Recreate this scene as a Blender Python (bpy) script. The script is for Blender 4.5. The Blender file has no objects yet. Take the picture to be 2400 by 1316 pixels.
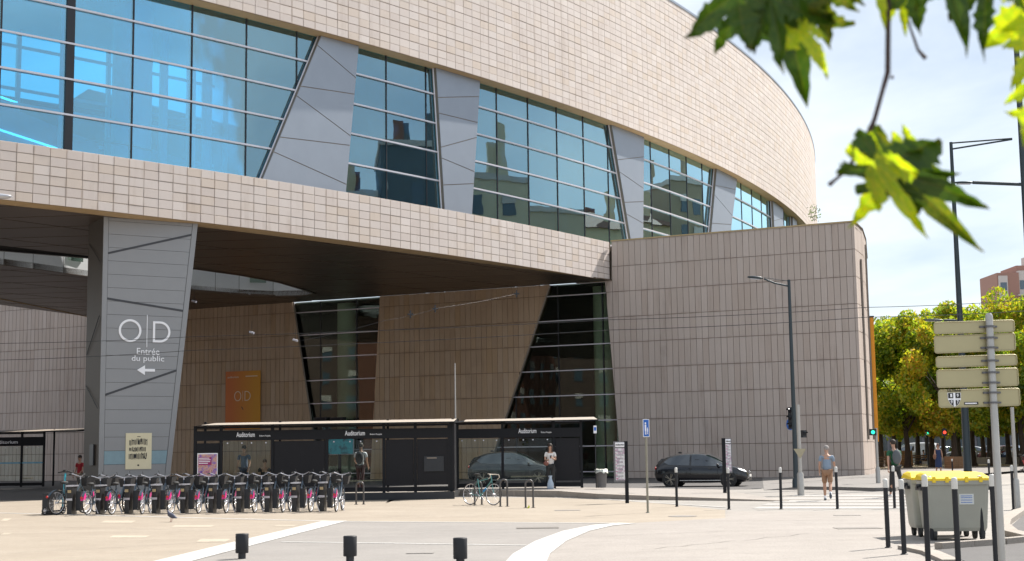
import bpy, bmesh, math, random
from mathutils import Vector, Matrix
from mathutils.geometry import tessellate_polygon
random.seed(7)
PI = math.pi
sc = bpy.context.scene
C = sc.collection
R = math.radians

# ------------------------------------------------------------------ camera
EYE = 1.65
pit, rol = R(6.83), R(0.8)
_fw = Vector((0, math.cos(pit), math.sin(pit)))
_r0 = Vector((1, 0, 0)); _u0 = _r0.cross(_fw)
_rt = _r0*math.cos(rol) - _u0*math.sin(rol)
_up = _r0*math.sin(rol) + _u0*math.cos(rol)
cam_d = bpy.data.cameras.new('camera')
cam_d.lens = 50; cam_d.sensor_width = 36; cam_d.clip_start = 0.1; cam_d.clip_end = 6000
cam_d.dof.use_dof = True; cam_d.dof.focus_distance = 58; cam_d.dof.aperture_fstop = 5.6
cam = bpy.data.objects.new('camera', cam_d); C.objects.link(cam)
cam.matrix_world = Matrix(((_rt.x, _up.x, -_fw.x, 0), (_rt.y, _up.y, -_fw.y, 0), (_rt.z, _up.z, -_fw.z, EYE), (0, 0, 0, 1)))
sc.camera = cam

# ------------------------------------------------------------------ world and sun
SUN_AZ, SUN_EL = 40.5, 48.0
wd_ = bpy.data.worlds.new('World'); sc.world = wd_; wd_.use_nodes = True
nt = wd_.node_tree; nt.nodes.clear()
def wn(t, **k):
    n = nt.nodes.new(t)
    for a, b in k.items(): setattr(n, a, b)
    return n
sky = wn('ShaderNodeTexSky', sky_type='NISHITA', sun_disc=False, sun_elevation=R(SUN_EL), sun_rotation=R(90-SUN_AZ), altitude=200, air_density=1.0, dust_density=0.6, ozone_density=0.9)
tc = wn('ShaderNodeTexCoord')
sep = wn('ShaderNodeSeparateXYZ'); nt.links.new(tc.outputs['Generated'], sep.inputs[0])
zz = wn('ShaderNodeMath', operation='MAXIMUM'); nt.links.new(sep.outputs['Z'], zz.inputs[0]); zz.inputs[1].default_value = 0.0
za = wn('ShaderNodeMath', operation='ADD'); nt.links.new(zz.outputs[0], za.inputs[0]); za.inputs[1].default_value = 0.22
dv = wn('ShaderNodeVectorMath', operation='SCALE')
iv = wn('ShaderNodeMath', operation='DIVIDE'); iv.inputs[0].default_value = 1; nt.links.new(za.outputs[0], iv.inputs[1])
nt.links.new(tc.outputs['Generated'], dv.inputs[0]); nt.links.new(iv.outputs[0], dv.inputs['Scale'])
nz = wn('ShaderNodeTexNoise'); nz.inputs['Scale'].default_value = 0.8; nz.inputs['Detail'].default_value = 7; nz.inputs['Roughness'].default_value = 0.55; nz.inputs['Distortion'].default_value = 0.5
mpn = wn('ShaderNodeMapping'); mpn.inputs['Scale'].default_value = (1, 1.25, 1.6); mpn.inputs['Location'].default_value = (0.35, 1.3, 0.4)
nt.links.new(dv.outputs[0], mpn.inputs[0]); nt.links.new(mpn.outputs[0], nz.inputs[0])
cr = wn('ShaderNodeValToRGB'); cr.color_ramp.elements[0].position = 0.36; cr.color_ramp.elements[1].position = 0.60
cr.color_ramp.elements[0].color = (0.28, 0.28, 0.28, 1); cr.color_ramp.elements[1].color = (0.95, 0.95, 0.95, 1)
nt.links.new(nz.outputs['Fac'], cr.inputs[0])
mixc = wn('ShaderNodeMix', data_type='RGBA')
nt.links.new(cr.outputs[0], mixc.inputs[0]); nt.links.new(sky.outputs[0], mixc.inputs[6])
mixc.inputs[7].default_value = (10.6, 11.4, 12.2, 1)
bg = wn('ShaderNodeBackground'); bg.inputs[1].default_value = 0.058
nt.links.new(mixc.outputs[2], bg.inputs[0])
wo = wn('ShaderNodeOutputWorld'); nt.links.new(bg.outputs[0], wo.inputs[0])

sun_d = bpy.data.lights.new('sun', 'SUN'); sun_d.energy = 5.0; sun_d.angle = R(0.53); sun_d.color = (1.0, 0.94, 0.86)
sun = bpy.data.objects.new('sun', sun_d); C.objects.link(sun)
SD = Vector((math.cos(R(SUN_EL))*math.cos(R(SUN_AZ)), math.cos(R(SUN_EL))*math.sin(R(SUN_AZ)), math.sin(R(SUN_EL))))
sun.rotation_euler = SD.to_track_quat('Z', 'Y').to_euler(); sun.location = (30, 30, 60)
sc.view_settings.view_transform = 'Standard'; sc.view_settings.look = 'None'; sc.view_settings.gamma = 1
sc.view_settings.use_curve_mapping = False; sc.view_settings.exposure = 0.85

# ------------------------------------------------------------------ measuring helpers (photo pixel -> point in the place)
F_ = 2400*50/36.0
def ray(x, y): return _fw + _rt*((x-1200)/F_) + _up*((658-y)/F_)
def G(x, y, Z=0.0):
    d = ray(x, y); return Vector((0, 0, EYE)) + d*((Z-EYE)/d.z)
def atY(x, y, Y):
    d = ray(x, y); return Vector((0, 0, EYE)) + d*(Y/d.y)
def atXon(x, Y, Z=0.0):
    # point on height Z at distance Y whose photo column is x
    lo, hi = -200.0, 200.0
    for _ in range(50):
        m = (lo+hi)/2; v = Vector((m, Y, Z-EYE)); px = 1200 + F_*v.dot(_rt)/v.dot(_fw)
        if px < x: lo = m
        else: hi = m
    return Vector((lo, Y, Z))
def proj(p):
    v = Vector(p)-Vector((0, 0, EYE)); z = v.dot(_fw)
    return (1200+F_*v.dot(_rt)/z, 658-F_*v.dot(_up)/z, z)
def inframe(p, m=20):
    x, y, z = proj(p); return z > 0 and -m < x < 2400+m and -m < y < 1316+m

# ------------------------------------------------------------------ mesh builder
class MB:
    def __init__(s): s.v = []; s.f = []; s.sm = []; s.uv = {}
    def add(s, vs, fs, smooth=False, M=None):
        b = len(s.v)
        for p in vs:
            p = Vector(p)
            s.v.append(M @ p if M else p)
        for f in fs: s.f.append(tuple(b+i for i in f)); s.sm.append(smooth)
        return s
    def quad(s, a, b, c, d, uv=False):
        s.add([a, b, c, d], [(0, 1, 2, 3)])
        if uv: s.uv[len(s.f)-1] = [(0, 0), (1, 0), (1, 1), (0, 1)]
        return s
    def box(s, x0, x1, y0, y1, z0, z1, M=None):
        return s.add([(x0, y0, z0), (x1, y0, z0), (x1, y1, z0), (x0, y1, z0), (x0, y0, z1), (x1, y0, z1), (x1, y1, z1), (x0, y1, z1)],
                     [(0, 3, 2, 1), (4, 5, 6, 7), (0, 1, 5, 4), (1, 2, 6, 5), (2, 3, 7, 6), (3, 0, 4, 7)], False, M)
    def tile(s, w, h, t, M=None, ch=0.006):
        # thin slab centred on x, z from 0; outer face y=0 with a small arris; uv on the outer face
        x = w/2; c = ch
        vs = [(-x+c, 0, c), (x-c, 0, c), (x-c, 0, h-c), (-x+c, 0, h-c), (-x, c, 0), (x, c, 0), (x, c, h), (-x, c, h), (-x, t, 0), (x, t, 0), (x, t, h), (-x, t, h)]
        fs = [(0, 1, 2, 3), (4, 5, 1, 0), (5, 6, 2, 1), (6, 7, 3, 2), (7, 4, 0, 3), (8, 9, 5, 4), (9, 10, 6, 5), (10, 11, 7, 6), (11, 8, 4, 7)]
        k = len(s.f); s.add(vs, fs, False, M); s.uv[k] = [(0, 0), (1, 0), (1, 1), (0, 1)]
        return s
    def poly(s, pts, d0, d1, M=None):
        # convex polygon given in (x,z), extruded in y from d0 (front) to d1
        n = len(pts); vs = [(p[0], d0, p[1]) for p in pts] + [(p[0], d1, p[1]) for p in pts]
        fs = [tuple(range(n))] + [tuple(reversed(range(n, 2*n)))] + [(i, i+n, (i+1) % n + n, (i+1) % n) for i in range(n)]
        k = len(s.f); s.add(vs, fs, False, M); s.uv[k] = [(.5, .5)]*n
        return s
    def cyl(s, p0, p1, r0, r1=None, n=12, caps=True, smooth=True):
        r1 = r0 if r1 is None else r1
        p0, p1 = Vector(p0), Vector(p1); d = (p1-p0)
        if d.length < 1e-6: return s
        q = d.to_track_quat('Z', 'Y'); vs = []
        for p, r in ((p0, r0), (p1, r1)):
            for i in range(n):
                a = 2*PI*i/n; vs.append(p + q @ Vector((math.cos(a)*r, math.sin(a)*r, 0)))
        s.add(vs, [(i, (i+1) % n, (i+1) % n+n, i+n) for i in range(n)], smooth)
        if caps: s.add(vs, [tuple(reversed(range(n))), tuple(range(n, 2*n))])
        return s
    def tube(s, pts, r, n=8, caps=True):
        pts = [Vector(p) for p in pts]; rs = r if isinstance(r, (list, tuple)) else [r]*len(pts)
        vs = []; prev = None
        for k, p in enumerate(pts):
            d = (pts[min(k+1, len(pts)-1)] - pts[max(k-1, 0)]).normalized()
            if prev is None:
                a = Vector((0, 0, 1)) if abs(d.z) < 0.9 else Vector((1, 0, 0))
                x = d.cross(a).normalized()
            else: x = (prev - d*prev.dot(d)).normalized()
            prev = x; y = d.cross(x)
            for i in range(n):
                a = 2*PI*i/n; vs.append(p + (x*math.cos(a) + y*math.sin(a))*rs[k])
        fs = []
        for k in range(len(pts)-1):
            for i in range(n): fs.append((k*n+i, k*n+(i+1) % n, (k+1)*n+(i+1) % n, (k+1)*n+i))
        s.add(vs, fs, True)
        if caps: s.add(vs, [tuple(reversed(range(n))), tuple(range((len(pts)-1)*n, len(pts)*n))])
        return s
    def lathe(s, prof, c=(0, 0, 0), n=16, sx=1, sy=1, smooth=True):
        c = Vector(c); vs = []
        for r, z in prof:
            for i in range(n):
                a = 2*PI*i/n; vs.append(c + Vector((math.cos(a)*r*sx, math.sin(a)*r*sy, z)))
        fs = []
        for k in range(len(prof)-1):
            for i in range(n): fs.append((k*n+i, k*n+(i+1) % n, (k+1)*n+(i+1) % n, (k+1)*n+i))
        s.add(vs, fs, smooth)
        s.add([vs[i] for i in range(n)], [tuple(reversed(range(n)))]); s.add(vs[-n:], [tuple(range(n))])
        return s
    def torus(s, c, R0, r, axis='Y', n=24, m=6):
        c = Vector(c); vs = []
        for i in range(n):
            a = 2*PI*i/n
            for j in range(m):
                b = 2*PI*j/m; rr = R0+r*math.cos(b); h = r*math.sin(b)
                if axis == 'Y': vs.append(c+Vector((rr*math.cos(a), h, rr*math.sin(a))))
                elif axis == 'X': vs.append(c+Vector((h, rr*math.cos(a), rr*math.sin(a))))
                else: vs.append(c+Vector((rr*math.cos(a), rr*math.sin(a), h)))
        return s.add(vs, [(i*m+j, ((i+1) % n)*m+j, ((i+1) % n)*m+(j+1) % m, i*m+(j+1) % m) for i in range(n) for j in range(m)], True)
    def ball(s, c, r, n=12, m=8):
        r = (r, r, r) if not isinstance(r, (tuple, list)) else r
        c = Vector(c); vs = [c+Vector((0, 0, r[2]))]
        for j in range(1, m):
            b = PI*j/m
            for i in range(n):
                a = 2*PI*i/n; vs.append(c+Vector((r[0]*math.sin(b)*math.cos(a), r[1]*math.sin(b)*math.sin(a), r[2]*math.cos(b))))
        vs.append(c-Vector((0, 0, r[2]))); L = len(vs)-1
        fs = [(0, 1+i, 1+(i+1) % n) for i in range(n)]
        for j in range(m-2):
            for i in range(n): fs.append((1+j*n+i, 1+(j+1)*n+i, 1+(j+1)*n+(i+1) % n, 1+j*n+(i+1) % n))
        fs += [(L, 1+(m-2)*n+(i+1) % n, 1+(m-2)*n+i) for i in range(n)]
        return s.add(vs, fs, True)
    def mesh(s, name):
        me = bpy.data.meshes.new(name); me.from_pydata([tuple(p) for p in s.v], [], s.f)
        for p, q in zip(me.polygons, s.sm): p.use_smooth = q
        if s.uv:
            ul = me.uv_layers.new(name='UVMap')
            for l in ul.data: l.uv = (0.5, 0.5)
            for fi, uvs in s.uv.items():
                for li, u in zip(me.polygons[fi].loop_indices, uvs): ul.data[li].uv = u
        return me
    def build(s, name, mat, parent=None, world=False):
        me = s.mesh(name); me.materials.append(mat)
        return put(name, me, parent, None, world)

def put(name, me, parent=None, M=None, world=False):
    o = bpy.data.objects.new(name, me); C.objects.link(o)
    if parent is not None:
        o.parent = parent
        if world:
            # a world-space child: undo the root's placement once (deeper parents already sit at the world origin)
            W = Matrix.Identity(4)
            if parent.parent is None: W = Matrix.Translation(parent.location) @ parent.rotation_euler.to_matrix().to_4x4()
            o.matrix_parent_inverse = W.inverted()
    if M is not None: o.matrix_basis = M
    return o
def tag(o, label=None, cat=None, group=None, kind=None):
    if label: o['label'] = label
    if cat: o['category'] = cat
    if group: o['group'] = group
    if kind: o['kind'] = kind
    return o
def thing(name, label, cat, loc=(0, 0, 0), rz=0.0, group=None):
    o = bpy.data.objects.new(name, None); C.objects.link(o); o.location = loc; o.rotation_euler = (0, 0, rz); o.empty_display_size = 0.2
    return tag(o, label, cat, group)
def copy_tree(o, loc=None, rz=None, label=None, parent=None):
    c = o.copy(); C.objects.link(c)
    if parent is not None: c.parent = parent
    if loc is not None: c.location = loc
    if rz is not None: c.rotation_euler = (0, 0, rz)
    if label: c['label'] = label
    for ch in list(o.children): copy_tree(ch, parent=c)
    return c
def struct(name, mb, mat): return tag(mb.build(name, mat), kind='structure')
def clip(poly, a, b):
    # keep the part of a convex polygon on the left of the line a->b
    out = []; n = len(poly)
    def side(p): return (b[0]-a[0])*(p[1]-a[1])-(b[1]-a[1])*(p[0]-a[0])
    for i in range(n):
        p, q = poly[i], poly[(i+1) % n]; sp, sq = side(p), side(q)
        if sp >= 0: out.append(p)
        if (sp > 0 and sq < 0) or (sp < 0 and sq > 0):
            t = sp/(sp-sq); out.append((p[0]+(q[0]-p[0])*t, p[1]+(q[1]-p[1])*t))
    return out
def clipc(poly, conv):
    # conv counter-clockwise
    for i in range(len(conv)):
        poly = clip(poly, conv[i], conv[(i+1) % len(conv)])
        if len(poly) < 3: return []
    return poly
def area(p): return abs(sum(p[i][0]*p[(i+1) % len(p)][1]-p[(i+1) % len(p)][0]*p[i][1] for i in range(len(p))))/2
def text_mesh(body, size, bold=0.0, ext=0.004, align='LEFT'):
    cu = bpy.data.curves.new('lettering', 'FONT'); cu.body = body; cu.size = size; cu.extrude = ext; cu.offset = bold; cu.align_x = align; cu.resolution_u = 3
    o = bpy.data.objects.new('lettering', cu); C.objects.link(o)
    bpy.context.view_layer.update()
    me = bpy.data.meshes.new_from_object(o.evaluated_get(bpy.context.evaluated_depsgraph_get()))
    bpy.data.objects.remove(o); bpy.data.curves.remove(cu)
    return me
def lettering(body, x, z, y, width, height, mat, parent, name='lettering', bold=0.0, M=None, world=False):
    # letters standing in the x-z plane, facing -y, fitted to a box width x height with lower left corner x,z
    me = text_mesh(body, 1.0, bold)
    xs = [v.co.x for v in me.vertices]; ys = [v.co.y for v in me.vertices]
    x0, x1, y0, y1 = min(xs), max(xs), min(ys), max(ys)
    for v in me.vertices:
        a = (v.co.x-x0)/(x1-x0)*width; b = (v.co.y-y0)/(y1-y0)*height; c = v.co.z
        p = Vector((x+a, y-c, z+b)); v.co = M @ p if M else p
    me.materials.clear(); me.materials.append(mat)
    return put(name, me, parent, None, world)

# ------------------------------------------------------------------ materials
MATS = {}
def mk(name):
    m = bpy.data.materials.new(name); m.use_nodes = True; n = m.node_tree; b = n.nodes['Principled BSDF']; MATS[name] = m
    return m, n, b
def N(n, t, **k):
    x = n.nodes.new(t)
    for a, b in k.items(): setattr(x, a, b)
    return x
def mixrgb(n, fac, a, b, mode='MIX'):
    m = N(n, 'ShaderNodeMix', data_type='RGBA', blend_type=mode)
    for i, v in ((0, fac), (6, a), (7, b)):
        if isinstance(v, (int, float)): m.inputs[i].default_value = v
        elif isinstance(v, tuple): m.inputs[i].default_value = (*v[:3], 1)
        else: n.links.new(v, m.inputs[i])
    return m.outputs[2]
def math_(n, op, a, b=None, c=None):
    m = N(n, 'ShaderNodeMath', operation=op)
    for i, v in enumerate((a, b, c)):
        if v is None: continue
        if isinstance(v, (int, float)): m.inputs[i].default_value = v
        else: n.links.new(v, m.inputs[i])
    return m.outputs[0]
def rnd(n):
    oi = N(n, 'ShaderNodeObjectInfo'); ge = N(n, 'ShaderNodeNewGeometry')
    return math_(n, 'FRACT', math_(n, 'ADD', oi.outputs['Random'], ge.outputs['Random Per Island']))
def noise(n, scale, detail=4, rough=0.55, stretch=None, pos=True):
    if pos:
        g = N(n, 'ShaderNodeNewGeometry').outputs['Position']
    else: g = N(n, 'ShaderNodeTexCoord').outputs['Object']
    if stretch:
        mp = N(n, 'ShaderNodeMapping'); mp.inputs['Scale'].default_value = stretch; n.links.new(g, mp.inputs[0]); g = mp.outputs[0]
    t = N(n, 'ShaderNodeTexNoise'); t.inputs['Scale'].default_value = scale; t.inputs['Detail'].default_value = detail; t.inputs['Roughness'].default_value = rough
    n.links.new(g, t.inputs[0]); return t.outputs['Fac']
def ramp(n, v, stops):
    r = N(n, 'ShaderNodeValToRGB'); e = r.color_ramp.elements
    while len(e) < len(stops): e.new(0.5)
    for i, (p, c) in enumerate(stops): e[i].position = p; e[i].color = (*c, 1) if isinstance(c, tuple) else (c, c, c, 1)
    n.links.new(v, r.inputs[0]); return r.outputs[0]
def bump(n, b, h, strength=0.3, dist=0.01):
    k = N(n, 'ShaderNodeBump'); k.inputs['Strength'].default_value = strength; k.inputs['Distance'].default_value = dist
    n.links.new(h, k.inputs['Height']); n.links.new(k.outputs[0], b.inputs['Normal'])
def plain(name, col, rough=0.5, metal=0.0, var=0.12, scale=6.0, bmp=0.0, emit=None, coat=0.0, spec=None):
    m, n, b = mk(name)
    f = noise(n, scale, 5)
    c = mixrgb(n, f, tuple(x*(1-var) for x in col), tuple(min(1, x*(1+var)) for x in col))
    n.links.new(c, b.inputs['Base Color']); b.inputs['Roughness'].default_value = rough; b.inputs['Metallic'].default_value = metal
    if spec is not None: b.inputs['Specular IOR Level'].default_value = spec
    if coat: b.inputs['Coat Weight'].default_value = coat; b.inputs['Coat Roughness'].default_value = 0.05
    if bmp: bump(n, b, noise(n, scale*6, 3), bmp, 0.005)
    if emit: b.inputs['Emission Color'].default_value = (*col, 1); b.inputs['Emission Strength'].default_value = emit
    return m
def stone(name, a, b_, dirt, edge=0.5, streak=0.35, rough=0.75, warm=None):
    m, n, b = mk(name)
    r = rnd(n)
    base = ramp(n, r, [(0.0, a), (0.35, tuple((x+y)/2 for x, y in zip(a, b_))), (0.6, b_), (0.86, warm or tuple(x*0.93 for x in a)), (1.0, tuple(min(1, x*1.06) for x in b_))])
    f = noise(n, 3.0, 6, 0.65, (1, 1, 0.35))
    base = mixrgb(n, math_(n, 'MULTIPLY', f, streak), base, tuple(x*0.62 for x in a))
    g = noise(n, 26.0, 3, 0.6)
    base = mixrgb(n, math_(n, 'MULTIPLY', g, 0.18), base, tuple(x*0.5 for x in dirt))
    sk = ramp(n, noise(n, 2.2, 5, 0.65, (1, 1, 0.10)), [(0.52, 0.0), (0.72, 1.0)]); sk2 = ramp(n, noise(n, 0.5, 4, 0.6), [(0.40, 0.0), (0.62, 1.0)])
    base = mixrgb(n, math_(n, 'MULTIPLY', math_(n, 'MULTIPLY', sk, sk2), 0.42), base, tuple(x*0.9+0.03 for x in dirt))
    # dirt held along the joints, from the slab's own uv
    uv = N(n, 'ShaderNodeUVMap'); sp = N(n, 'ShaderNodeSeparateXYZ'); n.links.new(uv.outputs[0], sp.inputs[0])
    ex = math_(n, 'ABSOLUTE', math_(n, 'SUBTRACT', sp.outputs[0], 0.5)); ey = math_(n, 'ABSOLUTE', math_(n, 'SUBTRACT', sp.outputs[1], 0.5))
    e = math_(n, 'MAXIMUM', ex, ey)
    em = ramp(n, e, [(0.43, 0.0), (0.5, 1.0)])
    big = ramp(n, noise(n, 0.9, 5, 0.6), [(0.42, 0.0), (0.68, 1.0)])
    fac = math_(n, 'MULTIPLY', math_(n, 'MULTIPLY', em, big), edge)
    base = mixrgb(n, fac, base, dirt)
    n.links.new(base, b.inputs['Base Color']); b.inputs['Roughness'].default_value = rough
    bump(n, b, g, 0.25, 0.004)
    return m
TILE = stone('pale_facade_stone', (0.67, 0.59, 0.545), (0.73, 0.66, 0.62), (0.34, 0.25, 0.18), 0.7, 0.16, warm=(0.68, 0.58, 0.50))
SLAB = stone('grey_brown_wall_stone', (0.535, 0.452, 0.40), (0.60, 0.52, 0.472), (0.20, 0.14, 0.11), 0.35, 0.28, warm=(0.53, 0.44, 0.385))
SLAB_BOUNCE = stone('wall_stone_warm_bounce', (0.53, 0.38, 0.255), (0.60, 0.45, 0.32), (0.16, 0.10, 0.06), 0.35, 0.4, warm=(0.55, 0.38, 0.23))  # same wall stone, with warm soffit bounce light put into its colour
JOINTL = plain('facade_joint', (0.22, 0.16, 0.125), 0.9)
JOINT = plain('dark_joint', (0.10, 0.070, 0.050), 0.9)
OCHRE = plain('ochre_soffit_stone', (0.50, 0.36, 0.20), 0.7, var=0.2, scale=2)
COPING = plain('ochre_metal_coping', (0.45, 0.34, 0.18), 0.5)
FIN = plain('grey_aluminium_cladding', (0.30, 0.34, 0.40), 0.42, 0.35, var=0.06, scale=1.2)
FINEDGE = plain('bronze_frame', (0.23, 0.195, 0.165), 0.45, 0.4)
WHITEMET = plain('pale_metal_transom', (0.62, 0.62, 0.68), 0.35, 0.3)
BLACKMET = plain('black_steel', (0.025, 0.028, 0.034), 0.4, 0.3)
CHAR = plain('charcoal_paint', (0.042, 0.045, 0.052), 0.5)
SOFF = plain('bronze_soffit_panel', (0.12, 0.088, 0.066), 0.38, 0.45, var=0.15, scale=1.2)
SOFJ = plain('soffit_gap', (0.008, 0.006, 0.005), 0.8)
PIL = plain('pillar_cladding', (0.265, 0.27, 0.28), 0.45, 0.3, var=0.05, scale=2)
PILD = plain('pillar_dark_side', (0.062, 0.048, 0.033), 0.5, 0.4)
STRIP = plain('dark_grey_strip', (0.04, 0.042, 0.05), 0.5)
AQUA = plain('blue_grey_panel', (0.20, 0.30, 0.35), 0.4)
WHITE = plain('white_lettering', (0.85, 0.86, 0.90), 0.5, var=0.03)
INTW = plain('interior_white', (0.78, 0.79, 0.80), 0.6, var=0.04)
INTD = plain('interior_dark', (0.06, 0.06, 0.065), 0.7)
FLOORI = plain('interior_floor', (0.40, 0.36, 0.32), 0.35)
def glass(name, tint, refl=0.12, rough=0.0, gcol=(0.9, 0.95, 1.0), wavy=0.0, fm=1.9):
    m = bpy.data.materials.new(name); m.use_nodes = True; n = m.node_tree; n.nodes.clear()
    o = N(n, 'ShaderNodeOutputMaterial'); mx = N(n, 'ShaderNodeMixShader')
    tr = N(n, 'ShaderNodeBsdfTransparent'); tr.inputs[0].default_value = (*tint, 1)
    gl = N(n, 'ShaderNodeBsdfGlossy'); gl.inputs['Roughness'].default_value = rough; gl.inputs[0].default_value = (*gcol, 1)
    fr = N(n, 'ShaderNodeFresnel'); fr.inputs[0].default_value = 1.6
    ge = N(n, 'ShaderNodeNewGeometry')
    if wavy:
        nzz = noise(n, 0.35, 2); bp = N(n, 'ShaderNodeBump'); bp.inputs['Strength'].default_value = wavy; bp.inputs['Distance'].default_value = 0.05
        n.links.new(nzz, bp.inputs['Height']); n.links.new(bp.outputs[0], gl.inputs['Normal'])
    f = math_(n, 'MINIMUM', math_(n, 'ADD', math_(n, 'MULTIPLY', fr.outputs[0], fm), refl), 0.97)
    n.links.new(f, mx.inputs[0]); n.links.new(tr.outputs[0], mx.inputs[1]); n.links.new(gl.outputs[0], mx.inputs[2])
    n.links.new(mx.outputs[0], o.inputs[0]); return m
GLASS = glass('blue_curtain_glass', (0.17, 0.74, 0.98), 0.07, gcol=(0.62, 0.92, 1.0), wavy=0.11, fm=3.5)
GLASSD = glass('dark_green_glass', (0.70, 0.76, 0.70), 0.0, gcol=(0.85, 0.95, 0.92), wavy=0.10, fm=0.8)
CLEAR = glass('clear_glass', (0.90, 0.95, 0.93), 0.0, fm=0.2)
CARGL = glass('car_glass', (0.10, 0.13, 0.13), 0.06)
# ------------------------------------------------------------------ ground
def groundmat(name, a, b_, sc1=0.6, speck=60.0, rough=0.85, cracks=0.0, wear=(0.5, 0.46, 0.40)):
    m, n, b = mk(name)
    f = noise(n, sc1, 7, 0.62); base = mixrgb(n, f, a, b_)
    big = ramp(n, noise(n, 0.12, 5, 0.6), [(0.35, 0.0), (0.7, 1.0)])
    base = mixrgb(n, math_(n, 'MULTIPLY', big, 0.5), base, wear)
    fine = noise(n, 7.0, 6, 0.8); base = mixrgb(n, math_(n, 'MULTIPLY', ramp(n, fine, [(0.45, 0.0), (0.60, 1.0)]), 0.22), base, tuple(x*0.62 for x in a))
    mid = ramp(n, noise(n, 0.45, 6, 0.7, (1, 1.6, 1)), [(0.38, 0.0), (0.62, 1.0)]); base = mixrgb(n, math_(n, 'MULTIPLY', mid, 0.45), base, tuple(x*0.80 for x in a))
    g = noise(n, speck, 2, 0.8); base = mixrgb(n, math_(n, 'MULTIPLY', ramp(n, g, [(0.48, 0.0), (0.60, 1.0)]), 0.5), base, tuple(x*0.45 for x in a))
    st = ramp(n, noise(n, 1.7, 6, 0.7), [(0.56, 0.0), (0.72, 1.0)]); base = mixrgb(n, math_(n, 'MULTIPLY', st, 0.38), base, tuple(x*0.55 for x in a))
    n.links.new(base, b.inputs['Base Color']); b.inputs['Roughness'].default_value = rough
    bump(n, b, g, 0.3, 0.004); return m
PLAZA = groundmat('beige_paving', (0.302, 0.252, 0.196), (0.367, 0.313, 0.252), wear=(0.391, 0.342, 0.281))
GREY = groundmat('pale_grey_asphalt', (0.244, 0.227, 0.214), (0.294, 0.277, 0.260), wear=(0.286, 0.260, 0.235))
GRAV = groundmat('pale_gravel_asphalt', (0.285, 0.257, 0.232), (0.359, 0.326, 0.302), speck=38, wear=(0.342, 0.309, 0.277))
ROADM = groundmat('road_asphalt', (0.252, 0.235, 0.218), (0.302, 0.281, 0.265))
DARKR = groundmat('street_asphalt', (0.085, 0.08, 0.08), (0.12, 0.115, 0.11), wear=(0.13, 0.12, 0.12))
PAINT = groundmat('white_road_paint', (0.515, 0.506, 0.488), (0.626, 0.616, 0.598), wear=(0.423, 0.405, 0.386))
FADED = groundmat('faded_road_paint', (0.38, 0.365, 0.35), (0.46, 0.445, 0.43), wear=(0.36, 0.34, 0.32))
KERBM = groundmat('kerb_stone', (0.34, 0.30, 0.26), (0.44, 0.40, 0.36), sc1=2.0, wear=(0.25, 0.20, 0.16))
DIRT = groundmat('dry_ground', (0.42, 0.32, 0.22), (0.52, 0.42, 0.30), wear=(0.35, 0.30, 0.16))
PATCH = groundmat('pale_paving_patch', (0.43, 0.37, 0.29), (0.49, 0.43, 0.35), wear=(0.42, 0.36, 0.28)) if True else groundmat('pale_paving_patch', (0.521, 0.462, 0.378), (0.588, 0.521, 0.437), wear=(0.504, 0.437, 0.361))
PAVM = groundmat('grey_pavement_asphalt', (0.20, 0.185, 0.175), (0.26, 0.245, 0.235), wear=(0.24, 0.225, 0.21))
IRON = plain('cast_iron', (0.16, 0.145, 0.13), 0.7)
def sheet(name, pts, z, mat, kind='structure'):
    mb = MB(); pts = [Vector((p[0], p[1], z)) for p in pts]
    for t in tessellate_polygon([pts]): mb.add([pts[i] for i in t], [(0, 1, 2)])
    for i, f in enumerate(mb.f):
        a, b, c = (mb.v[j] for j in f)
        if (b-a).cross(c-a).z < 0: mb.f[i] = tuple(reversed(f))
    return tag(mb.build(name, mat), kind=kind)
def gp(*px): return [tuple(G(x, y)[:2]) for x, y in px]
g = MB(); S_ = 3000
g.quad((-S_, -S_, -0.004), (S_, -S_, -0.004), (S_, S_, -0.004), (-S_, S_, -0.004)); struct('ground', g, ROADM)
# plaza (beige) left; grey asphalt middle; gravel-like pavement right
a0 = G(395, 1330); a1 = G(805, 1222); a2 = G(900, 1183); a3 = G(912, 1172)
sheet('plaza', [(-60, 5), (a0.x, a0.y), (a1.x, a1.y), (a2.x, a2.y), (a3.x, a3.y), (-3.5, 50.6), (-12.6, 50.6), (-13.2, 55.8), (-60, 56.2)], 0.0, PLAZA)
k1 = G(1400, 1226); k2 = G(1205, 1330)
sheet('cycle_path', [(a0.x, a0.y), (k2.x, k2.y), (k2.x-0.2, 8), (a0.x, 8)] if False else [(a0.x, a0.y), (k2.x, k2.y), (G(1235, 1290).x, G(1235, 1290).y), (G(1310, 1250).x, G(1310, 1250).y), (k1.x, k1.y), (a1.x, a1.y)], 0.0, GREY)
sheet('pavement', gp((800, 1222), (1400, 1226), (1470, 1227), (1700, 1215), (1700, 1196), (1500, 1176), (1300, 1167), (1080, 1166), (925, 1173), (895, 1183)), 0.0015, PLAZA)
sheet('forecourt', [tuple(k2[:2])]+gp((1275, 1290), (1350, 1252), (1430, 1232), (1475, 1227), (1700, 1215), (1705, 1199), (2110, 1199), (2300, 1235), (2270, 1262), (2145, 1290), (2250, 1330)), 0.003, GRAV)
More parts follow.
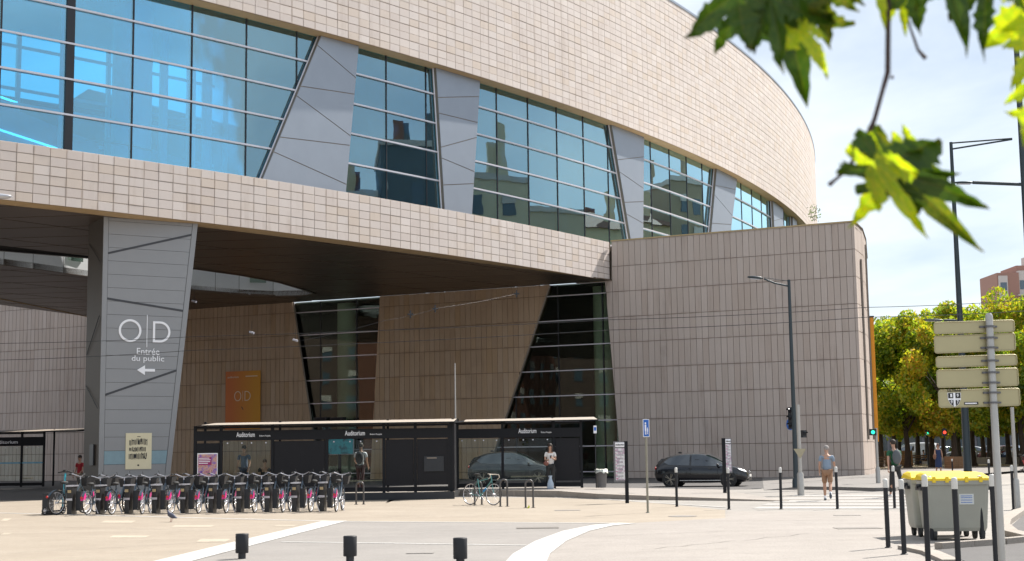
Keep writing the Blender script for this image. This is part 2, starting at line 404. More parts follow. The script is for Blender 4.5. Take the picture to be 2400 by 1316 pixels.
# lines let into the paving
def band(name, pts, w, z, mat, kind='structure', w1=None):
    pts = [Vector((p[0], p[1], 0)) for p in pts]; L, Rr = [], []
    for i, p in enumerate(pts):
        d = (pts[min(i+1, len(pts)-1)]-pts[max(i-1, 0)]).normalized(); nn = Vector((-d.y, d.x, 0)); ww = w if w1 is None else w+(w1-w)*i/(len(pts)-1)
        L.append(p+nn*ww/2); Rr.append(p-nn*ww/2)
    mb = MB()
    for i in range(len(pts)-1):
        mb.quad(*[(q.x, q.y, z) for q in (Rr[i], Rr[i+1], L[i+1], L[i])])
    return tag(mb.build(name, mat), kind=kind)
band('white_stone_line', gp((-40, 1202), (400, 1213), (803, 1223), (1440, 1227)), 0.16, 0.006, PAINT)
band('white_stone_line', gp((350, 1330), (590, 1270), (785, 1222)), 0.62, 0.008, PAINT)
band('white_stone_line', gp((660, 1271), (900, 1274), (1232, 1279)), 0.13, 0.006, PAINT)
band('white_stone_band', gp((1225, 1330), (1245, 1300), (1290, 1270), (1350, 1246), (1410, 1233), (1470, 1227.5)), 0.62, 0.012, PAINT, w1=0.5)
band('white_stone_line', gp((1300, 1166.5), (1420, 1171), (1560, 1181), (1700, 1190)), 0.14, 0.008, PAINT)
for (x0, x1, y0, y1) in ((255, 352, 1256, 1261), (460, 540, 1264, 1271), (235, 320, 1221, 1226), (400, 505, 1232, 1236), (0, 28, 1216, 1222), (0, 30, 1250, 1254), (640, 700, 1231, 1234)):
    sheet('paving_patch', gp((x0, y1), (x1-12, y1), (x1, y0), (x0+10, y0)), 0.004, PATCH)
# zebra crossing
for i, (ya, yb) in enumerate(((1160.5, 1163.5), (1167, 1170.5), (1174, 1177.5), (1181, 1184.5), (1188.5, 1193))):
    sheet('crossing_stripe', gp((1850-i*22, yb), (2130+i*10, yb), (2120+i*10, ya), (1866-i*22, ya)), 0.004, FADED)
# dark street under and beyond the trams, and the shaded road by the building
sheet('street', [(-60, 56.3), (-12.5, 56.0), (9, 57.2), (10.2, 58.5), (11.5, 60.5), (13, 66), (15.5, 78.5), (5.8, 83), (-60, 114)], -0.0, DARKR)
# raised bus platform with kerb stones
kb = [G(*p) for p in ((1840, 1175.5), (1692, 1174), (1546, 1172.5), (1400, 1170), (1308, 1166), (1205, 1164), (1076, 1163))]
kb[0].z = kb[1].z = 0
front = [(-12.6, 50.6), (-9.5, 50.6), (-6, 50.6), (-2.4, 50.8)] + [(p.x, p.y) for p in reversed(kb)]
hts = [0.22]*(len(front)-4) + [0.17, 0.12, 0.07, 0.012]
mb = MB(); kbm = MB()
for i in range(len(front)-1):
    (xa, ya), (xb, yb) = front[i], front[i+1]
    mb.quad((xa, ya+.30, hts[i]), (xb, yb+.30, hts[i+1]), (xb, 57.0, hts[i+1]), (xa, 57.0, hts[i]))
struct('bus_platform', mb, GRAV)
n_k = 0
for i in range(len(front)-1):
    a, b = Vector((*front[i], 0)), Vector((*front[i+1], 0)); L = (b-a).length; m = max(1, round(L/1.15))
    d = (b-a)/m; nrm = Vector((-d.y, d.x, 0)).normalized()*.30
    for j in range(m):
        p = a+d*j+d.normalized()*.008; q = a+d*(j+1)-d.normalized()*.008
        h0 = hts[i]+(hts[i+1]-hts[i])*j/m+.004; h1 = hts[i]+(hts[i+1]-hts[i])*(j+1)/m+.004
        k = MB().add([p, q, q+nrm, p+nrm]+[Vector((v.x, v.y, h)) for v, h in ((p, h0), (q, h1), (q+nrm, h1), (p+nrm, h0))],
                     [(0, 1, 5, 4), (1, 2, 6, 5), (2, 3, 7, 6), (3, 0, 4, 7), (4, 5, 6, 7)])
        tag(k.build('kerb_stone', KERBM), kind='structure')
# raised pavement at the building corner, right
pv = [G(*p, 0.12) for p in ((1480, 1140), (1790, 1142), (1880, 1140.5), (1960, 1141.5), (2050, 1144), (2100, 1144), (2160, 1122))]
mb = MB(); pts = [Vector((13.6, 78.9, .006))]+[Vector((p.x, p.y, .006 if i < 1 else .12)) for i, p in enumerate(pv[1:])]+[Vector((40, 100, .12)), Vector((30, 100, .12)), Vector((24, 96, .12)), Vector((18.8, 76.3, .12))]
for t in tessellate_polygon([pts]):
    f = [pts[i] for i in t]
    if (f[1]-f[0]).cross(f[2]-f[0]).z < 0: f.reverse()
    mb.add(f, [(0, 1, 2)])
for i in range(0, len(pts)-5):
    p, q = pts[i], pts[i+1]; mb.quad((p.x, p.y, -.01), (q.x, q.y, -.01), tuple(q), tuple(p))
struct('pavement', mb, PAVM)
# kerbed corner island bottom right, with the road beyond it
def kerbline(pts, w=0.28, h=0.12):
    for i in range(len(pts)-1):
        a, b = Vector((*pts[i], 0)), Vector((*pts[i+1], 0)); L = (b-a).length; m = max(1, round(L/0.9)); d = (b-a)/m
        nn = Vector((-d.y, d.x, 0)).normalized()*w
        for j in range(m):
            p = a+d*j+d.normalized()*.005; q = a+d*(j+1)-d.normalized()*.005
            k = MB().add([p, q, q+nn, p+nn]+[v+Vector((0, 0, h)) for v in (p, q, q+nn, p+nn)], [(0, 1, 5, 4), (1, 2, 6, 5), (2, 3, 7, 6), (3, 0, 4, 7), (4, 5, 6, 7)])
            tag(k.build('kerb_stone', KERBM), kind='structure')
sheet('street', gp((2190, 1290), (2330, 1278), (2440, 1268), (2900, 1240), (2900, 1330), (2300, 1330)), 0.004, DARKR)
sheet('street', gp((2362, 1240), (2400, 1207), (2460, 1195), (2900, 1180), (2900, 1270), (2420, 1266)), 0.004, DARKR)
kerbline(gp((2252, 1322), (2200, 1300), (2140, 1287)), 0.25, 0.06)
kerbline(gp((2440, 1266), (2340, 1276), (2190, 1287)), 0.16, 0.10)
kerbline(gp((2420, 1192), (2375, 1205), (2340, 1228), (2335, 1240), (2352, 1256), (2400, 1268)), 0.26, 0.10)
# manhole covers and patches on the ground
for (x, y, w, h, r_) in ((1260, 1238, .9, .5, 0), (1600, 1211, .7, .7, 1), (2010, 1239, .9, .5, 0), (1985, 1209, .6, .3, 0), (985, 1297, .45, .3, 0), (1330, 1197, .7, .4, 0)):
    p = G(x, y); t = MB()
    if r_: t.lathe([(w*.5, 0), (w*.5, .004)], (0, 0, 0), 20)
    else: t.box(-w*.5, w*.5, -h*.5, h*.5, 0, .004)
    o = tag(t.build('manhole_cover', IRON if x in (1260, 2010) else GREY), 'flat %s in the ground %s' % ({1260: 'dark drain cover', 1600: 'round grey cover', 2010: 'dark rough cover', 1985: 'thin grey cover', 985: 'small grey cover', 1330: 'grey cover'}[x],
        {1260: 'on the grey strip behind the curved white band', 1600: 'right of the blue pedestrian sign', 2010: 'left of the wheelie bins', 1985: 'below the walking man in a cap', 985: 'beside the rightmost squat bollard', 1330: 'in front of the cycle hoops'}[x]), 'cover')
    o.location = (p.x, p.y, 0.006)
# dry ground and grass under the far trees
sheet('park_ground', [(22, 84), (60, 80), (140, 85), (140, 145), (40, 150), (24, 110)], 0.004, DIRT)

rgk = random.Random(12)
for i, (x0, y0, x1, y1) in enumerate(((1310, 1262, 1700, 1246), (1500, 1290, 1900, 1252), (1590, 1225, 1980, 1219), (560, 1268, 20, 1298), (120, 1236, 500, 1244), (900, 1210, 1400, 1216), (960, 1245, 1330, 1240))):
    a, b = G(x0, y0), G(x1, y1); P = []
    for k in range(15): q = a.lerp(b, k/14); P.append((q.x, q.y+rgk.uniform(-.14, .14)))
    band('paving_crack', P, .018, .0072, IRON)
# ------------------------------------------------------------------ concert hall: plan curve of the drum
_A = (-19.55083, 53.44068, 0.73517, 0.65082, -0.07239, 0.02257)
_ds = 0.1; _tab = {}
def _th(s):
    u = s/100; return _A[2]+_A[3]*u+((_A[4]*u*u+_A[5]*u**3) if u > 0 else 0)
_n0, _n1 = -400, 1400
_tab[0] = (_A[0], _A[1])
x, y = _A[0], _A[1]
for i in range(1, _n1+1):
    t = _th((i-.5)*_ds); x += math.cos(t)*_ds; y += math.sin(t)*_ds; _tab[i] = (x, y)
x, y = _A[0], _A[1]
for i in range(-1, _n0-1, -1):
    t = _th((i+.5)*_ds); x -= math.cos(t)*_ds; y -= math.sin(t)*_ds; _tab[i] = (x, y)
def cu(s, d=0.0, z=0.0):
    k = s/_ds; i = math.floor(k); f = k-i; i = max(_n0, min(_n1-1, i))
    a, b = _tab[i], _tab[i+1]; t = _th(s)
    return Vector((a[0]+(b[0]-a[0])*f-math.sin(t)*d, a[1]+(b[1]-a[1])*f+math.cos(t)*d, z))
def cuM(s, d=0.0, z=0.0):
    t = _th(s); p = cu(s, d, z)
    return Matrix(((math.cos(t), -math.sin(t), 0, p.x), (math.sin(t), math.cos(t), 0, p.y), (0, 0, 1, z), (0, 0, 0, 1)))
def hit(px, py, d):
    r = ray(px, py); az = r.x/r.y; lo, hi = -15.0, 95.0
    for _ in range(40):
        m = (lo+hi)/2; p = cu(m, d)
        if p.x/p.y < az: lo = m
        else: hi = m
    p = cu(lo, d); return (lo, EYE+r.z/r.y*p.y)
W0 = Vector((5.85, 82.5, 0)); W1 = Vector((18.616, 76.388, 0)); WL = (W1-W0).length; WD = (W1-W0)/WL; WN = Vector((WD.y, -WD.x, 0))
WM = Matrix(((WD.x, -WN.x, 0, W0.x), (WD.y, -WN.y, 0, W0.y), (0, 0, 1, 0), (0, 0, 0, 1)))   # local x along wall, y into the wall
def wl(px, py, d=0.0):
    r = ray(px, py); o = Vector((0, 0, EYE)); p0 = W0-WN*d; t = (p0-o).dot(WN)/r.dot(WN); p = o+r*t
    return ((p-W0).dot(WD), p.z)
ZT, ZB, ZU, ZR = 13.75, 11.45, 21.12, 30.8
hall = thing('concert_hall', 'large curved stone and glass concert hall with a lower stone wing at right', 'building', (0, 84, 0))
def hp(mb, name, mat, parent=None, kind=None):
    o = mb.build(name, mat, parent or hall, True)
    if kind: o['kind'] = kind
    return o
def ribbon(mb, s0, s1, step, prof, M=None):
    # sweep an open profile of (d, z) points along the curve
    n = max(1, int(round((s1-s0)/step))); rows = []
    for i in range(n+1):
        s = s0+(s1-s0)*i/n; rows.append([cu(s, d, z) for d, z in prof])
    vs = [p for r in rows for p in r]; m = len(prof)
    mb.add(vs, [(i*m+j, (i+1)*m+j, (i+1)*m+j+1, i*m+j+1) for i in range(n) for j in range(m-1)])
# --- lower parapet band
lower = hp(ribbon(MB(), -35, 39.2, .7, [(.03, ZB+.0), (.03, ZT-.01), (.75, ZT-.01)]) or MB(), 'x', JOINT) if False else None
mb = MB(); ribbon(mb, -35, 39.0, .7, [(.05, ZB), (.05, ZT-.015), (.80, ZT-.015)]); low = hp(mb, 'lower_parapet', JOINT)
mb = MB(); ribbon(mb, -35, 39.0, .7, [(1.05, ZB+.003), (.0, ZB+.003)]); hp(mb, 'parapet_soffit', OCHRE, low)
tw, th_, gap = 0.68, (ZT-ZB)/6, 0.022
tl = []
for k in range(-45, 57):
    for j in range(6): tl.append((k, j))
tiles = [(k, j) for k, j in tl if (k+.5)*tw+.35 < 39.05]
vis = [t for t in tiles if inframe(cu((t[0]+.5)*tw, 0, ZB+(t[1]+.5)*th_), 10)]
vis.sort(key=lambda t: cu((t[0]+.5)*tw).y); vis = set(vis[:300])
tm = MB().tile(tw-gap, th_-gap, .05).mesh('facade_tile'); tm.materials.append(TILE)
rest = MB()
for k, j in tiles:
    jig = random.uniform(-.004, .003); M = cuM((k+.5)*tw, -.0+jig, ZB+j*th_+gap/2)
    if (k, j) in vis: put('parapet_tile', tm, low, M, True)
    else: rest.tile(tw-gap, th_-gap, .05, M)
hp(rest, 'parapet_tiles', TILE, low, 'stuff')
# --- upper drum
mb = MB(); ribbon(mb, -40, 139, .7, [(.75, ZU), (.0+.05, ZU), (.05, ZR)]); up_ = hp(mb, 'upper_wall', JOINTL)
mb = MB(); ribbon(mb, -40, 139, .7, [(.80, ZU-.004), (.0, ZU-.004)]); hp(mb, 'upper_soffit', OCHRE, up_)
mb = MB(); ribbon(mb, -40, 139, .7, [(.0, ZR-.02), (-.04, ZR-.02), (-.04, ZR+.14), (.5, ZR+.14), (10, ZR-.3), (10, 24.5)]); hp(mb, 'roof_edge', FIN, up_)
rows = 25; rh = (ZR-ZU)/rows
tiles = [(k, j) for k in range(-16, 200) for j in range(rows)]
vis = []
for k, j in tiles:
    p = cu((k+.5)*tw, 0, ZU+(j+.5)*rh)
    if k*tw < 90 and inframe(p, 6): vis.append((p.y, k, j))
vis.sort(); vis = set((k, j) for _, k, j in vis[:300])
tm2 = {}
rest = MB()
for k, j in tiles:
    g2 = .030 if j % 2 == 0 else .012; gx = .026 if k % 4 == 0 else .012
    M = cuM((k+.5)*tw, random.uniform(-.004, .003), ZU+j*rh+g2)
    if (k, j) in vis:
        key = (j % 2 == 0, k % 4 == 0)
        if key not in tm2:
            tm2[key] = MB().tile(tw-gx, rh-g2, .05).mesh('facade_tile'); tm2[key].materials.append(TILE)
        put('facade_tile', tm2[key], up_, M, True)
    else: rest.tile(tw-gx, rh-g2, .05, M)
hp(rest, 'facade_tiles', TILE, up_, 'stuff')
# --- slanted metal fins between the glazed bays
fins_px = [
 ([(752, 85), (842, 103), (812, 447), (617, 415)], [((748, 110), (834, 183)), ((708, 203), (829, 221)), ((698, 227), (820, 318)), ((658, 322), (817, 341)), ((645, 358), (810, 432))]),
 ([(1022, 160), (1126, 190), (1107, 502), (1042, 490)], [((1024, 229), (1120, 227)), ((1034, 267), (1116, 287)), ((1036, 345), (1116, 323)), ((1038, 372), (1110, 402)), ((1041, 434), (1110, 431))]),
 ([(1433, 290), (1510, 325), (1508, 560), (1478, 560)], [((1449, 375), (1508, 368)), ((1453, 404), (1508, 442)), ((1460, 475), (1508, 473)), ((1468, 502), (1508, 524))]),
 ([(1680, 398), (1728, 420), (1713, 543), (1667, 545)], [((1681, 436), (1724, 445)), ((1678, 461), (1717, 507)), ((1671, 524), (1714, 527))]),
 ([(1812, 470), (1836, 487), (1835, 530), (1815, 532)], [((1815, 518), (1835, 512))]),
 ([(1858, 500), (1868, 508), (1868, 525), (1858, 528)], [])]
FINS = []
def surf(mb, poly, d0, d1):
    # convex (s,z) polygon wrapped on the curve; subdivide in s by slicing so that it follows the curve
    s0 = min(p[0] for p in poly); s1 = max(p[0] for p in poly); k = max(1, int(math.ceil((s1-s0)/1.6)))
    for i in range(k):
        a = s0+(s1-s0)*i/k; b = s0+(s1-s0)*(i+1)/k
        q = clip(clip(poly, (a, 100), (a, 0)), (b, 0), (b, 100))
        if len(q) < 3 or area(q) < 1e-5: continue
        n = len(q); vs = [cu(p[0], d0, p[1]) for p in q]+[cu(p[0], d1, p[1]) for p in q]
        mb.add(vs, [tuple(range(n)), tuple(reversed(range(n, 2*n)))]+[(j, j+n, (j+1) % n+n, (j+1) % n) for j in range(n)])
def inset(poly, e):
    out = list(poly); n = len(poly)
    for i in range(n):
        a, b = poly[i], poly[(i+1) % n]; L = math.hypot(b[0]-a[0], b[1]-a[1])
        if L < 1e-6: continue
        nx, nz = -(b[1]-a[1])/L*e, (b[0]-a[0])/L*e
        out = clip(out, (a[0]+nx, a[1]+nz), (b[0]+nx, b[1]+nz))
        if len(out) < 3: return []
    return out
def edge_s(e, z): (sa, za), (sb, zb) = e; return sa+(sb-sa)*(z-za)/(zb-za)
for q, joints in fins_px:
    tl_, tr_, br_, bl_ = [hit(*p, .45) for p in q]
    le = (tl_, bl_); re = (tr_, br_)
    L1, L0 = edge_s(le, ZU), edge_s(le, ZT) if len(FINS) < 4 else edge_s(le, 17.0)
    R1, R0 = edge_s(re, ZU), edge_s(re, ZT) if len(FINS) < 4 else edge_s(re, 17.0)
    zb = ZT
    poly = [(L0, zb), (R0, zb), (R1, ZU), (L1, ZU)]
    FINS.append((L0, R0, R1, L1))
    fm = MB(); surf(fm, poly, .475, 1.1); fin = hp(fm, 'slanted_fin', FINEDGE)
    # panels between the joints
    lines = []
    for a, b in joints:
        ha, hb = hit(*a, .45), hit(*b, .45)
        # carry the joint through to both edges
        da = (ha[0]-hb[0], ha[1]-hb[1]); lines.append(((ha[0]+da[0]*.5, ha[1]+da[1]*.5), (hb[0]-da[0]*.5, hb[1]-da[1]*.5)))
    cur = poly
    for a, b in lines:
        up = clip(cur, a, b); dn = clip(cur, b, a)
        if len(up) >= 3:
            p = inset(up, .022)
            if len(p) >= 3: m_ = MB(); surf(m_, p, .45, .474); hp(m_, 'fin_panel', FIN, fin)
        cur = dn
        if len(cur) < 3: break
    if len(cur) >= 3:
        p = inset(cur, .022)
        if len(p) >= 3: m_ = MB(); surf(m_, p, .45, .474); hp(m_, 'fin_panel', FIN, fin)
# --- curtain wall: panes, mullions, transoms, bay by bay
ZTR = [ZT, 15.33, 16.80, 18.28, 19.78, ZU]
bays = []
prevR = ((-40, ZT), (-40, ZU))
for i, (L0, R0, R1, L1) in enumerate(FINS):
    bays.append((prevR[0][0], L0, L1, prevR[1][0])); prevR = ((R0, ZT), (R1, ZU))
bays.append((prevR[0][0], 130, 130, prevR[1][0]))
for bi, (b0, b1, b2, b3) in enumerate(bays):
    bay = [(b0, ZT), (b1, ZT), (b2, ZU), (b3, ZU)]
    gz = MB()
    frame = MB(); surf(frame, [(b0-.02, ZT-.02), (b1+.02, ZT-.02), (b1, ZT+.06), (b0, ZT+.06)], .68, .86)
    bo = hp(frame, 'curtain_wall', WHITEMET)
    smin, smax = min(b0, b3), max(b1, b2)
    k0 = math.floor((smin-.23)/2.85); ms = [.23+2.85*k for k in range(k0, k0+80) if .23+2.85*k < smax+2.85]
    mu = MB()
    for k in range(len(ms)-1):
        for j in range(5):
            cell = [(ms[k], ZTR[j]), (ms[k+1], ZTR[j]), (ms[k+1], ZTR[j+1]), (ms[k], ZTR[j+1])]
            q = clipc(cell, bay)
            if len(q) < 3 or area(q) < .01: continue
            q = inset(q, .018)
            if len(q) < 3: continue
            c = cu(sum(p[0] for p in q)/len(q), .75, sum(p[1] for p in q)/len(q))
            if inframe(c, 60) and ms[k] < 84:
                m_ = MB(); n = len(q); m_.add([cu(p[0], .75, p[1]) for p in q]+[cu(p[0], .765, p[1]) for p in q], [tuple(range(n)), tuple(reversed(range(n, 2*n)))])
                hp(m_, 'window_pane', GLASS, bo)
            else:
                n = len(q); gz.add([cu(p[0], .75, p[1]) for p in q], [tuple(range(n))])
    if gz.f: hp(gz, 'far_panes', GLASS, bo, 'stuff')
    for s in ms:
        q = clipc([(s-.028, ZT), (s+.028, ZT), (s+.028, ZU), (s-.028, ZU)], bay)
        if len(q) >= 3:
            m_ = MB(); surf(m_, q, .715, .93); hp(m_, 'mullion', BLACKMET, bo)
    for z in ZTR[1:-1]:
        q = clipc([(smin, z-.038), (smax, z-.038), (smax, z+.038), (smin, z+.038)], bay)
        if len(q) >= 3:
            m_ = MB(); surf(m_, q, .64, .74); hp(m_, 'transom', WHITEMET, bo)
    # pale edge bars along the slanted sides
    for (sa, sb) in ((b0, b3), (b1, b2)):
        if sa in (-40, 130): continue
        mb = MB().tube([cu(sa, .66, ZT), cu(sb, .66, ZU)], .045, 6); hp(mb, 'edge_bar', WHITEMET, bo)
    q = [(smin, ZU-.10), (smax, ZU-.10), (smax, ZU), (smin, ZU)]
# thick black post beside the first mullion
mb = MB(); surf(mb, [(2.93, ZT), (3.28, ZT), (3.28, ZU), (2.93, ZU)], .69, .95); hp(mb, 'steel_post', BLACKMET)
# --- foyer behind the glass
mb = MB(); ribbon(mb, -40, 130, 1.4, [(.85, ZT-.05), (9.6, ZT-.05), (9.6, ZT-.5)]); hp(mb, 'foyer_floor', FLOORI)
mb = MB(); ribbon(mb, -40, 130, 1.4, [(9.6, ZU+.02), (.80, ZU+.02)]); hp(mb, 'foyer_ceiling', plain('ceiling_grey_blue', (.55, .60, .62), .7))
inner = MB()
for i in range(-14, 8):
    s = i*2.4; a = cu(s, 9.2, 0)
    inner.box(-.09, .09, -.09, .09, ZT, ZU, cuM(s, 9.2, 0))
for z in (ZT+.1, 16.2, 18.3, 20.3):
    m_ = MB(); ribbon(inner, -34, 16, 1.2, [(9.1, z-.08), (9.1, z+.08), (9.25, z+.08)])
hp(inner, 'inner_window_frame', INTW)
mb = MB(); ribbon(mb, -34, 17, 1.2, [(9.3, ZT), (9.3, 15.6)]); hp(mb, 'inner_low_wall', plain('deep_blue_wall', (.05, .13, .20), .6))
mb = MB(); ribbon(mb, 17, 130, 1.4, [(8.0, ZT), (8.0, ZU)]); hp(mb, 'foyer_back_wall', plain('foyer_wall', (0.30, 0.33, 0.33), 0.6))
for (s, d, r) in ((7.2, 3.0, .85), (12.5, 5.0, .24), (9.8, 4.6, .2), (1.6, 5.5, .16), (36.6, 2.4, .75), (22.0, 3.2, .5), (48, 2.6, .6), (-8, 3.4, 1.05), (62, 2.6, .5)):
    p = cu(s, d, 0); hp(MB().cyl((p.x, p.y, ZT-.04), (p.x, p.y, ZU), r, n=28), 'foyer_column', INTW)
# sloping white light lines / ramp edges and hand rail inside
for (s0, z0, s1, z1) in ((-5, 18.4, 3.4, 16.9), (-5, 16.9, 8.5, 14.6), (-5, 15.0, 3.0, 14.0)):
    mb = MB(); surf(mb, [(s0, z0), (s1, z1), (s1, z1+.07), (s0, z0+.07)], 6.2, 6.3); hp(mb, 'light_strip', plain('lit_strip_%d' % int(z0*10), (.9, .95, 1), .5, emit=1.4))
mb = MB().tube([cu(s, 1.9+((s-6)**2)*.1, ZT+1.0) for s in (3.8, 4.6, 5.4, 6.2, 7.0, 7.8)], .03, 6); hp(mb, 'hand_rail', FINEDGE)
# sloping dark stair block and its landing seen through the foyer
mb = MB(); surf(mb, [(-12, ZT), (7.5, ZT), (7.5, 15.7), (-2, 17.9), (-12, 19.2)], 6.35, 8.2); hp(mb, 'stair_block', plain('stair_blue', (.04, .16, .26), .5))
mb = MB(); surf(mb, [(8.3, ZT), (15, ZT), (15, 15.3), (8.3, 16.2)], 6.6, 7.2); hp(mb, 'foyer_counter', plain('counter_pale', (.45, .50, .52), .5))
for s in (-3.2, 0.4, 3.9, 8.6, 11.2, 14.0):
    hp(MB().box(-.06, .06, -.06, .06, ZT, ZU-.02, cuM(s, 3.1 if s < 8 else 4.2, 0)), 'foyer_post', INTW)
for z in (16.3, 17.7): mb = MB(); ribbon(mb, -8, 13, 1.2, [(4.2, z), (4.2, z+.10), (4.3, z+.10)]); hp(mb, 'foyer_rail', INTW)
# --- soffit under the drum with its long opening
near = [(-31.5, 54.5), (-27.5, 61.0), (-24.35, 67.01), (-22.51, 67.78+.9), (-20.83, 70.2), (-16.71, 74.9), (-14.99, 77.6), (-13.47, 81.06), (-12.55, 85.2)]
far_ = [(-12.3, 87.0), (-12.9, 87.9), (-14.91, 88.12), (-16.8, 86.91), (-19.2, 84.4), (-23.0, 77.32), (-25.0, 73.6), (-26.9, 70.4), (-30.0, 64.5), (-33.5, 58)]
hole = near+far_
tw0 = W0+WD*(-39.6)
outer = [tuple(cu(s, 1.05)[:2]) for s in (-34, -28, -22, -16, -10, -5, 0, 5, 10, 15, 20, 25, 30, 35, 38.3)]
outer += [tuple((W0-WN*(-.02))[:2]), tuple((W0+WD*(-20)+WN*.02)[:2]), tuple((tw0+WN*.02)[:2]), (-30.81, 92.8), (-31.68, 87.42), (-34, 78), (-39, 66), (-48, 50)]
def fan(zz, flip):
    o3 = [Vector((p[0], p[1], zz)) for p in outer]; h3 = [Vector((p[0], p[1], zz)) for p in hole]; al = o3+h3; m_ = MB()
    for t in tessellate_polygon([o3, h3]):
        f = [al[i] for i in t]
        if ((f[1]-f[0]).cross(f[2]-f[0]).z < 0) != flip: f.reverse()
        m_.add(f, [(0, 1, 2)])
    return m_
ZS = ZB+.06
sof = hp(fan(ZS, True), 'soffit', SOFJ)
hp(fan(ZT-.5, False), 'deck_roof', FIN, sof)
m_ = MB()
for i in range(17, 22):
    a, b = outer[i], outer[(i+1) % len(outer)]; m_.quad((*a, ZB-.05), (*b, ZB-.05), (*b, ZT), (*a, ZT))
hp(m_, 'deck_edge', OCHRE, sof)
# sides of the light well: pale panels each side, small windows in the far one
wellmat = plain('white_well_panel', (0.62, 0.65, 0.67), 0.5, var=0.05)
well = MB()
def wellside(pts, top, mat, name):
    L = 0; segs = []
    for i in range(len(pts)-1):
        a, b = Vector((*pts[i], 0)), Vector((*pts[i+1], 0)); m = max(1, round((b-a).length/2.3))
        for j in range(m): segs.append((a+(b-a)*j/m, a+(b-a)*(j+1)/m))
    for a, b in segs:
        d = (b-a).normalized()*.015
        k = MB().quad((*(a+d)[:2], ZB+.0), (*(b-d)[:2], ZB+.0), (*(b-d)[:2], top), (*(a+d)[:2], top)); hp(k, name, mat, wl_)
back = MB()
for i in range(len(hole)):
    a, b = hole[i], hole[(i+1) % len(hole)]
    ca = Vector((-21, 76, 0)); 
    pa = Vector((*a, 0)); pb = Vector((*b, 0)); oa = (pa-ca).normalized()*.05; ob = (pb-ca).normalized()*.05
    back.quad(tuple((pa+oa)[:2])+(ZB,), tuple((pb+ob)[:2])+(ZB,), tuple((pb+ob)[:2])+(19.0,), tuple((pa+oa)[:2])+(19.0,))
wl_ = hp(back, 'light_well', BLACKMET)
wellside(hole+[hole[0]], 19.0, wellmat, 'well_panel')
# trim band round the opening
m_ = MB()
for i in range(len(hole)):
    a, b = Vector((*hole[i], 0)), Vector((*hole[(i+1) % len(hole)], 0)); ca = Vector((-21, 76, 0)); oa = (a-ca).normalized()*.35; ob = (b-ca).normalized()*.35
    m_.quad((a.x, a.y, ZB-.03), (b.x, b.y, ZB-.03), (b.x+ob.x, b.y+ob.y, ZB-.03), (a.x+oa.x, a.y+oa.y, ZB-.03))
    m_.quad((a.x, a.y, ZB-.03), (b.x, b.y, ZB-.03), (b.x, b.y, ZB+.3), (a.x, a.y, ZB+.3))
hp(m_, 'opening_trim', SOFF, sof)
# added panel over the right part of the well, only to shade it
m_ = MB(); m_.add([(-25, 73, 19.0), (-10, 90, 19.0), (-8, 84, 19.0), (-20, 66, 19.0)], [(0, 1, 2, 3)]); hp(m_, 'well_shade_panel', FIN, sof)
for px in (178, 510, 605):
    # small windows in the far side of the well
    py = {178: 604, 510: 644, 605: 656}[px]
    a = hole.index((-23.0, 77.32)); P = atY(px, py, {178: 76.2, 510: 86.2, 605: 87.3}[px])
    M = Matrix.Translation((P.x, P.y-.06, P.z)) @ Matrix.Rotation(R({178: 60, 510: 27, 605: 20}[px]), 4, 'Z')
    f = MB().box(-.5, .5, -.05, .05, -.2, .2, M); f = hp(f, 'well_window', GLASSD, wl_)
# soffit panels: long diamonds between two families of joints
fa, fb = R(-6), R(52)      # directions of the two joint families in plan
ua = Vector((math.cos(fa), math.sin(fa))); ub = Vector((math.cos(fb), math.sin(fb)))
det = ua.x*ub.y-ua.y*ub.x
def toab(p): return ((p[0]*ub.y-p[1]*ub.x)/det, (ua.x*p[1]-ua.y*p[0])/det)
def toxy(a, b): return (ua.x*a+ub.x*b, ua.y*a+ub.y*b)
ab = [toab(p) for p in outer]; a0_, a1_ = min(p[0] for p in ab), max(p[0] for p in ab); b0_, b1_ = min(p[1] for p in ab), max(p[1] for p in ab)
SA, SB = 5.6, 3.1
def ccw(p): return p if sum(p[i][0]*p[(i+1) % len(p)][1]-p[(i+1) % len(p)][0]*p[i][1] for i in range(len(p))) > 0 else p[::-1]
hullo = ccw([p for p in outer])
# outer is close to convex: use its convex hull for clipping
def hull(ps):
    ps = sorted(set(ps))
    def half(ps):
        h = []
        for p in ps:
            while len(h) >= 2 and (h[-1][0]-h[-2][0])*(p[1]-h[-2][1])-(h[-1][1]-h[-2][1])*(p[0]-h[-2][0]) <= 0: h.pop()
            h.append(p)
        return h
    return half(ps)[:-1]+half(ps[::-1])[:-1]
HO = hull(outer); HH = ccw(hull([(p[0]+(p[0]+21)*.03, p[1]) for p in hole]))
ia = int(math.floor(a0_/SA)); ib = int(math.floor(b0_/SB)); cnt = 0; merged = MB()
a = ia*SA
while a < a1_:
    b = ib*SB
    while b < b1_:
        q = ccw([toxy(a, b), toxy(a+SA, b), toxy(a+SA, b+SB), toxy(a, b+SB)]); q = inset(q, .055); q = clipc(q, HO)
        b += SB
        if len(q) < 3 or area(q) < .05: continue
        pcs = []; cur = q
        for i in range(len(HH)):
            e0, e1 = HH[i], HH[(i+1) % len(HH)]
            o_ = clip(cur, e1, e0)
            if len(o_) >= 3 and area(o_) > .02: pcs.append(o_)
            cur = clip(cur, e0, e1)
            if len(cur) < 3: break
        inside_only = not pcs
        if inside_only: continue
        m_ = MB()
        whole = len(cur) < 3 or area(cur) < .01
        for pc in ([q] if whole else pcs): n = len(pc); m_.add([(p[0], p[1], ZB) for p in pc]+[(p[0], p[1], ZS) for p in pc], [tuple(reversed(range(n)))]+[(i, (i+1) % n, (i+1) % n+n, i+n) for i in range(n)])
        hp(m_, 'soffit_panel', SOFF, sof); cnt += 1
    a += SA
print('soffit panels', cnt)
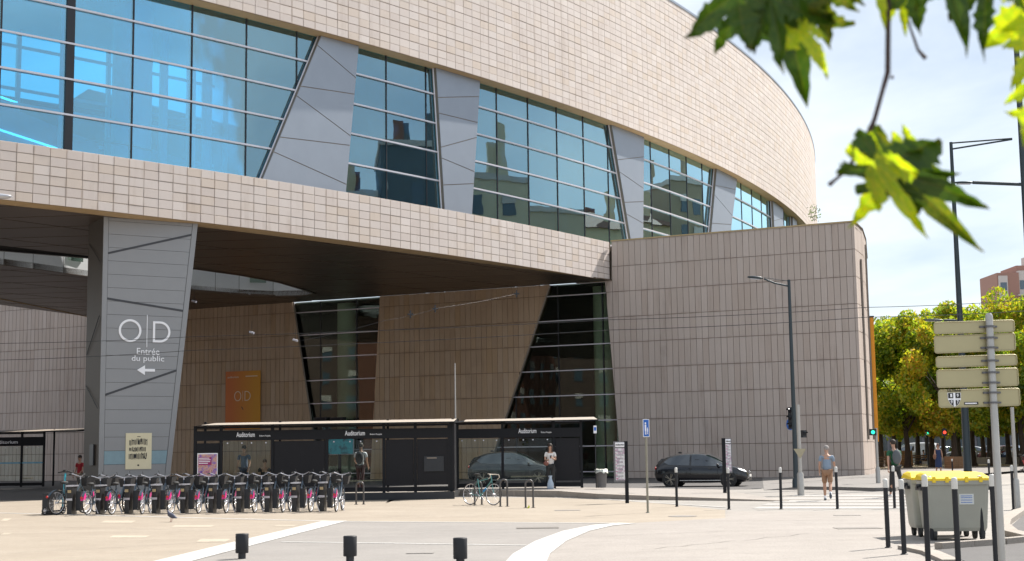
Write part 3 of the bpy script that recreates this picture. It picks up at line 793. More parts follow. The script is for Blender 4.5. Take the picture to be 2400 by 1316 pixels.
# --- the long straight wall: wing at right, shaded wall with two glazed openings under the drum
sw, sh, sz0 = .359, 1.485, .385
def wallback(poly, name, d0=.05, d1=.7, mat=JOINT):
    m_ = MB().poly(poly, d0, d1, WM); return hp(m_, name, mat)
wing = wallback([(.34, 0), (WL-.05, 0), (WL-.05, ZT-.02), (0.02, ZT-.02), (0.02, ZB), (-.45, ZB)], 'wing_wall', d1=.10)
hp(MB().poly([(.345, 0), (1.5, 0), (1.5, ZB), (-.445, ZB)], .10, .6, WM), 'wall_reveal', SLAB, wing)
wallA = wallback([(-72, 0), (-20.27, 0), (-22.38, ZB), (-22.38, ZT-.03), (-72, ZT-.03)], 'shaded_wall', d1=.12)
wallB = wallback([(-16.5, 0), (-8.5, 0), (-4.05, ZB), (-15.76, ZB)], 'shaded_wall')
sm = {}
def slabs(t0, t1, polys, parent, name, maxn, z1=ZT, skip=None, SLAB=SLAB):
    cells = []
    k0 = math.floor(t0/sw+.01); k1 = math.ceil(t1/sw-.01)
    for k in range(k0, k1):
        for j in range(-1, 9):
            za, zb = (0, sz0) if j < 0 else (sz0+j*sh, sz0+(j+1)*sh)
            if za >= z1 or (skip and skip(k*sw, za)): continue
            c = WM @ Vector(((k+.5)*sw, 0, (za+zb)/2)); cells.append((0 if inframe(c, 12) else 1, c.y, k, za, zb))
    cells.sort(); rest = MB(); cnt = 0
    for nf, _, k, za, zb in cells:
        gx = .014 if k % 2 else .024
        q = [(k*sw+gx/2, za+.012), ((k+1)*sw-gx/2, za+.012), ((k+1)*sw-gx/2, zb-.012), (k*sw+gx/2, zb-.012)]; full = area(q)
        pol = polys(k*sw, za); 
        if pol: q = clipc(q, pol)
        if len(q) < 3 or area(q) < .01: continue
        ismall = area(q) < full-.001; M = WM @ Matrix.Translation(((k+.5)*sw, random.uniform(-.004, .004), za+.012))
        if cnt < maxn and not nf:
            cnt += 1
            if not ismall:
                key = (k % 2, round(zb-za, 2), SLAB.name)
                if key not in sm: sm[key] = MB().tile(sw-gx, zb-za-.024, .05).mesh('stone_slab'); sm[key].materials.append(SLAB)
                put(name, sm[key], parent, M, True)
            else: hp(MB().poly(q, 0, .05, WM), name, SLAB, parent)
        else:
            if not ismall: rest.tile(sw-gx, zb-za-.024, .05, M)
            else: rest.poly(q, 0, .05, WM)
    if rest.f: hp(rest, name+'s', SLAB, parent, 'stuff')
def wingpoly(t, za):
    if t < -.01: return [(.34, 0), (1, 0), (1, ZB), (-.45, ZB)]
    if za < ZB and t < .4 and za < 10: return [(.34, 0), (2, 0), (2, ZB), (-.45, ZB)]
    return [(0, -1), (WL, -1), (WL, 20), (0, 20)]
slabs(-.7, WL, wingpoly, wing, 'wall_slab', 300, skip=lambda t, za: t < -.01 and za > ZB)
slabs(-62, -38.76, lambda t, za: None, wallA, 'pinkish_slab', 150)
slabs(-38.76, -20, lambda t, za: [(-70, 0), (-20.27, 0), (-22.80, ZT), (-70, ZT)] if t > -24 else None, wallA, 'shaded_slab', 200, skip=lambda t, za: t > -38 and za > 11.6, SLAB=SLAB_BOUNCE)
slabs(-16.9, -3.8, lambda t, za: [(-16.5, 0), (-8.5, 0), (-4.05, ZB), (-15.76, ZB)], wallB, 'shaded_slab', 300, skip=lambda t, za: za > 11.3, SLAB=SLAB_BOUNCE)
# wing coping, roof and curved flank
hp(MB().box(-.02, WL+.03, -.05, .35, ZT, ZT+.07, WM), 'wing_coping', COPING, wing)
fl = [G(*p, ZT) for p in ((1999, 518), (2008, 537), (2016, 562), (2022, 588), (2024.5, 604))]
flank = [Vector((W1.x, W1.y, 0)), Vector((19.75, 79.2, 0)), Vector((20.95, 83.3, 0)), Vector((22.15, 88.0, 0)), Vector((23.05, 91.5, 0)), Vector((23.6, 95, 0)), Vector((23.5, 100, 0)), Vector((22, 108, 0))]
fb_ = MB(); fm = MB()
for i in range(len(flank)-1):
    a, b = flank[i], flank[i+1]; L = (b-a).length; d = (b-a)/L; n_ = Vector((d.y, -d.x, 0))
    M = Matrix(((d.x, -n_.x, 0, a.x), (d.y, -n_.y, 0, a.y), (0, 0, 1, 0), (0, 0, 0, 1)))
    fb_.box(.5 if i == 0 else 0, L, .05, .4, 0, ZT-.02, M); m = max(1, round(L/.36)); w = L/m
    for k in range(m):
        for j in range(-1, 9):
            za, zb = (0, sz0) if j < 0 else (sz0+j*sh, sz0+(j+1)*sh)
            fm.tile(w-.016, zb-za-.024, .05, M @ Matrix.Translation(((k+.5)*w, random.uniform(-.004, .004), za+.012)))
fo = hp(fb_, 'wing_flank', JOINT); hp(fm, 'flank_slabs', SLAB, fo, 'stuff')
m_ = MB()
for i in range(len(flank)-1):
    a, b = flank[i], flank[i+1]; d = (b-a).normalized(); n_ = Vector((-d.y, d.x, 0))*.35; o_ = Vector((d.y, -d.x, 0))*.05
    m_.add([a+o_, b+o_, b+n_, a+n_]+[p+Vector((0, 0, .07)) for p in (a+o_, b+o_, b+n_, a+n_)], [(0, 1, 5, 4), (4, 5, 6, 7), (3, 2, 1, 0), (2, 3, 7, 6)])
for v in m_.v: v.z += ZT
hp(m_, 'flank_coping', FINEDGE, fo)
m_ = MB(); pts = [W0-WN*.3, W1-WN*.3]+[p for p in flank[1:]]+[Vector((5, 125, 0))]
pts = [Vector((p.x, p.y, ZT-.25)) for p in pts]
for t in tessellate_polygon([pts]):
    f = [pts[i] for i in t]
    if (f[1]-f[0]).cross(f[2]-f[0]).z < 0: f.reverse()
    m_.add(f, [(0, 1, 2)])
hp(m_, 'wing_roof', plain('gravel_roof', (0.45, 0.42, 0.38), 0.9), wing)
# slim dark downpipe slots on the flank
for i, (s_, z0, z1) in enumerate(((2.3, 2.0, 11.9), (6.8, 2.0, 13.2))):
    a, b = flank[0 if i == 0 else 1], flank[1 if i == 0 else 2]; p = a.lerp(b, .55)
    hp(MB().box(p.x+.02, p.x+.10, p.y-.05, p.y+.05, z0, z1), 'flank_slot', FINEDGE, fo)
# glazed openings in the long wall
def opening(poly, vt, cols, name):
    fr = hp(MB().poly([(p[0], p[1]) for p in ((poly[0][0], 0), (poly[1][0], 0), (poly[1][0], .1), (poly[0][0], .1))], .25, .5, WM), name, BLACKMET)
    zs = [0.05]+[sz0+sh*j for j in range(8)]+[ZB]
    for i in range(len(vt)-1):
        for j in range(len(zs)-1):
            q = clipc([(vt[i], zs[j]), (vt[i+1], zs[j]), (vt[i+1], zs[j+1]), (vt[i], zs[j+1])], poly)
            if len(q) >= 3: q = inset(q, .02)
            if len(q) >= 3 and area(q) > .01: hp(MB().poly(q, .36, .375, WM), 'window_pane', GLASSD, fr)
    for t in vt[1:-1]:
        q = clipc([(t-.03, 0), (t+.03, 0), (t+.03, ZB), (t-.03, ZB)], poly)
        if len(q) >= 3: hp(MB().poly(q, .33, .5, WM), 'mullion', BLACKMET, fr)
    for z in zs[1:]:
        q = clipc([(poly[0][0]-5, z-.03), (poly[1][0]+5, z-.03), (poly[1][0]+5, z+.03), (poly[0][0]-5, z+.03)], poly)
        if len(q) >= 3: hp(MB().poly(q, .26, .40, WM), 'transom', WHITEMET, fr)
    for t, r in cols:
        p = WM @ Vector((t, 1.9, 0)); hp(MB().cyl(p, p+Vector((0, 0, ZB)), r, n=24), 'interior_column', plain('pale_green_column_%d' % int(t), (0.80, 0.85, 0.74), 0.5), fr)
    a, b = poly[3], poly[0]; e = MB().tube([WM @ Vector((a[0], .12, a[1])), WM @ Vector((b[0], .12, b[1]))], .07, 6); hp(e, 'edge_bar', FINEDGE, fr)
    return fr
P1 = [(-20.27, 0), (-16.5, 0), (-15.76, ZB), (-22.38, ZB)]
P2 = [(-8.5, 0), (.34, 0), (-.45, ZB), (-4.05, ZB)]
opening(P1, [-23.2, -20.42, -17.69, -15], [(-19.4, .62)], 'lower_glazing')
opening(P2, [-9.35, -6.5, -3.65, -.8, 2.05], [(-1.35, .62)], 'lower_glazing')
# the room behind the openings
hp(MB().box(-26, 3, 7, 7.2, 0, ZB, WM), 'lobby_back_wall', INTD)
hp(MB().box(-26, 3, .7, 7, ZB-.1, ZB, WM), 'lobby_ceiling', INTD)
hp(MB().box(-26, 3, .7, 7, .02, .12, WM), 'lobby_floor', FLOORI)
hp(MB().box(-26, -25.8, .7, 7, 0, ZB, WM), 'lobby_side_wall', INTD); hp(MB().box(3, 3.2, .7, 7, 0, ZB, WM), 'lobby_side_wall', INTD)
# --- pillar
C0 = Vector((-16.78, 57.83, 0)); pd = Vector((3.41, 2.07, 0)).normalized(); pb_ = Vector((-1.18, 1.9, 0))
PMx = Matrix(((pd.x, pb_.x, 0, C0.x), (pd.y, pb_.y, 0, C0.y), (0, 0, 1, 0), (0, 0, 0, 1)))   # local x along face, y=1 is the back
pil = MB(); wt, wb_ = 3.99, 2.86
pil.add([PMx @ Vector(p) for p in ((.03, .02, 0), (wb_-.03, .02, 0), (wb_-.2, 1, 0), (0.0, 1, 0), (.03, .02, ZB+.05), (wt-.03, .02, ZB+.05), (wt-.2, 1, ZB+.05), (0.0, 1, ZB+.05))], [(0, 1, 5, 4), (1, 2, 6, 5), (2, 3, 7, 6), (3, 0, 4, 7), (4, 5, 6, 7)])
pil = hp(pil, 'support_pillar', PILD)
def pw(z): return wb_+(wt-wb_)*z/ZB
PN = Vector((pd.y, -pd.x, 0))
PM = Matrix(((pd.x, -PN.x, 0, C0.x), (pd.y, -PN.y, 0, C0.y), (0, 0, 1, 0), (0, 0, 0, 1)))   # true right-angled frame, y into the pillar
k = 0; z = .03
zz_ = [0.05]+[.21+.555*i for i in range(0, 21)]+[ZB]
for i in range(len(zz_)-1):
    a, b = zz_[i]+.006, zz_[i+1]-.006
    if b <= a: continue
    q = [(.21, a), (pw(a)-.23, a), (pw(b)-.23, b), (.21, b)]
    hp(MB().poly(q, -.02, .03, PM), 'pillar_board', AQUA if abs(a-(1.32+.006)) < .05 else PIL, pil)
for x0, x1 in ((0, .2), None) if False else ((0.0, .195),):
    hp(MB().poly([(x0, 0), (x1, 0), (x1, ZB), (x0, ZB)], -.035, .03, PM), 'corner_trim', PIL, pil)
hp(MB().poly([(wb_-.215, 0), (wb_, 0), (wt, ZB), (wt-.215, ZB)], -.035, .03, PM), 'corner_trim', PIL, pil)
def bar(a, b, w, y0, y1, M, nm, mat, par):
    d = Vector((b[0]-a[0], b[1]-a[1])).normalized(); n_ = (-d.y*w/2, d.x*w/2)
    return hp(MB().poly([(a[0]-n_[0], a[1]-n_[1]), (b[0]-n_[0], b[1]-n_[1]), (b[0]+n_[0], b[1]+n_[1]), (a[0]+n_[0], a[1]+n_[1])], y0, y1, M), nm, mat, par)
for a, b in (((.2, 9.95), (3.75, 10.96)), ((.2, 8.08), (3.5, 7.68)), ((.2, 4.14), (3.2, 5.2))): bar(a, b, .085, -.034, -.018, PM, 'diagonal_strip', STRIP, pil)
# thin joints on the dark side face
sideN = Vector((-pb_.y, pb_.x, 0)).normalized()
for (u0, z0, u1, z1) in ((.1, 9.6, .9, 10.6), (.1, 7.4, .9, 5.9), (.1, 3.6, .9, 4.6)):
    a = C0+pb_*u0+sideN*-.012; b = C0+pb_*u1+sideN*-.012
    a = C0+pb_*u0-Vector((.03, 0, 0)); b = C0+pb_*u1-Vector((.03, 0, 0)); hp(MB().tube([(a.x, a.y, z0), (b.x, b.y, z1)], .014, 4), 'side_joint', BLACKMET, pil)
# lettering on the pillar
def ringO(cx, cz, rx, rz, t, M, parent, name, mat, d=-.055, n=36):
    m_ = MB(); vs = []
    for i in range(n):
        a = 2*PI*i/n; c, s = math.cos(a), math.sin(a)
        vs += [(cx+rx*c, d, cz+rz*s), (cx+(rx-t)*c, d, cz+(rz-t)*s), (cx+rx*c, d+.03, cz+rz*s), (cx+(rx-t)*c, d+.03, cz+(rz-t)*s)]
    fs = []
    for i in range(n):
        j = (i+1) % n; fs += [(4*i, 4*j, 4*j+1, 4*i+1), (4*i+2, 4*j+2, 4*j, 4*i), (4*i+1, 4*j+1, 4*j+3, 4*i+3)]
    m_.add(vs, fs, False, M); return hp(m_, name, mat, parent)
def ringD(x0, x1, z0, z1, t, M, parent, name, mat, d=-.055):
    m_ = MB(); cz = (z0+z1)/2; rz = (z1-z0)/2; rx = rz; cx = x1-rx
    o_ = [(x0, z0)]+[(cx+rx*math.sin(PI*i/16), cz-rz*math.cos(PI*i/16)) for i in range(17)]+[(x0, z1)]
    i_ = [(x0+t, z0+t)]+[(cx+(rx-t)*math.sin(PI*i/16), cz-(rz-t)*math.cos(PI*i/16)) for i in range(17)]+[(x0+t, z1-t)]
    n = len(o_); vs = []
    for a, b in zip(o_, i_): vs += [(a[0], d, a[1]), (b[0], d, b[1]), (a[0], d+.03, a[1]), (b[0], d+.03, b[1])]
    fs = []
    for i in range(n):
        j = (i+1) % n; fs += [(4*i, 4*j, 4*j+1, 4*i+1), (4*i+2, 4*j+2, 4*j, 4*i), (4*i+1, 4*j+1, 4*j+3, 4*i+3)]
    m_.add(vs, fs, False, M); return hp(m_, name, mat, parent)
ringO(1.165, 6.79, .47, .47, .09, PM, pil, 'letter', WHITE)
ringD(2.12, 2.86, 6.33, 7.21, .09, PM, pil, 'letter', WHITE)
hp(MB().poly([(1.86, 6.12), (1.885, 6.12), (1.885, 7.46), (1.86, 7.46)], -.05, -.02, PM), 'divider_line', WHITE, pil)
for body, x_, z_, w_, h_ in (('Entrée', 1.46, 5.81, .95, .27), ('du public', 1.25, 5.47, 1.36, .30)):
    o_ = lettering(body, x_, z_, -.045, w_, h_, WHITE, pil, bold=.004, M=PM, world=True)
m_ = MB().poly([(1.48, 5.17), (1.81, 4.97), (1.81, 5.37)], -.05, -.02, PM).poly([(1.81, 5.115), (2.23, 5.115), (2.23, 5.225), (1.81, 5.225)], -.05, -.02, PM); hp(m_, 'arrow', WHITE, pil)
# keypad panel on the dark side
_u = pb_.normalized(); _n = Vector((-_u.y, _u.x, 0)); p = C0+pb_*.30; hp(MB().box(0, .55, -.01, .05, 1.3, 2.15, Matrix(((_u.x, _n.x, 0, p.x), (_u.y, _n.y, 0, p.y), (0, 0, 1, 0), (0, 0, 0, 1)))), 'service_panel', BLACKMET, pil)
# ------------------------------------------------------------------ things standing against the hall
ORANGE = plain('orange_banner', (0.60, 0.22, 0.03), 0.6, var=0.1)
def orange_mat():
    m, n, b = mk('orange_gradient_print')
    tcn = N(n, 'ShaderNodeTexCoord'); sp = N(n, 'ShaderNodeSeparateXYZ'); n.links.new(tcn.outputs['Generated'], sp.inputs[0])
    n.links.new(ramp(n, sp.outputs[0], [(0.15, (0.62, 0.17, 0.035)), (0.85, (0.66, 0.30, 0.02))]), b.inputs['Base Color']); b.inputs['Roughness'].default_value = 0.6
    return m
t0, z1_ = wl(529, 872, -.12); t1, _ = wl(610, 872, -.12)
P0 = WM @ Vector((t0, -.12, 0)); rzw = math.atan2(WD.y, WD.x)
bn = thing('banner', 'tall orange banner with O D letters hung on the shaded brown wall', 'banner', (P0.x, P0.y, 3.3), rzw)
bw = t1-t0; bh = z1_-3.3
MB().box(0, bw, 0, .05, 0, bh).build('banner_cloth', orange_mat(), bn)
BANL = plain('banner_print', (0.80, 0.66, 0.50), 0.6)
m_ = MB(); 
def ring_local(parent, cx, cz, rx, rz, t, mat, y=-.012, D=False, name='letter'):
    m_ = MB(); o_, i_ = [], []
    if D:
        o_ = [(cx-rx, cz-rz)]+[(cx+rx-rz+rz*math.sin(PI*i/12), cz-rz*math.cos(PI*i/12)) for i in range(13)]+[(cx-rx, cz+rz)]
        r2 = rz-t; i_ = [(cx-rx+t, cz-r2)]+[(cx+rx-rz+r2*math.sin(PI*i/12), cz-r2*math.cos(PI*i/12)) for i in range(13)]+[(cx-rx+t, cz+r2)]
    else:
        for i in range(28): a = 2*PI*i/28; o_.append((cx+rx*math.cos(a), cz+rz*math.sin(a))); i_.append((cx+(rx-t)*math.cos(a), cz+(rz-t)*math.sin(a)))
    n = len(o_); vs = []
    for a, b in zip(o_, i_): vs += [(a[0], y, a[1]), (b[0], y, b[1])]
    m_.add(vs, [(2*i, 2*((i+1) % n), 2*((i+1) % n)+1, 2*i+1) for i in range(n)]); return m_.build(name, mat, parent)
ring_local(bn, bw*.36, bh*.57, .28, .33, .055, BANL); ring_local(bn, bw*.645, bh*.57, .24, .32, .055, BANL, D=True)
MB().box(bw*.5, bw*.5+.02, -.012, 0, bh*.48, bh*.66).build('divider_line', BANL, bn)
lettering('auditorium', bw*.06, bh*.885, -.012, bw*.32, .13, BANL, bn, bold=.01); lettering('saison', bw*.6, bh*.885, -.012, bw*.3, .13, BANL, bn, bold=.01) if False else MB().box(bw*.58, bw*.92, -.012, 0, bh*.90, bh*.915).build('small_print', BANL, bn)
MB().add([(bw*.46, -.012, bh*.39), (bw*.50, -.012, bh*.34), (bw*.53, -.012, bh*.33), (bw*.49, -.012, bh*.385)], [(3, 2, 1, 0)]).build('small_print', BLACKMET, bn)
# orange banner strip on the flank
p = Vector((22.9, 90.6, 0))
ob = thing('banner', 'narrow bright orange banner down the far flank of the stone wing', 'banner', (p.x, p.y, 1.9), R(84))
MB().box(0, 2.6, -.17, .06, 0, 7.9).build('banner_cloth', plain('bright_orange_cloth', (0.80, 0.33, 0.02), 0.6), ob)
MB().box(-.05, 2.65, -.20, .09, 7.9, 8.0).build('banner_rail', BLACKMET, ob); MB().box(-.05, 2.65, -.20, .09, -.08, 0).build('banner_rail', BLACKMET, ob)
# poster on the pillar
pp = PM @ Vector((1.07, -.06, 1.12)); pr = math.atan2(pd.y, pd.x)
po = thing('poster', 'cream poster with heavy black lettering fixed low on the metal pillar', 'poster', tuple(pp), pr)
CREAM = plain('cream_paper', (0.66, 0.60, 0.42), 0.7, var=.05); INK = plain('black_ink', (0.02, 0.02, 0.02), 0.6)
MB().box(0, 1.07, 0, .04, 0, 1.47).build('paper', CREAM, po)
rr = random.Random(3); ink = MB()
for z0, h, x0, x1, wv in ((.96, .25, .14, .95, .0), (.72, .18, .14, .88, .0), (.40, .26, .13, .90, .0)):
    x_ = x0
    while x_ < x1-.05:
        w_ = rr.uniform(.028, .05); arch = .04*math.sin((x_-x0)/(x1-x0)*PI) if z0 > .9 else 0
        ink.box(x_, x_+w_*.62, -.008, 0, z0+rr.uniform(-.01, .02)+arch, z0+h*rr.uniform(.82, 1.02)+arch)
        if rr.random() < .55: ink.box(x_+w_*.62, x_+w_*1.25, -.008, 0, z0+h*rr.choice((.0, .42, .8))+arch, z0+h*rr.choice((.15, .6, .95))+arch+.02)
        x_ += w_*1.3
ink.box(.49, .56, -.008, 0, .13, .19).box(.46, .60, -.008, 0, 1.31, 1.335); ink.build('lettering', INK, po)
# small plant on the wing roof
def leafy(mb, c, r, n, size, rg, flat=1.0):
    for _ in range(n):
        while True:
            q = Vector((rg.uniform(-1, 1), rg.uniform(-1, 1), rg.uniform(-1, 1)))
            if q.length < 1: break
        p = Vector(c)+Vector((q.x*r[0], q.y*r[1], q.z*r[2])); a = Vector((rg.gauss(0, 1), rg.gauss(0, 1), rg.gauss(0, .6))).normalized(); b = a.cross(Vector((rg.gauss(0, 1), rg.gauss(0, 1), rg.gauss(0, 1)))).normalized()
        s = size*rg.uniform(.6, 1.3); mb.add([p-a*s, p+b*s*.5, p+a*s, p-b*s*.5], [(0, 1, 2, 3)])
def leafmat(name, stops, trans=0.45, rough=0.5):
    m = bpy.data.materials.new(name); m.use_nodes = True; n = m.node_tree; n.nodes.clear(); o = N(n, 'ShaderNodeOutputMaterial')
    r = rnd(n); big = noise(n, 0.28, 3, .5)
    v = math_(n, 'ADD', math_(n, 'MULTIPLY', r, 0.55), math_(n, 'SUBTRACT', math_(n, 'MULTIPLY', big, 1.1), 0.32))
    c = ramp(n, v, stops)
    d = N(n, 'ShaderNodeBsdfDiffuse'); n.links.new(c, d.inputs[0]); t = N(n, 'ShaderNodeBsdfTranslucent'); n.links.new(c, t.inputs[0])
    gl = N(n, 'ShaderNodeBsdfGlossy'); gl.inputs['Roughness'].default_value = rough; gl.inputs[0].default_value = (.5, .5, .5, 1)
    m1 = N(n, 'ShaderNodeMixShader'); m1.inputs[0].default_value = trans; n.links.new(d.outputs[0], m1.inputs[1]); n.links.new(t.outputs[0], m1.inputs[2])
    m2 = N(n, 'ShaderNodeMixShader'); m2.inputs[0].default_value = 0.06; n.links.new(m1.outputs[0], m2.inputs[1]); n.links.new(gl.outputs[0], m2.inputs[2]); n.links.new(m2.outputs[0], o.inputs[0]); return m
BUSH = leafmat('roof_plant_leaves', [(0.1, (.10, .17, .06)), (.9, (.22, .28, .10))])
p = G(1914, 515, ZT); rp = thing('roof_plant', 'small scrubby plant growing on the stone wing roof edge', 'plant', (p.x, p.y+.6, ZT))
mb = MB(); leafy(mb, (0, 0, .45), (.45, .35, .55), 75, .07, random.Random(4)); mb.build('leaves', BUSH, rp)
MB().tube([(0, 0, 0), (.05, 0, .4), (.2, .1, .9)], .012, 5).tube([(0, 0, 0), (-.2, 0, .5)], .012, 5).build('stem', PILD, rp)
# ------------------------------------------------------------------ bus shelters
DG = plain('shelter_charcoal', (0.012, 0.013, 0.016), 0.6, spec=.2); DG2 = plain('shelter_panel_dark', (0.014, 0.014, 0.017), 0.5, spec=.2)
ROOFM = plain('shelter_roof_top', (0.36, 0.31, 0.26), 0.6)
BENCH = plain('bench_slats', (0.30, 0.24, 0.17), 0.6)
ADM = None
def pastel(name, a, b_, c_, sc_=4.0):
    m, n, b = mk(name); f = noise(n, sc_, 3, .6, pos=True); n.links.new(ramp(n, f, [(0.30, a), (0.45, b_), (0.62, c_), (0.75, a)]), b.inputs['Base Color']); b.inputs['Roughness'].default_value = .35; return m
AD1 = pastel('poster_print_faces', (.25, .05, .22), (.62, .35, .25), (.18, .10, .45), 5.0)
AD2 = pastel('aqua_screen_print', (.02, .35, .45), (.05, .5, .6), (.02, .04, .08), 1.6)
def shelter(label, Y0, xs, base, Z, hpost, roofx, panels, texts, group, Y1=None, depth=1.7, fz=(1.93, 2.28), thick=.1):
    A = atXon(xs[0], Y0, Z); B = atXon(xs[-1], Y1 or Y0, Z); rz = math.atan2(B.y-A.y, B.x-A.x); L = (B-A).length
    s = thing('bus_shelter', label, 'bus shelter', tuple(A), rz, group)
    d = (B-A).normalized()
    def lx(px):  # photo column -> distance along the shelter
        lo, hi = -6.0, L+6
        for _ in range(40):
            m = (lo+hi)/2
            if proj(A+d*m)[0] < px: lo = m
            else: hi = m
        return lo
    X = [lx(v) for v in xs]
    for x in X: MB().box(x-.05, x+.05, -.05, .06, 0, hpost+.02).build('post', DG, s)
    for x in X[::2]: MB().box(x-.04, x+.04, depth-.1, depth-.02, 0, hpost+.2).build('post', DG, s)
    MB().box(X[0], X[-1], -.07, -.01, fz[0], fz[1]).build('fascia', DG, s)
    MB().box(X[0], X[-1], -.03, .03, .06, .22).build('base_rail', DG, s)
    MB().box(X[0], X[-1], -.02, .04, hpost-.08, hpost).build('top_rail', DG, s)
    r0, r1 = lx(roofx[0]), lx(roofx[1]); m_ = MB()
    # roof slab tilted towards the plaza: its top catches the sun
    za, zb = hpost, hpost+.10
    m_.add([(r0, -.35, za), (r1, -.35, za), (r1, depth+.5, zb), (r0, depth+.5, zb), (r0+.3, -.35, za+.035), (r1, -.35, za+.05), (r1, depth+.5, zb+thick), (r0+.3, depth+.5, zb+.06)], [(3, 2, 1, 0), (0, 1, 5, 4), (1, 2, 6, 5), (2, 3, 7, 6), (3, 0, 4, 7)])
    m_.build('roof_frame', DG, s)
    MB().add([(r0+.32, -.34, za+.042), (r1-.02, -.34, za+.057), (r1-.02, depth+.48, zb+thick+.008), (r0+.32, depth+.48, zb+.068)], [(0, 1, 2, 3)]).build('roof_sheet', ROOFM, s)
    for (i, kind) in panels:
        a, b = X[i]+.06, X[i+1]-.06
        if kind == 'glass':
            k = max(1, round((b-a)/.95)); w = (b-a)/k
            for q in range(k):
                MB().box(a+q*w+.01, a+(q+1)*w-.01, 0, .012, .30, fz[0]-.03).build('glass_panel', CLEAR, s)
                for e in (.2, .8): MB().cyl((a+(q+e)*w, -.03, fz[0]-.09), (a+(q+e)*w, .0, fz[0]-.09), .025, n=8).build('glass_clip', WHITEMET, s)
        elif kind == 'dark': MB().box(a, b, -.01, .05, .28, fz[0]-.04).build('solid_panel', DG2, s)
        elif kind == 'box':
            MB().box(a, b, -.01, .05, .28, fz[0]-.04).build('solid_panel', DG2, s)
            MB().box(a+.25, b-.2, -.05, -.01, .75, 1.28).build('service_box', BLACKMET, s); MB().box(a+.35, a+.7, -.06, -.05, 1.20, 1.24).build('service_strip', FINEDGE, s)
        elif kind == 'ad':
            MB().box(a, b, -.06, .06, .25, fz[0]-.08).build('poster_case', DG, s)
            pc = MB().box(a+.04, b-.04, -.08, -.06, .42, 1.50).build('poster_margin', WHITE, s)
            MB().box(a+.07, b-.07, -.09, -.08, .56, 1.46).build('poster_print', AD1, pc)
            MB().box(a+.09, a+(b-a)*.68, -.10, -.09, 1.08, 1.36).build('poster_caption', plain('magenta_print', (.32, .02, .14), .5), pc)
            for q, (l0, l1) in enumerate(((.10, .56), (.10, .62), (.10, .6), (.10, .5))): MB().box(a+l0, a+l0+(l1-l0)*(b-a), -.106, -.10, 1.31-q*.06, 1.335-q*.06).build('poster_line', WHITE, pc)
    for (px0, px1, body, zz1, hh) in texts:
        a, b = lx(px0), lx(px1); lettering(body, a, zz1, -.085, b-a, hh, WHITE, s, bold=.008 if hh > .12 else .0)
    MB().box(X[1]+.3, X[-2]-.2, depth*.35, depth*.35+.4, .42, .46).build('bench', BENCH, s)
    return s, lx, L
ROOF_D = {}
sh1, lx1, _ = shelter('long dark bus shelter directly behind the row of hire bikes', 50.9, (456, 517, 638, 766, 900, 974, 1058), 0, .22, 2.44, (452, 1068),
    [(0, 'ad'), (1, 'glass'), (2, 'dark'), (3, 'glass'), (4, 'dark'), (5, 'box')],
    [(554, 597, 'Auditorium', 2.05, .17), (608, 634, 'Robert Poujade', 2.04, .075), (809, 856, 'Auditorium', 2.05, .17), (868, 896, 'Robert Poujade', 2.04, .075)], 'bus shelters on the platform', Y1=50.9)
sh2, lx2, _ = shelter('shorter bus shelter with a grey car visible through its glass', 54.6, (1070, 1179, 1300, 1364), 0, .22, 2.52, (1069, 1404),
    [(0, 'glass'), (1, 'glass'), (2, 'dark')], [(1217, 1259, 'Auditorium', 2.09, .18), (1270, 1295, 'Robert Poujade', 2.07, .08)], 'bus shelters on the platform')
sh3, lx3, _ = shelter('bus shelter at the far left edge in the building shade', 76, (-90, 49, 101), 0, .12, 2.86, (-100, 180),
    [(0, 'glass'), (1, 'glass')], [(-20, 40, 'Auditorium', 2.28, .17)], 'bus shelters on the platform', fz=(2.15, 2.62))
MB().box(-3.0, lx3(101), -.05, -.02, 1.22, 1.30).build('leaning_rail', plain('pale_blue_rail', (.18, .42, .58), .4), sh3)
# end wall and dark plinth of the long shelter
MB().box(lx1(440), lx1(1066), -.34, -.08, -.22, .03).build('plinth', BLACKMET, sh1)
MB().box(lx1(1050), lx1(1066), -.04, 1.6, .05, 2.44).build('end_panel', DG2, sh1)
# aqua screen and black lamps behind the first glazed opening
p = WM @ Vector((-19.6, -.3, 1.3)); aq = thing('poster_screen', 'aqua blue advertising screen behind the bus shelter glass', 'screen', tuple(p), rzw)
MB().box(0, 2.0, 0, .06, .3, 1.35).build('screen_face', AD2, aq); MB().box(-.04, 2.04, .06, .12, .26, 1.39).build('screen_frame', WHITEMET, aq); MB().box(.9, 1.1, .06, .12, -1.3, .3).build('leg', BLACKMET, aq)
for i, px in enumerate((750, 788)):
    t_, z_ = wl(px, 985, -.6); p = WM @ Vector((t_, -.6, z_)); fl_ = thing('floodlight', ('left' if i == 0 else 'right')+' one of two black box floodlights above the long shelter roof', 'floodlight', tuple(p), rzw)
    MB().poly([(-.5, .17), (.5, .17), (.4, -.17), (-.4, -.17)][::-1], 0, .4).build('housing', BLACKMET, fl_); MB().cyl((0, .4, 0), (0, .66, 0), .04).build('bracket', BLACKMET, fl_); MB().box(-.36, .36, -.01, 0, -.12, .12).build('lens', DG2, fl_)
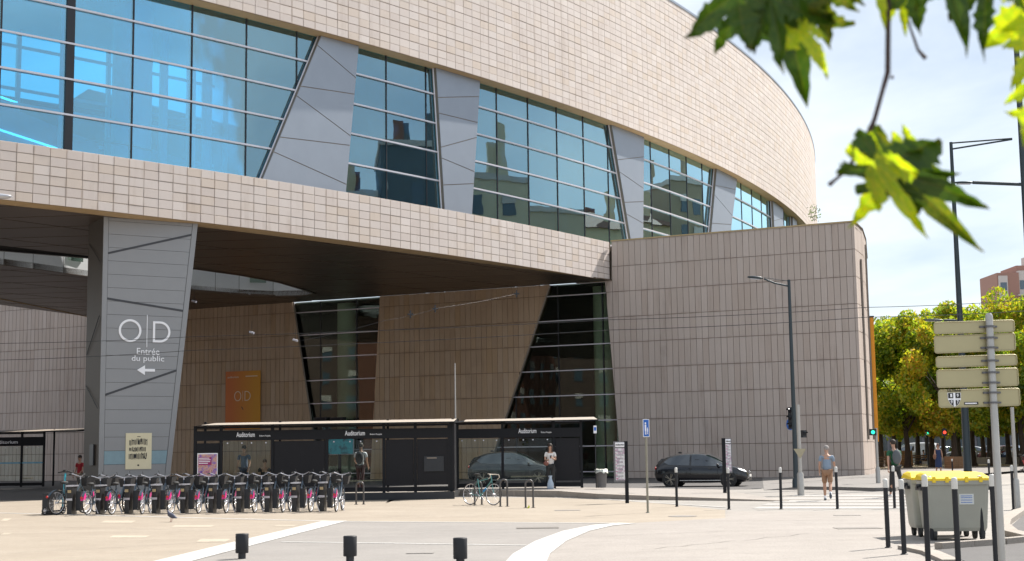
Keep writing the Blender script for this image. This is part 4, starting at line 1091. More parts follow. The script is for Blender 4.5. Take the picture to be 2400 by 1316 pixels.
# ------------------------------------------------------------------ bicycles
TYRE = plain('tyre_rubber', (0.03, 0.03, 0.03), 0.8); RIM = plain('rim_metal', (0.80, 0.80, 0.84), 0.3, .6); PINK = plain('pink_mudguard', (0.55, 0.03, 0.20), 0.45)
BFR = plain('dark_blue_frame', (0.035, 0.06, 0.09), 0.35, coat=.5); BASKET = plain('black_basket', (0.02, 0.02, 0.022), 0.6); GRIP = plain('silver_bar', (0.5, 0.5, 0.55), 0.3, .6); TEAL = plain('teal_frame', (0.02, 0.36, 0.45), 0.3, coat=.5)
def wheel(parent, x, r, col=TYRE, spokes=14, tyre=.022):
    w = MB().torus((0, 0, 0), r-tyre, tyre, 'Y', 28, 6).build('wheel', col, parent); w.location = (x, 0, r)
    m_ = MB().torus((0, 0, 0), r-tyre*2.1, .011, 'Y', 28, 4); m_.cyl((0, -.045, 0), (0, .045, 0), .025, n=8)
    for i in range(spokes): a = 2*PI*i/spokes; m_.tube([(0, .03*(1 if i % 2 else -1), 0), (math.cos(a)*(r-.045), 0, math.sin(a)*(r-.045))], .0035, 3)
    m_.build('rim', RIM, w); return w
def hire_bike(frame=BFR, guard=PINK):
    t = thing('hire_bicycle', '', 'bicycle', (0, 0, 0), 0, 'hire bicycles in the docking row')
    r = .33; wheel(t, 0, r); wheel(t, 1.08, r)
    m_ = MB().tube([(0, 0, r), (.42, 0, .30)], .016).tube([(.42, 0, .30), (.30, 0, .82)], .02).tube([(.42, 0, .30), (.66, 0, .42), (.90, 0, .82)], .030).tube([(0, .05, r), (.32, .02, .72)], .011).tube([(0, -.05, r), (.32, -.02, .72)], .011)
    m_.tube([(.90, 0, .98), (.93, 0, .78), (.97, .05, .66), (1.08, .05, r)], .015).tube([(.93, 0, .78), (.97, -.05, .66), (1.08, -.05, r)], .015); m_.build('frame', frame, t)
    MB().tube([(.74, .29, 1.08), (.82, .22, 1.10), (.90, .05, 1.03), (.90, -.05, 1.03), (.82, -.22, 1.10), (.74, -.29, 1.08)], .014).cyl((.90, 0, .95), (.90, 0, 1.04), .018).build('handlebar', GRIP, t)
    MB().cyl((.74, .29, 1.08), (.80, .235, 1.097), .02, n=8).cyl((.74, -.29, 1.08), (.80, -.235, 1.097), .02, n=8).tube([(.85, .18, 1.10), (.83, .2, 1.2)], .006, 5).build('grips', TYRE, t)
    b = MB(); b.add([(.98, -.15, .76), (1.24, -.15, .78), (1.24, .15, .78), (.98, .15, .76), (.94, -.19, 1.0), (1.30, -.20, 1.02), (1.30, .20, 1.02), (.94, .19, 1.0)], [(0, 3, 2, 1), (0, 1, 5, 4), (1, 2, 6, 5), (2, 3, 7, 6), (3, 0, 4, 7)]); b.build('basket', BASKET, t)
    MB().ball((.27, 0, .875), (.14, .085, .045), 12, 6).cyl((.30, 0, .70), (.29, 0, .86), .013).build('saddle', TYRE, t)
    m_ = MB()
    for i in range(8):
        a0_, a1_ = R(35+i*15), R(50+i*15); p = [(math.cos(a)*.355, y, r+math.sin(a)*.355) for a in (a0_, a1_) for y in (-.035, .035)]; m_.add(p, [(0, 1, 3, 2)])
    m_.build('mudguard', frame, t); m_ = MB()
    for s_ in (-1, 1):
        vs = [(math.cos(R(a))*q, s_*.042, r+math.sin(R(a))*q) for a in (122, 134, 146, 158) for q in (.23, .345)]
        m_.add(vs, [(0, 1, 3, 2), (2, 3, 5, 4), (4, 5, 7, 6)] if s_ > 0 else [(2, 3, 1, 0), (4, 5, 3, 2), (6, 7, 5, 4)])
    for i in range(3):
        a0_, a1_ = R(118+i*16), R(134+i*16); p = [(math.cos(a)*.348, y, r+math.sin(a)*.348) for a in (a0_, a1_) for y in (-.045, .045)]; m_.add(p, [(0, 1, 3, 2)])
    m_.build('skirt_guard', guard, t)
    MB().torus((.42, .07, .30), .09, .012, 'Y', 16, 4).tube([(.42, .06, .30), (.50, .09, .16), (.50, .16, .16)], .01, 5).tube([(.42, -.06, .30), (.34, -.09, .44), (.34, -.16, .44)], .01, 5).build('crank', GRIP, t)
    MB().cyl((-.36, 0, .50), (-.375, 0, .50), .035, n=10).build('rear_reflector', plain('red_reflector', (.5, .02, .02), .3), t)
    MB().tube([(.36, -.05, .28), (.33, -.17, .02)], .01, 5).build('kick_stand', GRIP, t)
    return t
YB = 41.6
bike0 = hire_bike()
bikes = [(205, -4, 0), (262, 0, 0), (333, 2, 0), (400, 1, 0), (465, -2, 0), (530, 2, 0), (597, -1, 0), (663, 1, 0), (728, -2, 0), (788, 3, 0)]
posn = ['second from the left end of the row', 'third from the left, just right of the pillar edge', 'standing below the cream poster', 'below the right edge of the metal pillar', 'in front of the shelter poster case', 'below the left Auditorium lettering', 'just right of the left Auditorium lettering', 'in front of the black shelter panel', 'last but one at the right end of the row', 'at the right end of the row']
for i, (px, dr, _) in enumerate(bikes):
    o = bike0 if i == 0 else copy_tree(bike0)
    rz = R(84+dr); p = atXon(px, YB-.62-(i*.03), 0); o.location = (p.x, p.y, 0); o.rotation_euler = (R(random.uniform(-3, 3)), 0, rz+R(random.uniform(-6, 6)))
    o['label'] = 'near rank hire bicycle, '+posn[i]
# facing-side neighbours: each dock also holds a bike from the far side
bike1 = copy_tree(bike0)
farp = ['left part of the row, by the second stand', 'behind the third bike from the left', 'behind the bike under the poster', 'behind the bike at the pillar edge', 'behind the bike by the poster case', 'behind the bike under the left Auditorium lettering', 'behind the bike left of the black panel', 'behind the bike facing the black panel', 'behind the last but one bike at the right']
for i, px in enumerate((222, 290, 357, 424, 490, 556, 622, 688, 752)):
    o = bike1 if i == 0 else copy_tree(bike1)
    p = atXon(px, YB+1.35-(i*.03), 0); o.location = (p.x, p.y, 0); o.rotation_euler = (0, 0, R(82+random.uniform(-3, 3)))
    o['label'] = 'far rank hire bicycle, '+farp[i]; o['group'] = 'hire bicycles in the far rank'
# docks
DOCK = plain('dock_steel', (0.035, 0.035, 0.037), 0.35, .4)
dk = thing('docking_stand', '', 'docking stand', (0, 0, 0), 0, 'bicycle docking stands')
MB().box(-.07, .07, -.20, .20, 0, .78).build('column', DOCK, dk); MB().box(-.10, .10, -.24, .24, .80, .84).build('cap', GRIP, dk)
MB().box(-.092, .092, -.225, -.22, .40, .46).build('silver_band', GRIP, dk); MB().box(.12, .26, -.02, .15, .1, .66).build('lock_box', BLACKMET, dk); MB().box(-.05, .05, -.226, -.22, .62, .70).build('reader', COPING, dk)
dl = ['between the first two bikes at the left end', 'right of the second bike from left', 'right of the third bike from left', 'right of the bike under the cream poster', 'right of the pillar edge bike', 'left of the left Auditorium lettering', 'below the left Auditorium lettering', 'left of the black shelter panel', 'in front of the black shelter panel', 'at the right end of the row']
for i, px in enumerate((168, 235, 302, 366, 432, 498, 563, 629, 693, 757)):
    o = dk if i == 0 else copy_tree(dk); p = atXon(px, YB+.15-(i*.03), 0); o.location = (p.x, p.y, 0); o.rotation_euler = (0, 0, R(-4)); o['label'] = 'dark steel bicycle docking stand, '+dl[i]
tk = thing('docking_terminal', 'low black docking terminal at the left end of the bike row', 'terminal', tuple(atXon(112, YB+.3)), 0)
MB().box(-.09, .09, -.25, .25, 0, .62).build('housing', BLACKMET, tk); MB().box(-.09, .30, -.3, .3, 0, .05).build('base', DOCK, tk)
tb = copy_tree(bike0, label='large grey and teal bicycle at the left end of the docking row'); p = atXon(132, YB-.2); tb.location = (p.x, p.y, 0); tb.rotation_euler = (0, 0, R(64)); tb.scale = (1.05, 1.05, 1.05); del tb['group']
for ch in tb.children:
    if ch.name.startswith('frame'): ch.data = ch.data.copy(); ch.data.materials[0] = plain('grey_frame', (.16, .2, .22), .4)
    if ch.name.startswith('skirt'): ch.data = ch.data.copy(); ch.data.materials[0] = DOCK
sc_t = thing('kick_scooter', 'upright teal scooter with black handlebar behind the leftmost bicycle', 'scooter', tuple(atXon(146, YB+.5)), R(70))
MB().tube([(0, 0, .15), (.10, 0, 1.18)], .028).build('stem', TEAL, sc_t); MB().tube([(.08, -.24, 1.20), (.11, 0, 1.24), (.08, .24, 1.20)], .02).box(.04, .16, -.05, .05, 1.2, 1.28).build('handlebar', TYRE, sc_t)
MB().box(-.75, 0, -.08, .08, .08, .12).build('deck', BLACKMET, sc_t); wheel(sc_t, .03, .12); wheel(sc_t, -.8, .12)
band('white_stone_line', [(tuple(G(100, 1196)[:2])), tuple(G(815, 1202)[:2])], .02, .006, IRON)
# road bike at the hoop
rb = thing('road_bicycle', 'teal road bicycle with blue bottle locked to the leftmost open hoop', 'bicycle', (0, 0, 0))
p = G(1102, 1184); q = G(1133, 1184.5); rb.location = (p.x, p.y, 0); rb.rotation_euler = (R(-4), 0, R(-30) if False else math.atan2(-.55, .6))
wheel(rb, 0, .34, tyre=.014); wheel(rb, .99, .34, tyre=.014)
MB().tube([(0, 0, .34), (.42, 0, .27)], .014).tube([(.42, 0, .27), (.28, 0, .80)], .016).tube([(.42, 0, .27), (.88, 0, .76)], .020).tube([(.31, 0, .72), (.86, 0, .84)], .016).tube([(0, 0, .34), (.31, 0, .74)], .010).tube([(.85, 0, .92), (.89, 0, .72), (.99, 0, .34)], .014).build('frame', plain('green_teal_frame', (.06, .22, .22), .35, coat=.5), rb)
MB().ball((.25, 0, .94), (.13, .07, .03), 10, 6).cyl((.28, 0, .80), (.26, 0, .93), .012).build('saddle', TYRE, rb)
for s_ in (-1, 1): MB().tube([(.86, 0, .94), (.88, s_*.18, .95), (.98, s_*.2, .94), (1.02, s_*.2, .86), (.93, s_*.2, .80)], .013, 6).build('drop_bar', plain('beige_tape', (.55, .48, .40), .6), rb)
MB().cyl((.55, 0, .42), (.66, 0, .52), .035, n=10).build('bottle', plain('blue_bottle', (.02, .22, .50), .4), rb); MB().torus((.42, .05, .27), .09, .008, 'Y', 16, 4).tube([(.42, .05, .27), (.52, .08, .15)], .01, 5).tube([(.42, -.05, .27), (.32, -.08, .39)], .01, 5).build('crank', GRIP, rb)
# ------------------------------------------------------------------ cycle hoops
HOOP = plain('hoop_steel', (0.10, 0.095, 0.095), 0.35, .5)
def hoop(px, py, w, h, label, rz=0):
    p = G(px, py); t = thing('cycle_hoop', label, 'cycle hoop', (p.x, p.y, 0), rz, 'steel cycle hoops')
    pts = [(-w/2, 0, 0), (-w/2, 0, h-w/2)]+[(-w/2*math.cos(PI*i/8), 0, h-w/2+w/2*math.sin(PI*i/8)) for i in range(1, 8)]+[(w/2, 0, h-w/2), (w/2, 0, 0)]
    MB().tube(pts, .028, 8).build('hoop_tube', HOOP, t)
    for s_ in (-1, 1): MB().cyl((s_*w/2, 0, 0), (s_*w/2, 0, .012), .06, n=12).build('foot_plate', HOOP, t)
hoop(843.5, 1183, .24, .72, 'small dark cycle hoop at the right end of the hire bike row'); hoop(1121, 1184, .22, .72, 'dark cycle hoop with the teal road bicycle leaning on it'); hoop(1181, 1188, .21, .80, 'empty dark cycle hoop nearest the road bicycle'); hoop(1241, 1191, .22, .80, 'empty dark cycle hoop with a yellow leaf at its foot')
lf = MB().add([(-.05, 0, 0), (0, -.01, .05), (.02, 0, .11), (.05, .01, .04), (.02, 0, 0)], [(0, 1, 2, 3, 4)]).build('fallen_leaf', plain('yellow_leaf', (.55, .6, .02), .6)); lf.location = G(1238, 1192); tag(lf, 'small yellow green leaf on the paving under a cycle hoop', 'leaf')
# ------------------------------------------------------------------ bollards
BOLB = plain('bollard_dark_grey', (0.022, 0.023, 0.027), 0.55, spec=.3); BOLW = plain('bollard_white_band', (0.62, 0.61, 0.58), 0.45)
bl = thing('bollard', '', 'bollard', (0, 0, 0), 0, 'slim bollards with white tops')
MB().cyl((0, 0, 0), (0, 0, .97), .038, n=14).build('post', BOLB, bl); MB().lathe([(.0405, .97), (.0405, 1.08), (.036, 1.105), (.015, 1.115)], n=14).build('white_top', BOLW, bl); MB().lathe([(.06, 0), (.055, .012), (.04, .02)], n=14).build('foot', BOLB, bl)
BL = [(1586.5, 1188.5, 1.0, 'between the blue sign and the black car'), (1708.5, 1194.5, 1.0, 'in front of the right timetable totem'), (1831, 1194, 1.0, 'right of the black car, alone on the forecourt'), (1963, 1193.5, 1.0, 'beside the walking man in a cap'),
 (2097, 1192, 1.0, 'in front of the man in green, standing far'), (2082, 1285, 1.0, 'leftmost of the near ones, left of the wheelie bins'), (2119.5, 1300.5, 1.02, 'near one just left of the wheelie bins'), (2176, 1330, 1.12, 'thickest near one in front of the bins left side'),
 (2186, 1268, 1.0, 'between the two wheelie bins and the near bollards'), (2247, 1334, 1.09, 'near one in front of the bin sticker'), (2336, 1332, 1.12, 'nearest one right of the bins, beside the signpost'), (2303, 1267, 1.0, 'touching the right side of the wheelie bins'),
 (2376, 1195, 1.0, 'far right, beside the pale sign pole'), (2320, 1142, .95, 'far one right of the bins, seen above the kerb'), (2233, 1116, .8, 'short far one left of the tall lamp mast'), (2342, 1190, 1.0, 'half hidden by the signpost, far side')]
for i, (px, py, h, lb) in enumerate(BL):
    o = bl if i == 0 else copy_tree(bl); p = G(px, py); o.location = (p.x, p.y, 0); o.scale = (1, 1, h); o.rotation_euler = (0, R(random.uniform(-.6, .6)), random.uniform(0, 3)); o['label'] = 'slim dark bollard, '+lb
sb = thing('squat_bollard', '', 'bollard', (0, 0, 0), 0, 'squat bollards in the foreground')
MB().lathe([(.098, .09), (.104, .10), (.104, .385), (.098, .395), (.0, .398)], n=24).build('head', BOLB, sb); MB().lathe([(.062, 0), (.062, .09)], n=18).build('neck', BLACKMET, sb)
for i, (px, py, lb) in enumerate(((567, 1310, 'leftmost of the three in the foreground'), (820.5, 1318, 'middle one of the three in the foreground'), (1079, 1325, 'rightmost of the three in the foreground'))):
    o = sb if i == 0 else copy_tree(sb); p = G(px, py); o.location = (p.x, p.y, 0); o['label'] = 'squat black cylinder bollard, '+lb
# ------------------------------------------------------------------ lamps, signals, signs
GAL = plain('galvanised_steel', (0.42, 0.41, 0.39), 0.45, .5, var=.12); LAMPD = plain('dark_green_lamp_post', (0.030, 0.045, 0.055), 0.4, .2)
def luminaire(parent, base, d, L=.75):
    # a flat LED head pointing along d from its arm end
    d = Vector(d).normalized(); q = d.to_track_quat('X', 'Z').to_matrix().to_4x4(); M = Matrix.Translation(base) @ q
    m_ = MB(); m_.lathe([(.0, -.05), (.6, -.045), (1, -.01), (.95, .035), (.5, .06), (0, .065)], n=18, sx=L/2, sy=.15)
    for v in range(len(m_.v)): m_.v[v] = M @ (m_.v[v]+Vector((L/2+.05, 0, 0)))
    o = m_.build('lamp_head', LAMPD, parent); k = MB().box(.2, L*.9, -.10, .10, -.06, -.048, M).build('lamp_glass', WHITEMET, o); return o
p = G(1867, 1143.5, .12); lp = thing('street_lamp', 'tall slim dark lamp post in front of the stone wing, carrying traffic lights', 'street lamp', (p.x, p.y, .12))
hh = 10.0; hh = EYE+(1050.5-660)/F_*p.y*1.0-.1
MB().tube([(0, 0, 0), (0, 0, 2.2), (0, 0, hh)], [.115, .085, .058], 12).build('pole', LAMPD, lp)
MB().tube([(0, 0, hh-.25), (-.55, 0, hh-.12), (-.95, 0, hh+.05)], .035, 8).tube([(0, 0, hh-.05), (-.95, 0, hh+.10)], .012, 6).build('arm', LAMPD, lp); luminaire(lp, (-.93, 0, hh+.06), (-1, 0, .10), .62); MB().lathe([(.16, 0), (.15, .3), (.11, .35)], n=12).build('foot', LAMPD, lp)
def signal(label, px, py0, py1, Y, face, lit=None, lenses=3, w=.26):
    p = atY(px, py0, Y); b = atY(px, py1, Y); h = p.z-b.z
    t = thing('traffic_light', label, 'traffic light', (b.x, b.y, b.z), face)
    MB().box(-w/2, w/2, -.10, .10, 0, h).build('housing', BLACKMET, t)
    for i in range(lenses):
        z = h*(1-(i+.5)/lenses); r = min(w*.38, h/lenses*.4)
        v = MB()
        for k in range(7):
            a0, a1 = R(20+k*20), R(40+k*20); v.add([(math.cos(a)*r*1.1, y, z+math.sin(a)*r*1.1) for a in (a0, a1) for y in (-.10, -.10-r*1.2)], [(0, 1, 3, 2)])
        v.build('visor', BLACKMET, t)
        on = lit is not None and i == lit[0]
        MB().cyl((0, -.11, z), (0, -.10, z), r*(.75 if on else 1), n=14).build('lens', plain('signal_%s_lit' % lit[1], {'green': (.02, .8, .45), 'red': (1, .06, .03)}[lit[1]], .4, emit=1.0) if on else DG2, t)
    MB().box(-.03, .03, .10, .22, h*.3, h*.36).box(-.03, .03, .10, .22, h*.7, h*.76).build('bracket', BLACKMET, t); return t
signal('black traffic light facing left on the tall dark lamp post', 1857, 955, 1006, 59.2, R(-62))
signal('small black pedestrian signal on the pale pole with the yield sign', 1881, 1009, 1026, 50, R(40), lenses=1, w=.2)
BLUE = plain('sign_blue', (0.02, 0.13, 0.50), 0.4)
p = atY(1852, 995, 59.6); bs = thing('road_sign', 'small round blue sign beside the black traffic light', 'sign', tuple(p), R(-60)); MB().cyl((0, -.01, 0), (0, .01, 0), .24, n=24).build('sign_plate', BLUE, bs); MB().box(-.12, .12, -.02, -.01, -.03, .03).build('white_arrow', WHITE, bs)
p = G(1877.5, 1162); yp = thing('sign_pole', 'pale steel pole with the back of a triangular yield sign', 'sign', (p.x, p.y, 0)); hy = EYE+(1048-950)/F_*p.y
MB().tube([(0, 0, .75), (0, 0, hy)], .068, 12).build('pole', GAL, yp); MB().lathe([(.12, 0), (.115, .72), (.09, .78)], n=14).build('pole_foot', GAL, yp)
z0 = EYE-(1055-1048)/F_*p.y; MB().poly([(0, z0-.30), (.22, z0+.04), (-.22, z0+.04)], -.10, -.085).build('yield_sign_back', plain('sign_back_beige', (.36, .32, .22), .6), yp)
p = G(2059, 1140, .0); pg = thing('sign_pole', 'pale pole carrying the green pedestrian signal at the building corner', 'signal pole', (p.x, p.y, 0)); hg = EYE+(1045-1004)/F_*p.y
MB().tube([(0, 0, .7), (0, 0, hg)], .055, 12).build('pole', GAL, pg); MB().lathe([(.10, 0), (.095, .72), (.075, .78)], n=14).build('pole_foot', GAL, pg)
pgs = signal('pedestrian signal showing green figure at the building corner', 2046, 1006, 1021, p.y-.1, R(-10), lit=(0, 'green'), lenses=1, w=.28)
for px, py, col, Y, lb in ((2173, 1017, 'green', 104, 'far pedestrian signal showing green among the tree trunks'), (2213, 1014, 'red', 98, 'far signal showing a red light, left of the lamp mast')):
    q = atY(px, py, Y); s_ = thing('traffic_light', lb, 'traffic light', (q.x, q.y, 0)); MB().box(-.13, .13, -.1, .1, q.z-.25, q.z+.25).build('housing', BLACKMET, s_); MB().cyl((0, -.11, q.z), (0, -.10, q.z), .11, n=12).build('lens', MATS.get('signal_%s_lit' % col) or plain('signal_%s_lit' % col, {'green': (.02, .8, .45), 'red': (1, .06, .03)}[col], .4, emit=1.0), s_); MB().cyl((0, 0, 0), (0, 0, q.z+.3), .05, n=10).build('pole', BLACKMET, s_)
# blue pedestrian area sign
p = G(1518.5, 1203); ps = thing('road_sign', 'blue rectangular sign with adult and child figures on a slim pole', 'sign', (p.x, p.y, 0), R(6)); hs = EYE+(1053-984)/F_*p.y
MB().cyl((0, 0, 0), (0, 0, hs+.02), .030, n=12).lathe([(.06, 0), (.05, .02)], n=12).build('pole', plain('olive_grey_pole', (.26, .25, .20), .5), ps)
sp_ = MB().box(-.085, .085, -.05, -.035, hs-.46, hs).build('sign_plate', WHITE, ps); MB().box(-.07, .07, -.056, -.05, hs-.445, hs-.015).build('blue_field', BLUE, sp_)
f = MB(); f.lathe([(.012, 0), (.022, .02), (.022, .03), (.010, .05)], (-.02, -.062, hs-.13), 8).box(-.04, 0, -.064, -.058, hs-.30, hs-.14).box(-.035, -.022, -.064, -.058, hs-.40, hs-.30).box(-.014, -.002, -.064, -.058, hs-.40, hs-.30)
f.box(.02, .045, -.064, -.058, hs-.33, hs-.25).box(.022, .03, -.064, -.058, hs-.39, hs-.33).box(.036, .044, -.064, -.058, hs-.39, hs-.33).lathe([(.006, 0), (.013, .012), (.006, .026)], (.032, -.062, hs-.245), 8); f.build('figures', WHITE, sp_)
p = atXon(1397.5, 54.3, .22); q = atY(1397.5, 1008, 54.3); bsn = thing('road_sign', 'small blue and white bus stop sign at the right end of the shorter shelter', 'sign', tuple(p), 0); MB().cyl((0, 0, 0), (0, 0, q.z-.22+.1), .02, n=8).build('pole', BLACKMET, bsn); o_ = MB().box(-.06, .06, -.03, -.015, q.z-.22-.13, q.z-.22+.16).build('sign_plate', WHITE, bsn); MB().box(-.045, .045, -.036, -.03, q.z-.22-.03, q.z-.22+.1).build('blue_field', BLUE, o_)
# timetable totems
PAPER = pastel('timetable_print', (.62, .62, .64), (.70, .70, .72), (.45, .32, .42), 9.0)
def totem(px, py, label, Z, pxl, pxr, pyt, pyb, rz, postx):
    p = G(px, py, Z); t = thing('timetable_totem', label, 'timetable', (p.x, p.y, Z), rz, 'bus timetable totems'); sc_ = p.y/F_; hor = 1057-(px-1200)*.0138
    zt = EYE+(hor-pyt)*sc_-Z; zb = EYE+(hor-pyb)*sc_-Z; x0 = (pxl-px)*sc_/math.cos(rz); x1 = (pxr-px)*sc_/math.cos(rz); xp = (postx-px)*sc_
    MB().box(xp-.055, xp+.055, -.04, .04, 0, zt+.01).build('post', DG, t); MB().box(x0, x1, -.035, .035, zb, zt).build('panel', plain('totem_grey_%d' % px, (.16, .16, .17), .5), t)
    w = x1-x0; a, b = x0+.05, x1-.04
    MB().box(a, b, -.05, -.035, zt-.17, zt-.03).build('header', WHITE, t); lettering('Auditorium', a+.01, zt-.125, -.056, (b-a)*.92, .05, INK, t, bold=.02)
    sh_ = MB().box(a, b, -.05, -.035, zb+.06, zt-.21).build('timetable_sheet', PAPER, t); Z0, Z1 = zb+.06, zt-.21; k = 9; ln = MB(); mg = MB(); rg = random.Random(px)
    for i in range(k):
        z = Z1-(i+.6)*(Z1-Z0)/k; mg.box(a+.01, a+.03+rg.uniform(0, .05), -.055, -.05, z, z+.02)
        for q in range(3): ln.box(a+.03, b-rg.uniform(.01, .06), -.055, -.05, z-.018-q*.018, z-.011-q*.018)
    mg.build('timetable_marks', plain('magenta_mark_%d' % px, (.5, .08, .25), .5), sh_); ln.build('timetable_lines', plain('grey_print_%d' % px, (.25, .25, .28), .5), sh_)
totem(1469, 1180, 'bus timetable totem in front of the shorter shelter, left one', 0, 1441, 1469, 1035, 1129, 0, 1470)
totem(1705, 1158, 'bus timetable totem in front of the black hatchback, right one', 0, 1700, 1718, 1028, 1108, R(10), 1699)
# litter bin
p = G(1410, 1143.5, .22); lb = thing('litter_bin', 'grey litter bin with a plastic bag lining beside the shorter shelter', 'bin', (p.x, p.y, .22)); BINM = plain('bin_grey', (.13, .13, .135), .5)
MB().lathe([(.17, 0), (.18, .03), (.22, .66), (.235, .66)], n=18).build('bin_body', BINM, lb); m_ = MB(); rg = random.Random(2); prof = []
n = 20; vs = []
for i in range(n): a = 2*PI*i/n; r1 = .235; vs += [(math.cos(a)*.21, math.sin(a)*.21, .60), (math.cos(a)*r1, math.sin(a)*r1, .68+rg.uniform(0, .03)), (math.cos(a)*(r1+.025), math.sin(a)*(r1+.025), .60-rg.uniform(0, .07))]
m_.add(vs, [f for i in range(n) for f in ((3*i, 3*((i+1) % n), 3*((i+1) % n)+1, 3*i+1), (3*i+1, 3*((i+1) % n)+1, 3*((i+1) % n)+2, 3*i+2))], True); m_.build('bag_lining', plain('pale_plastic', (.55, .56, .50), .4), lb)
# tall lamp mast right, with arm, stays
p = G(2269, 1116.5); tm_ = thing('lamp_mast', 'very tall tapering dark mast right of the trees, with a side lamp', 'lamp mast', (p.x, p.y, 0)); Ym = p.y
ht = atY(2222, 334, Ym).z; MB().tube([(0, 0, 0), (0, 0, ht*.35), (0, 0, ht)], [.215, .165, .085], 16).build('mast', LAMPD, tm_); MB().lathe([(.30, 0), (.28, .05), (.22, .08)], n=16).build('foot', LAMPD, tm_)
za_ = atY(2240, 752, Ym).z; MB().tube([(0, 0, za_), (-.85, 0, za_+.03)], .06, 8).build('lamp_arm', LAMPD, tm_); luminaire(tm_, (-.8, 0, za_+.03), (-1, 0, .02), 1.15)
q1 = atY(2372, 325, Ym)-Vector((p.x, p.y, 0)); MB().tube([(0, 0, ht-.05), tuple(q1)], .045, 6).build('stay', LAMPD, tm_); MB().tube([(0, 0, ht-.38), (q1.x, q1.y, q1.z-.05)], .05, 6).build('stay', LAMPD, tm_)
# second mast at the right edge, lamp reaching in
Y2 = 60; pb2 = atXon(2441, Y2); m2 = thing('lamp_mast', 'tall dark mast at the right picture edge with a long arm and lamp', 'lamp mast', (pb2.x, pb2.y, 0)); h2 = atY(2391, 60, Y2).z
MB().tube([(0, 0, 0), (0, 0, h2)], [.18, .11], 14).build('mast', LAMPD, m2); MB().lathe([(.26, 0), (.24, .05), (.19, .08)], n=16).build('foot', LAMPD, m2)
zq = atY(2400, 433, Y2).z; MB().tube([(0, 0, zq), (-2.2, 0, zq+.12)], .075, 8).build('lamp_arm', LAMPD, m2); luminaire(m2, (-2.1, 0, zq+.1), (-1, 0, .02), .85)
# lamp head at the left picture edge
pL = atY(-12, 463, 40); ll = thing('street_lamp', 'street lamp head reaching in at the left picture edge', 'street lamp', (pL.x-.9, pL.y, 0)); MB().tube([(-1.1, 0, 0), (-1.1, 0, pL.z-.05)], [.1, .06], 10).tube([(-1.1, 0, pL.z-.1), (.3, 0, pL.z)], .04, 8).build('post', LAMPD, ll); 
m_ = MB(); m_.lathe([(0, -.06), (.8, -.05), (1, 0), (.8, .05), (.4, .09), (0, .10)], (.85, 0, pL.z+.02), 20, .56, .2); o_ = m_.build('lamp_head', plain('pale_lamp_head', (.45, .46, .5), .3, .3), ll)
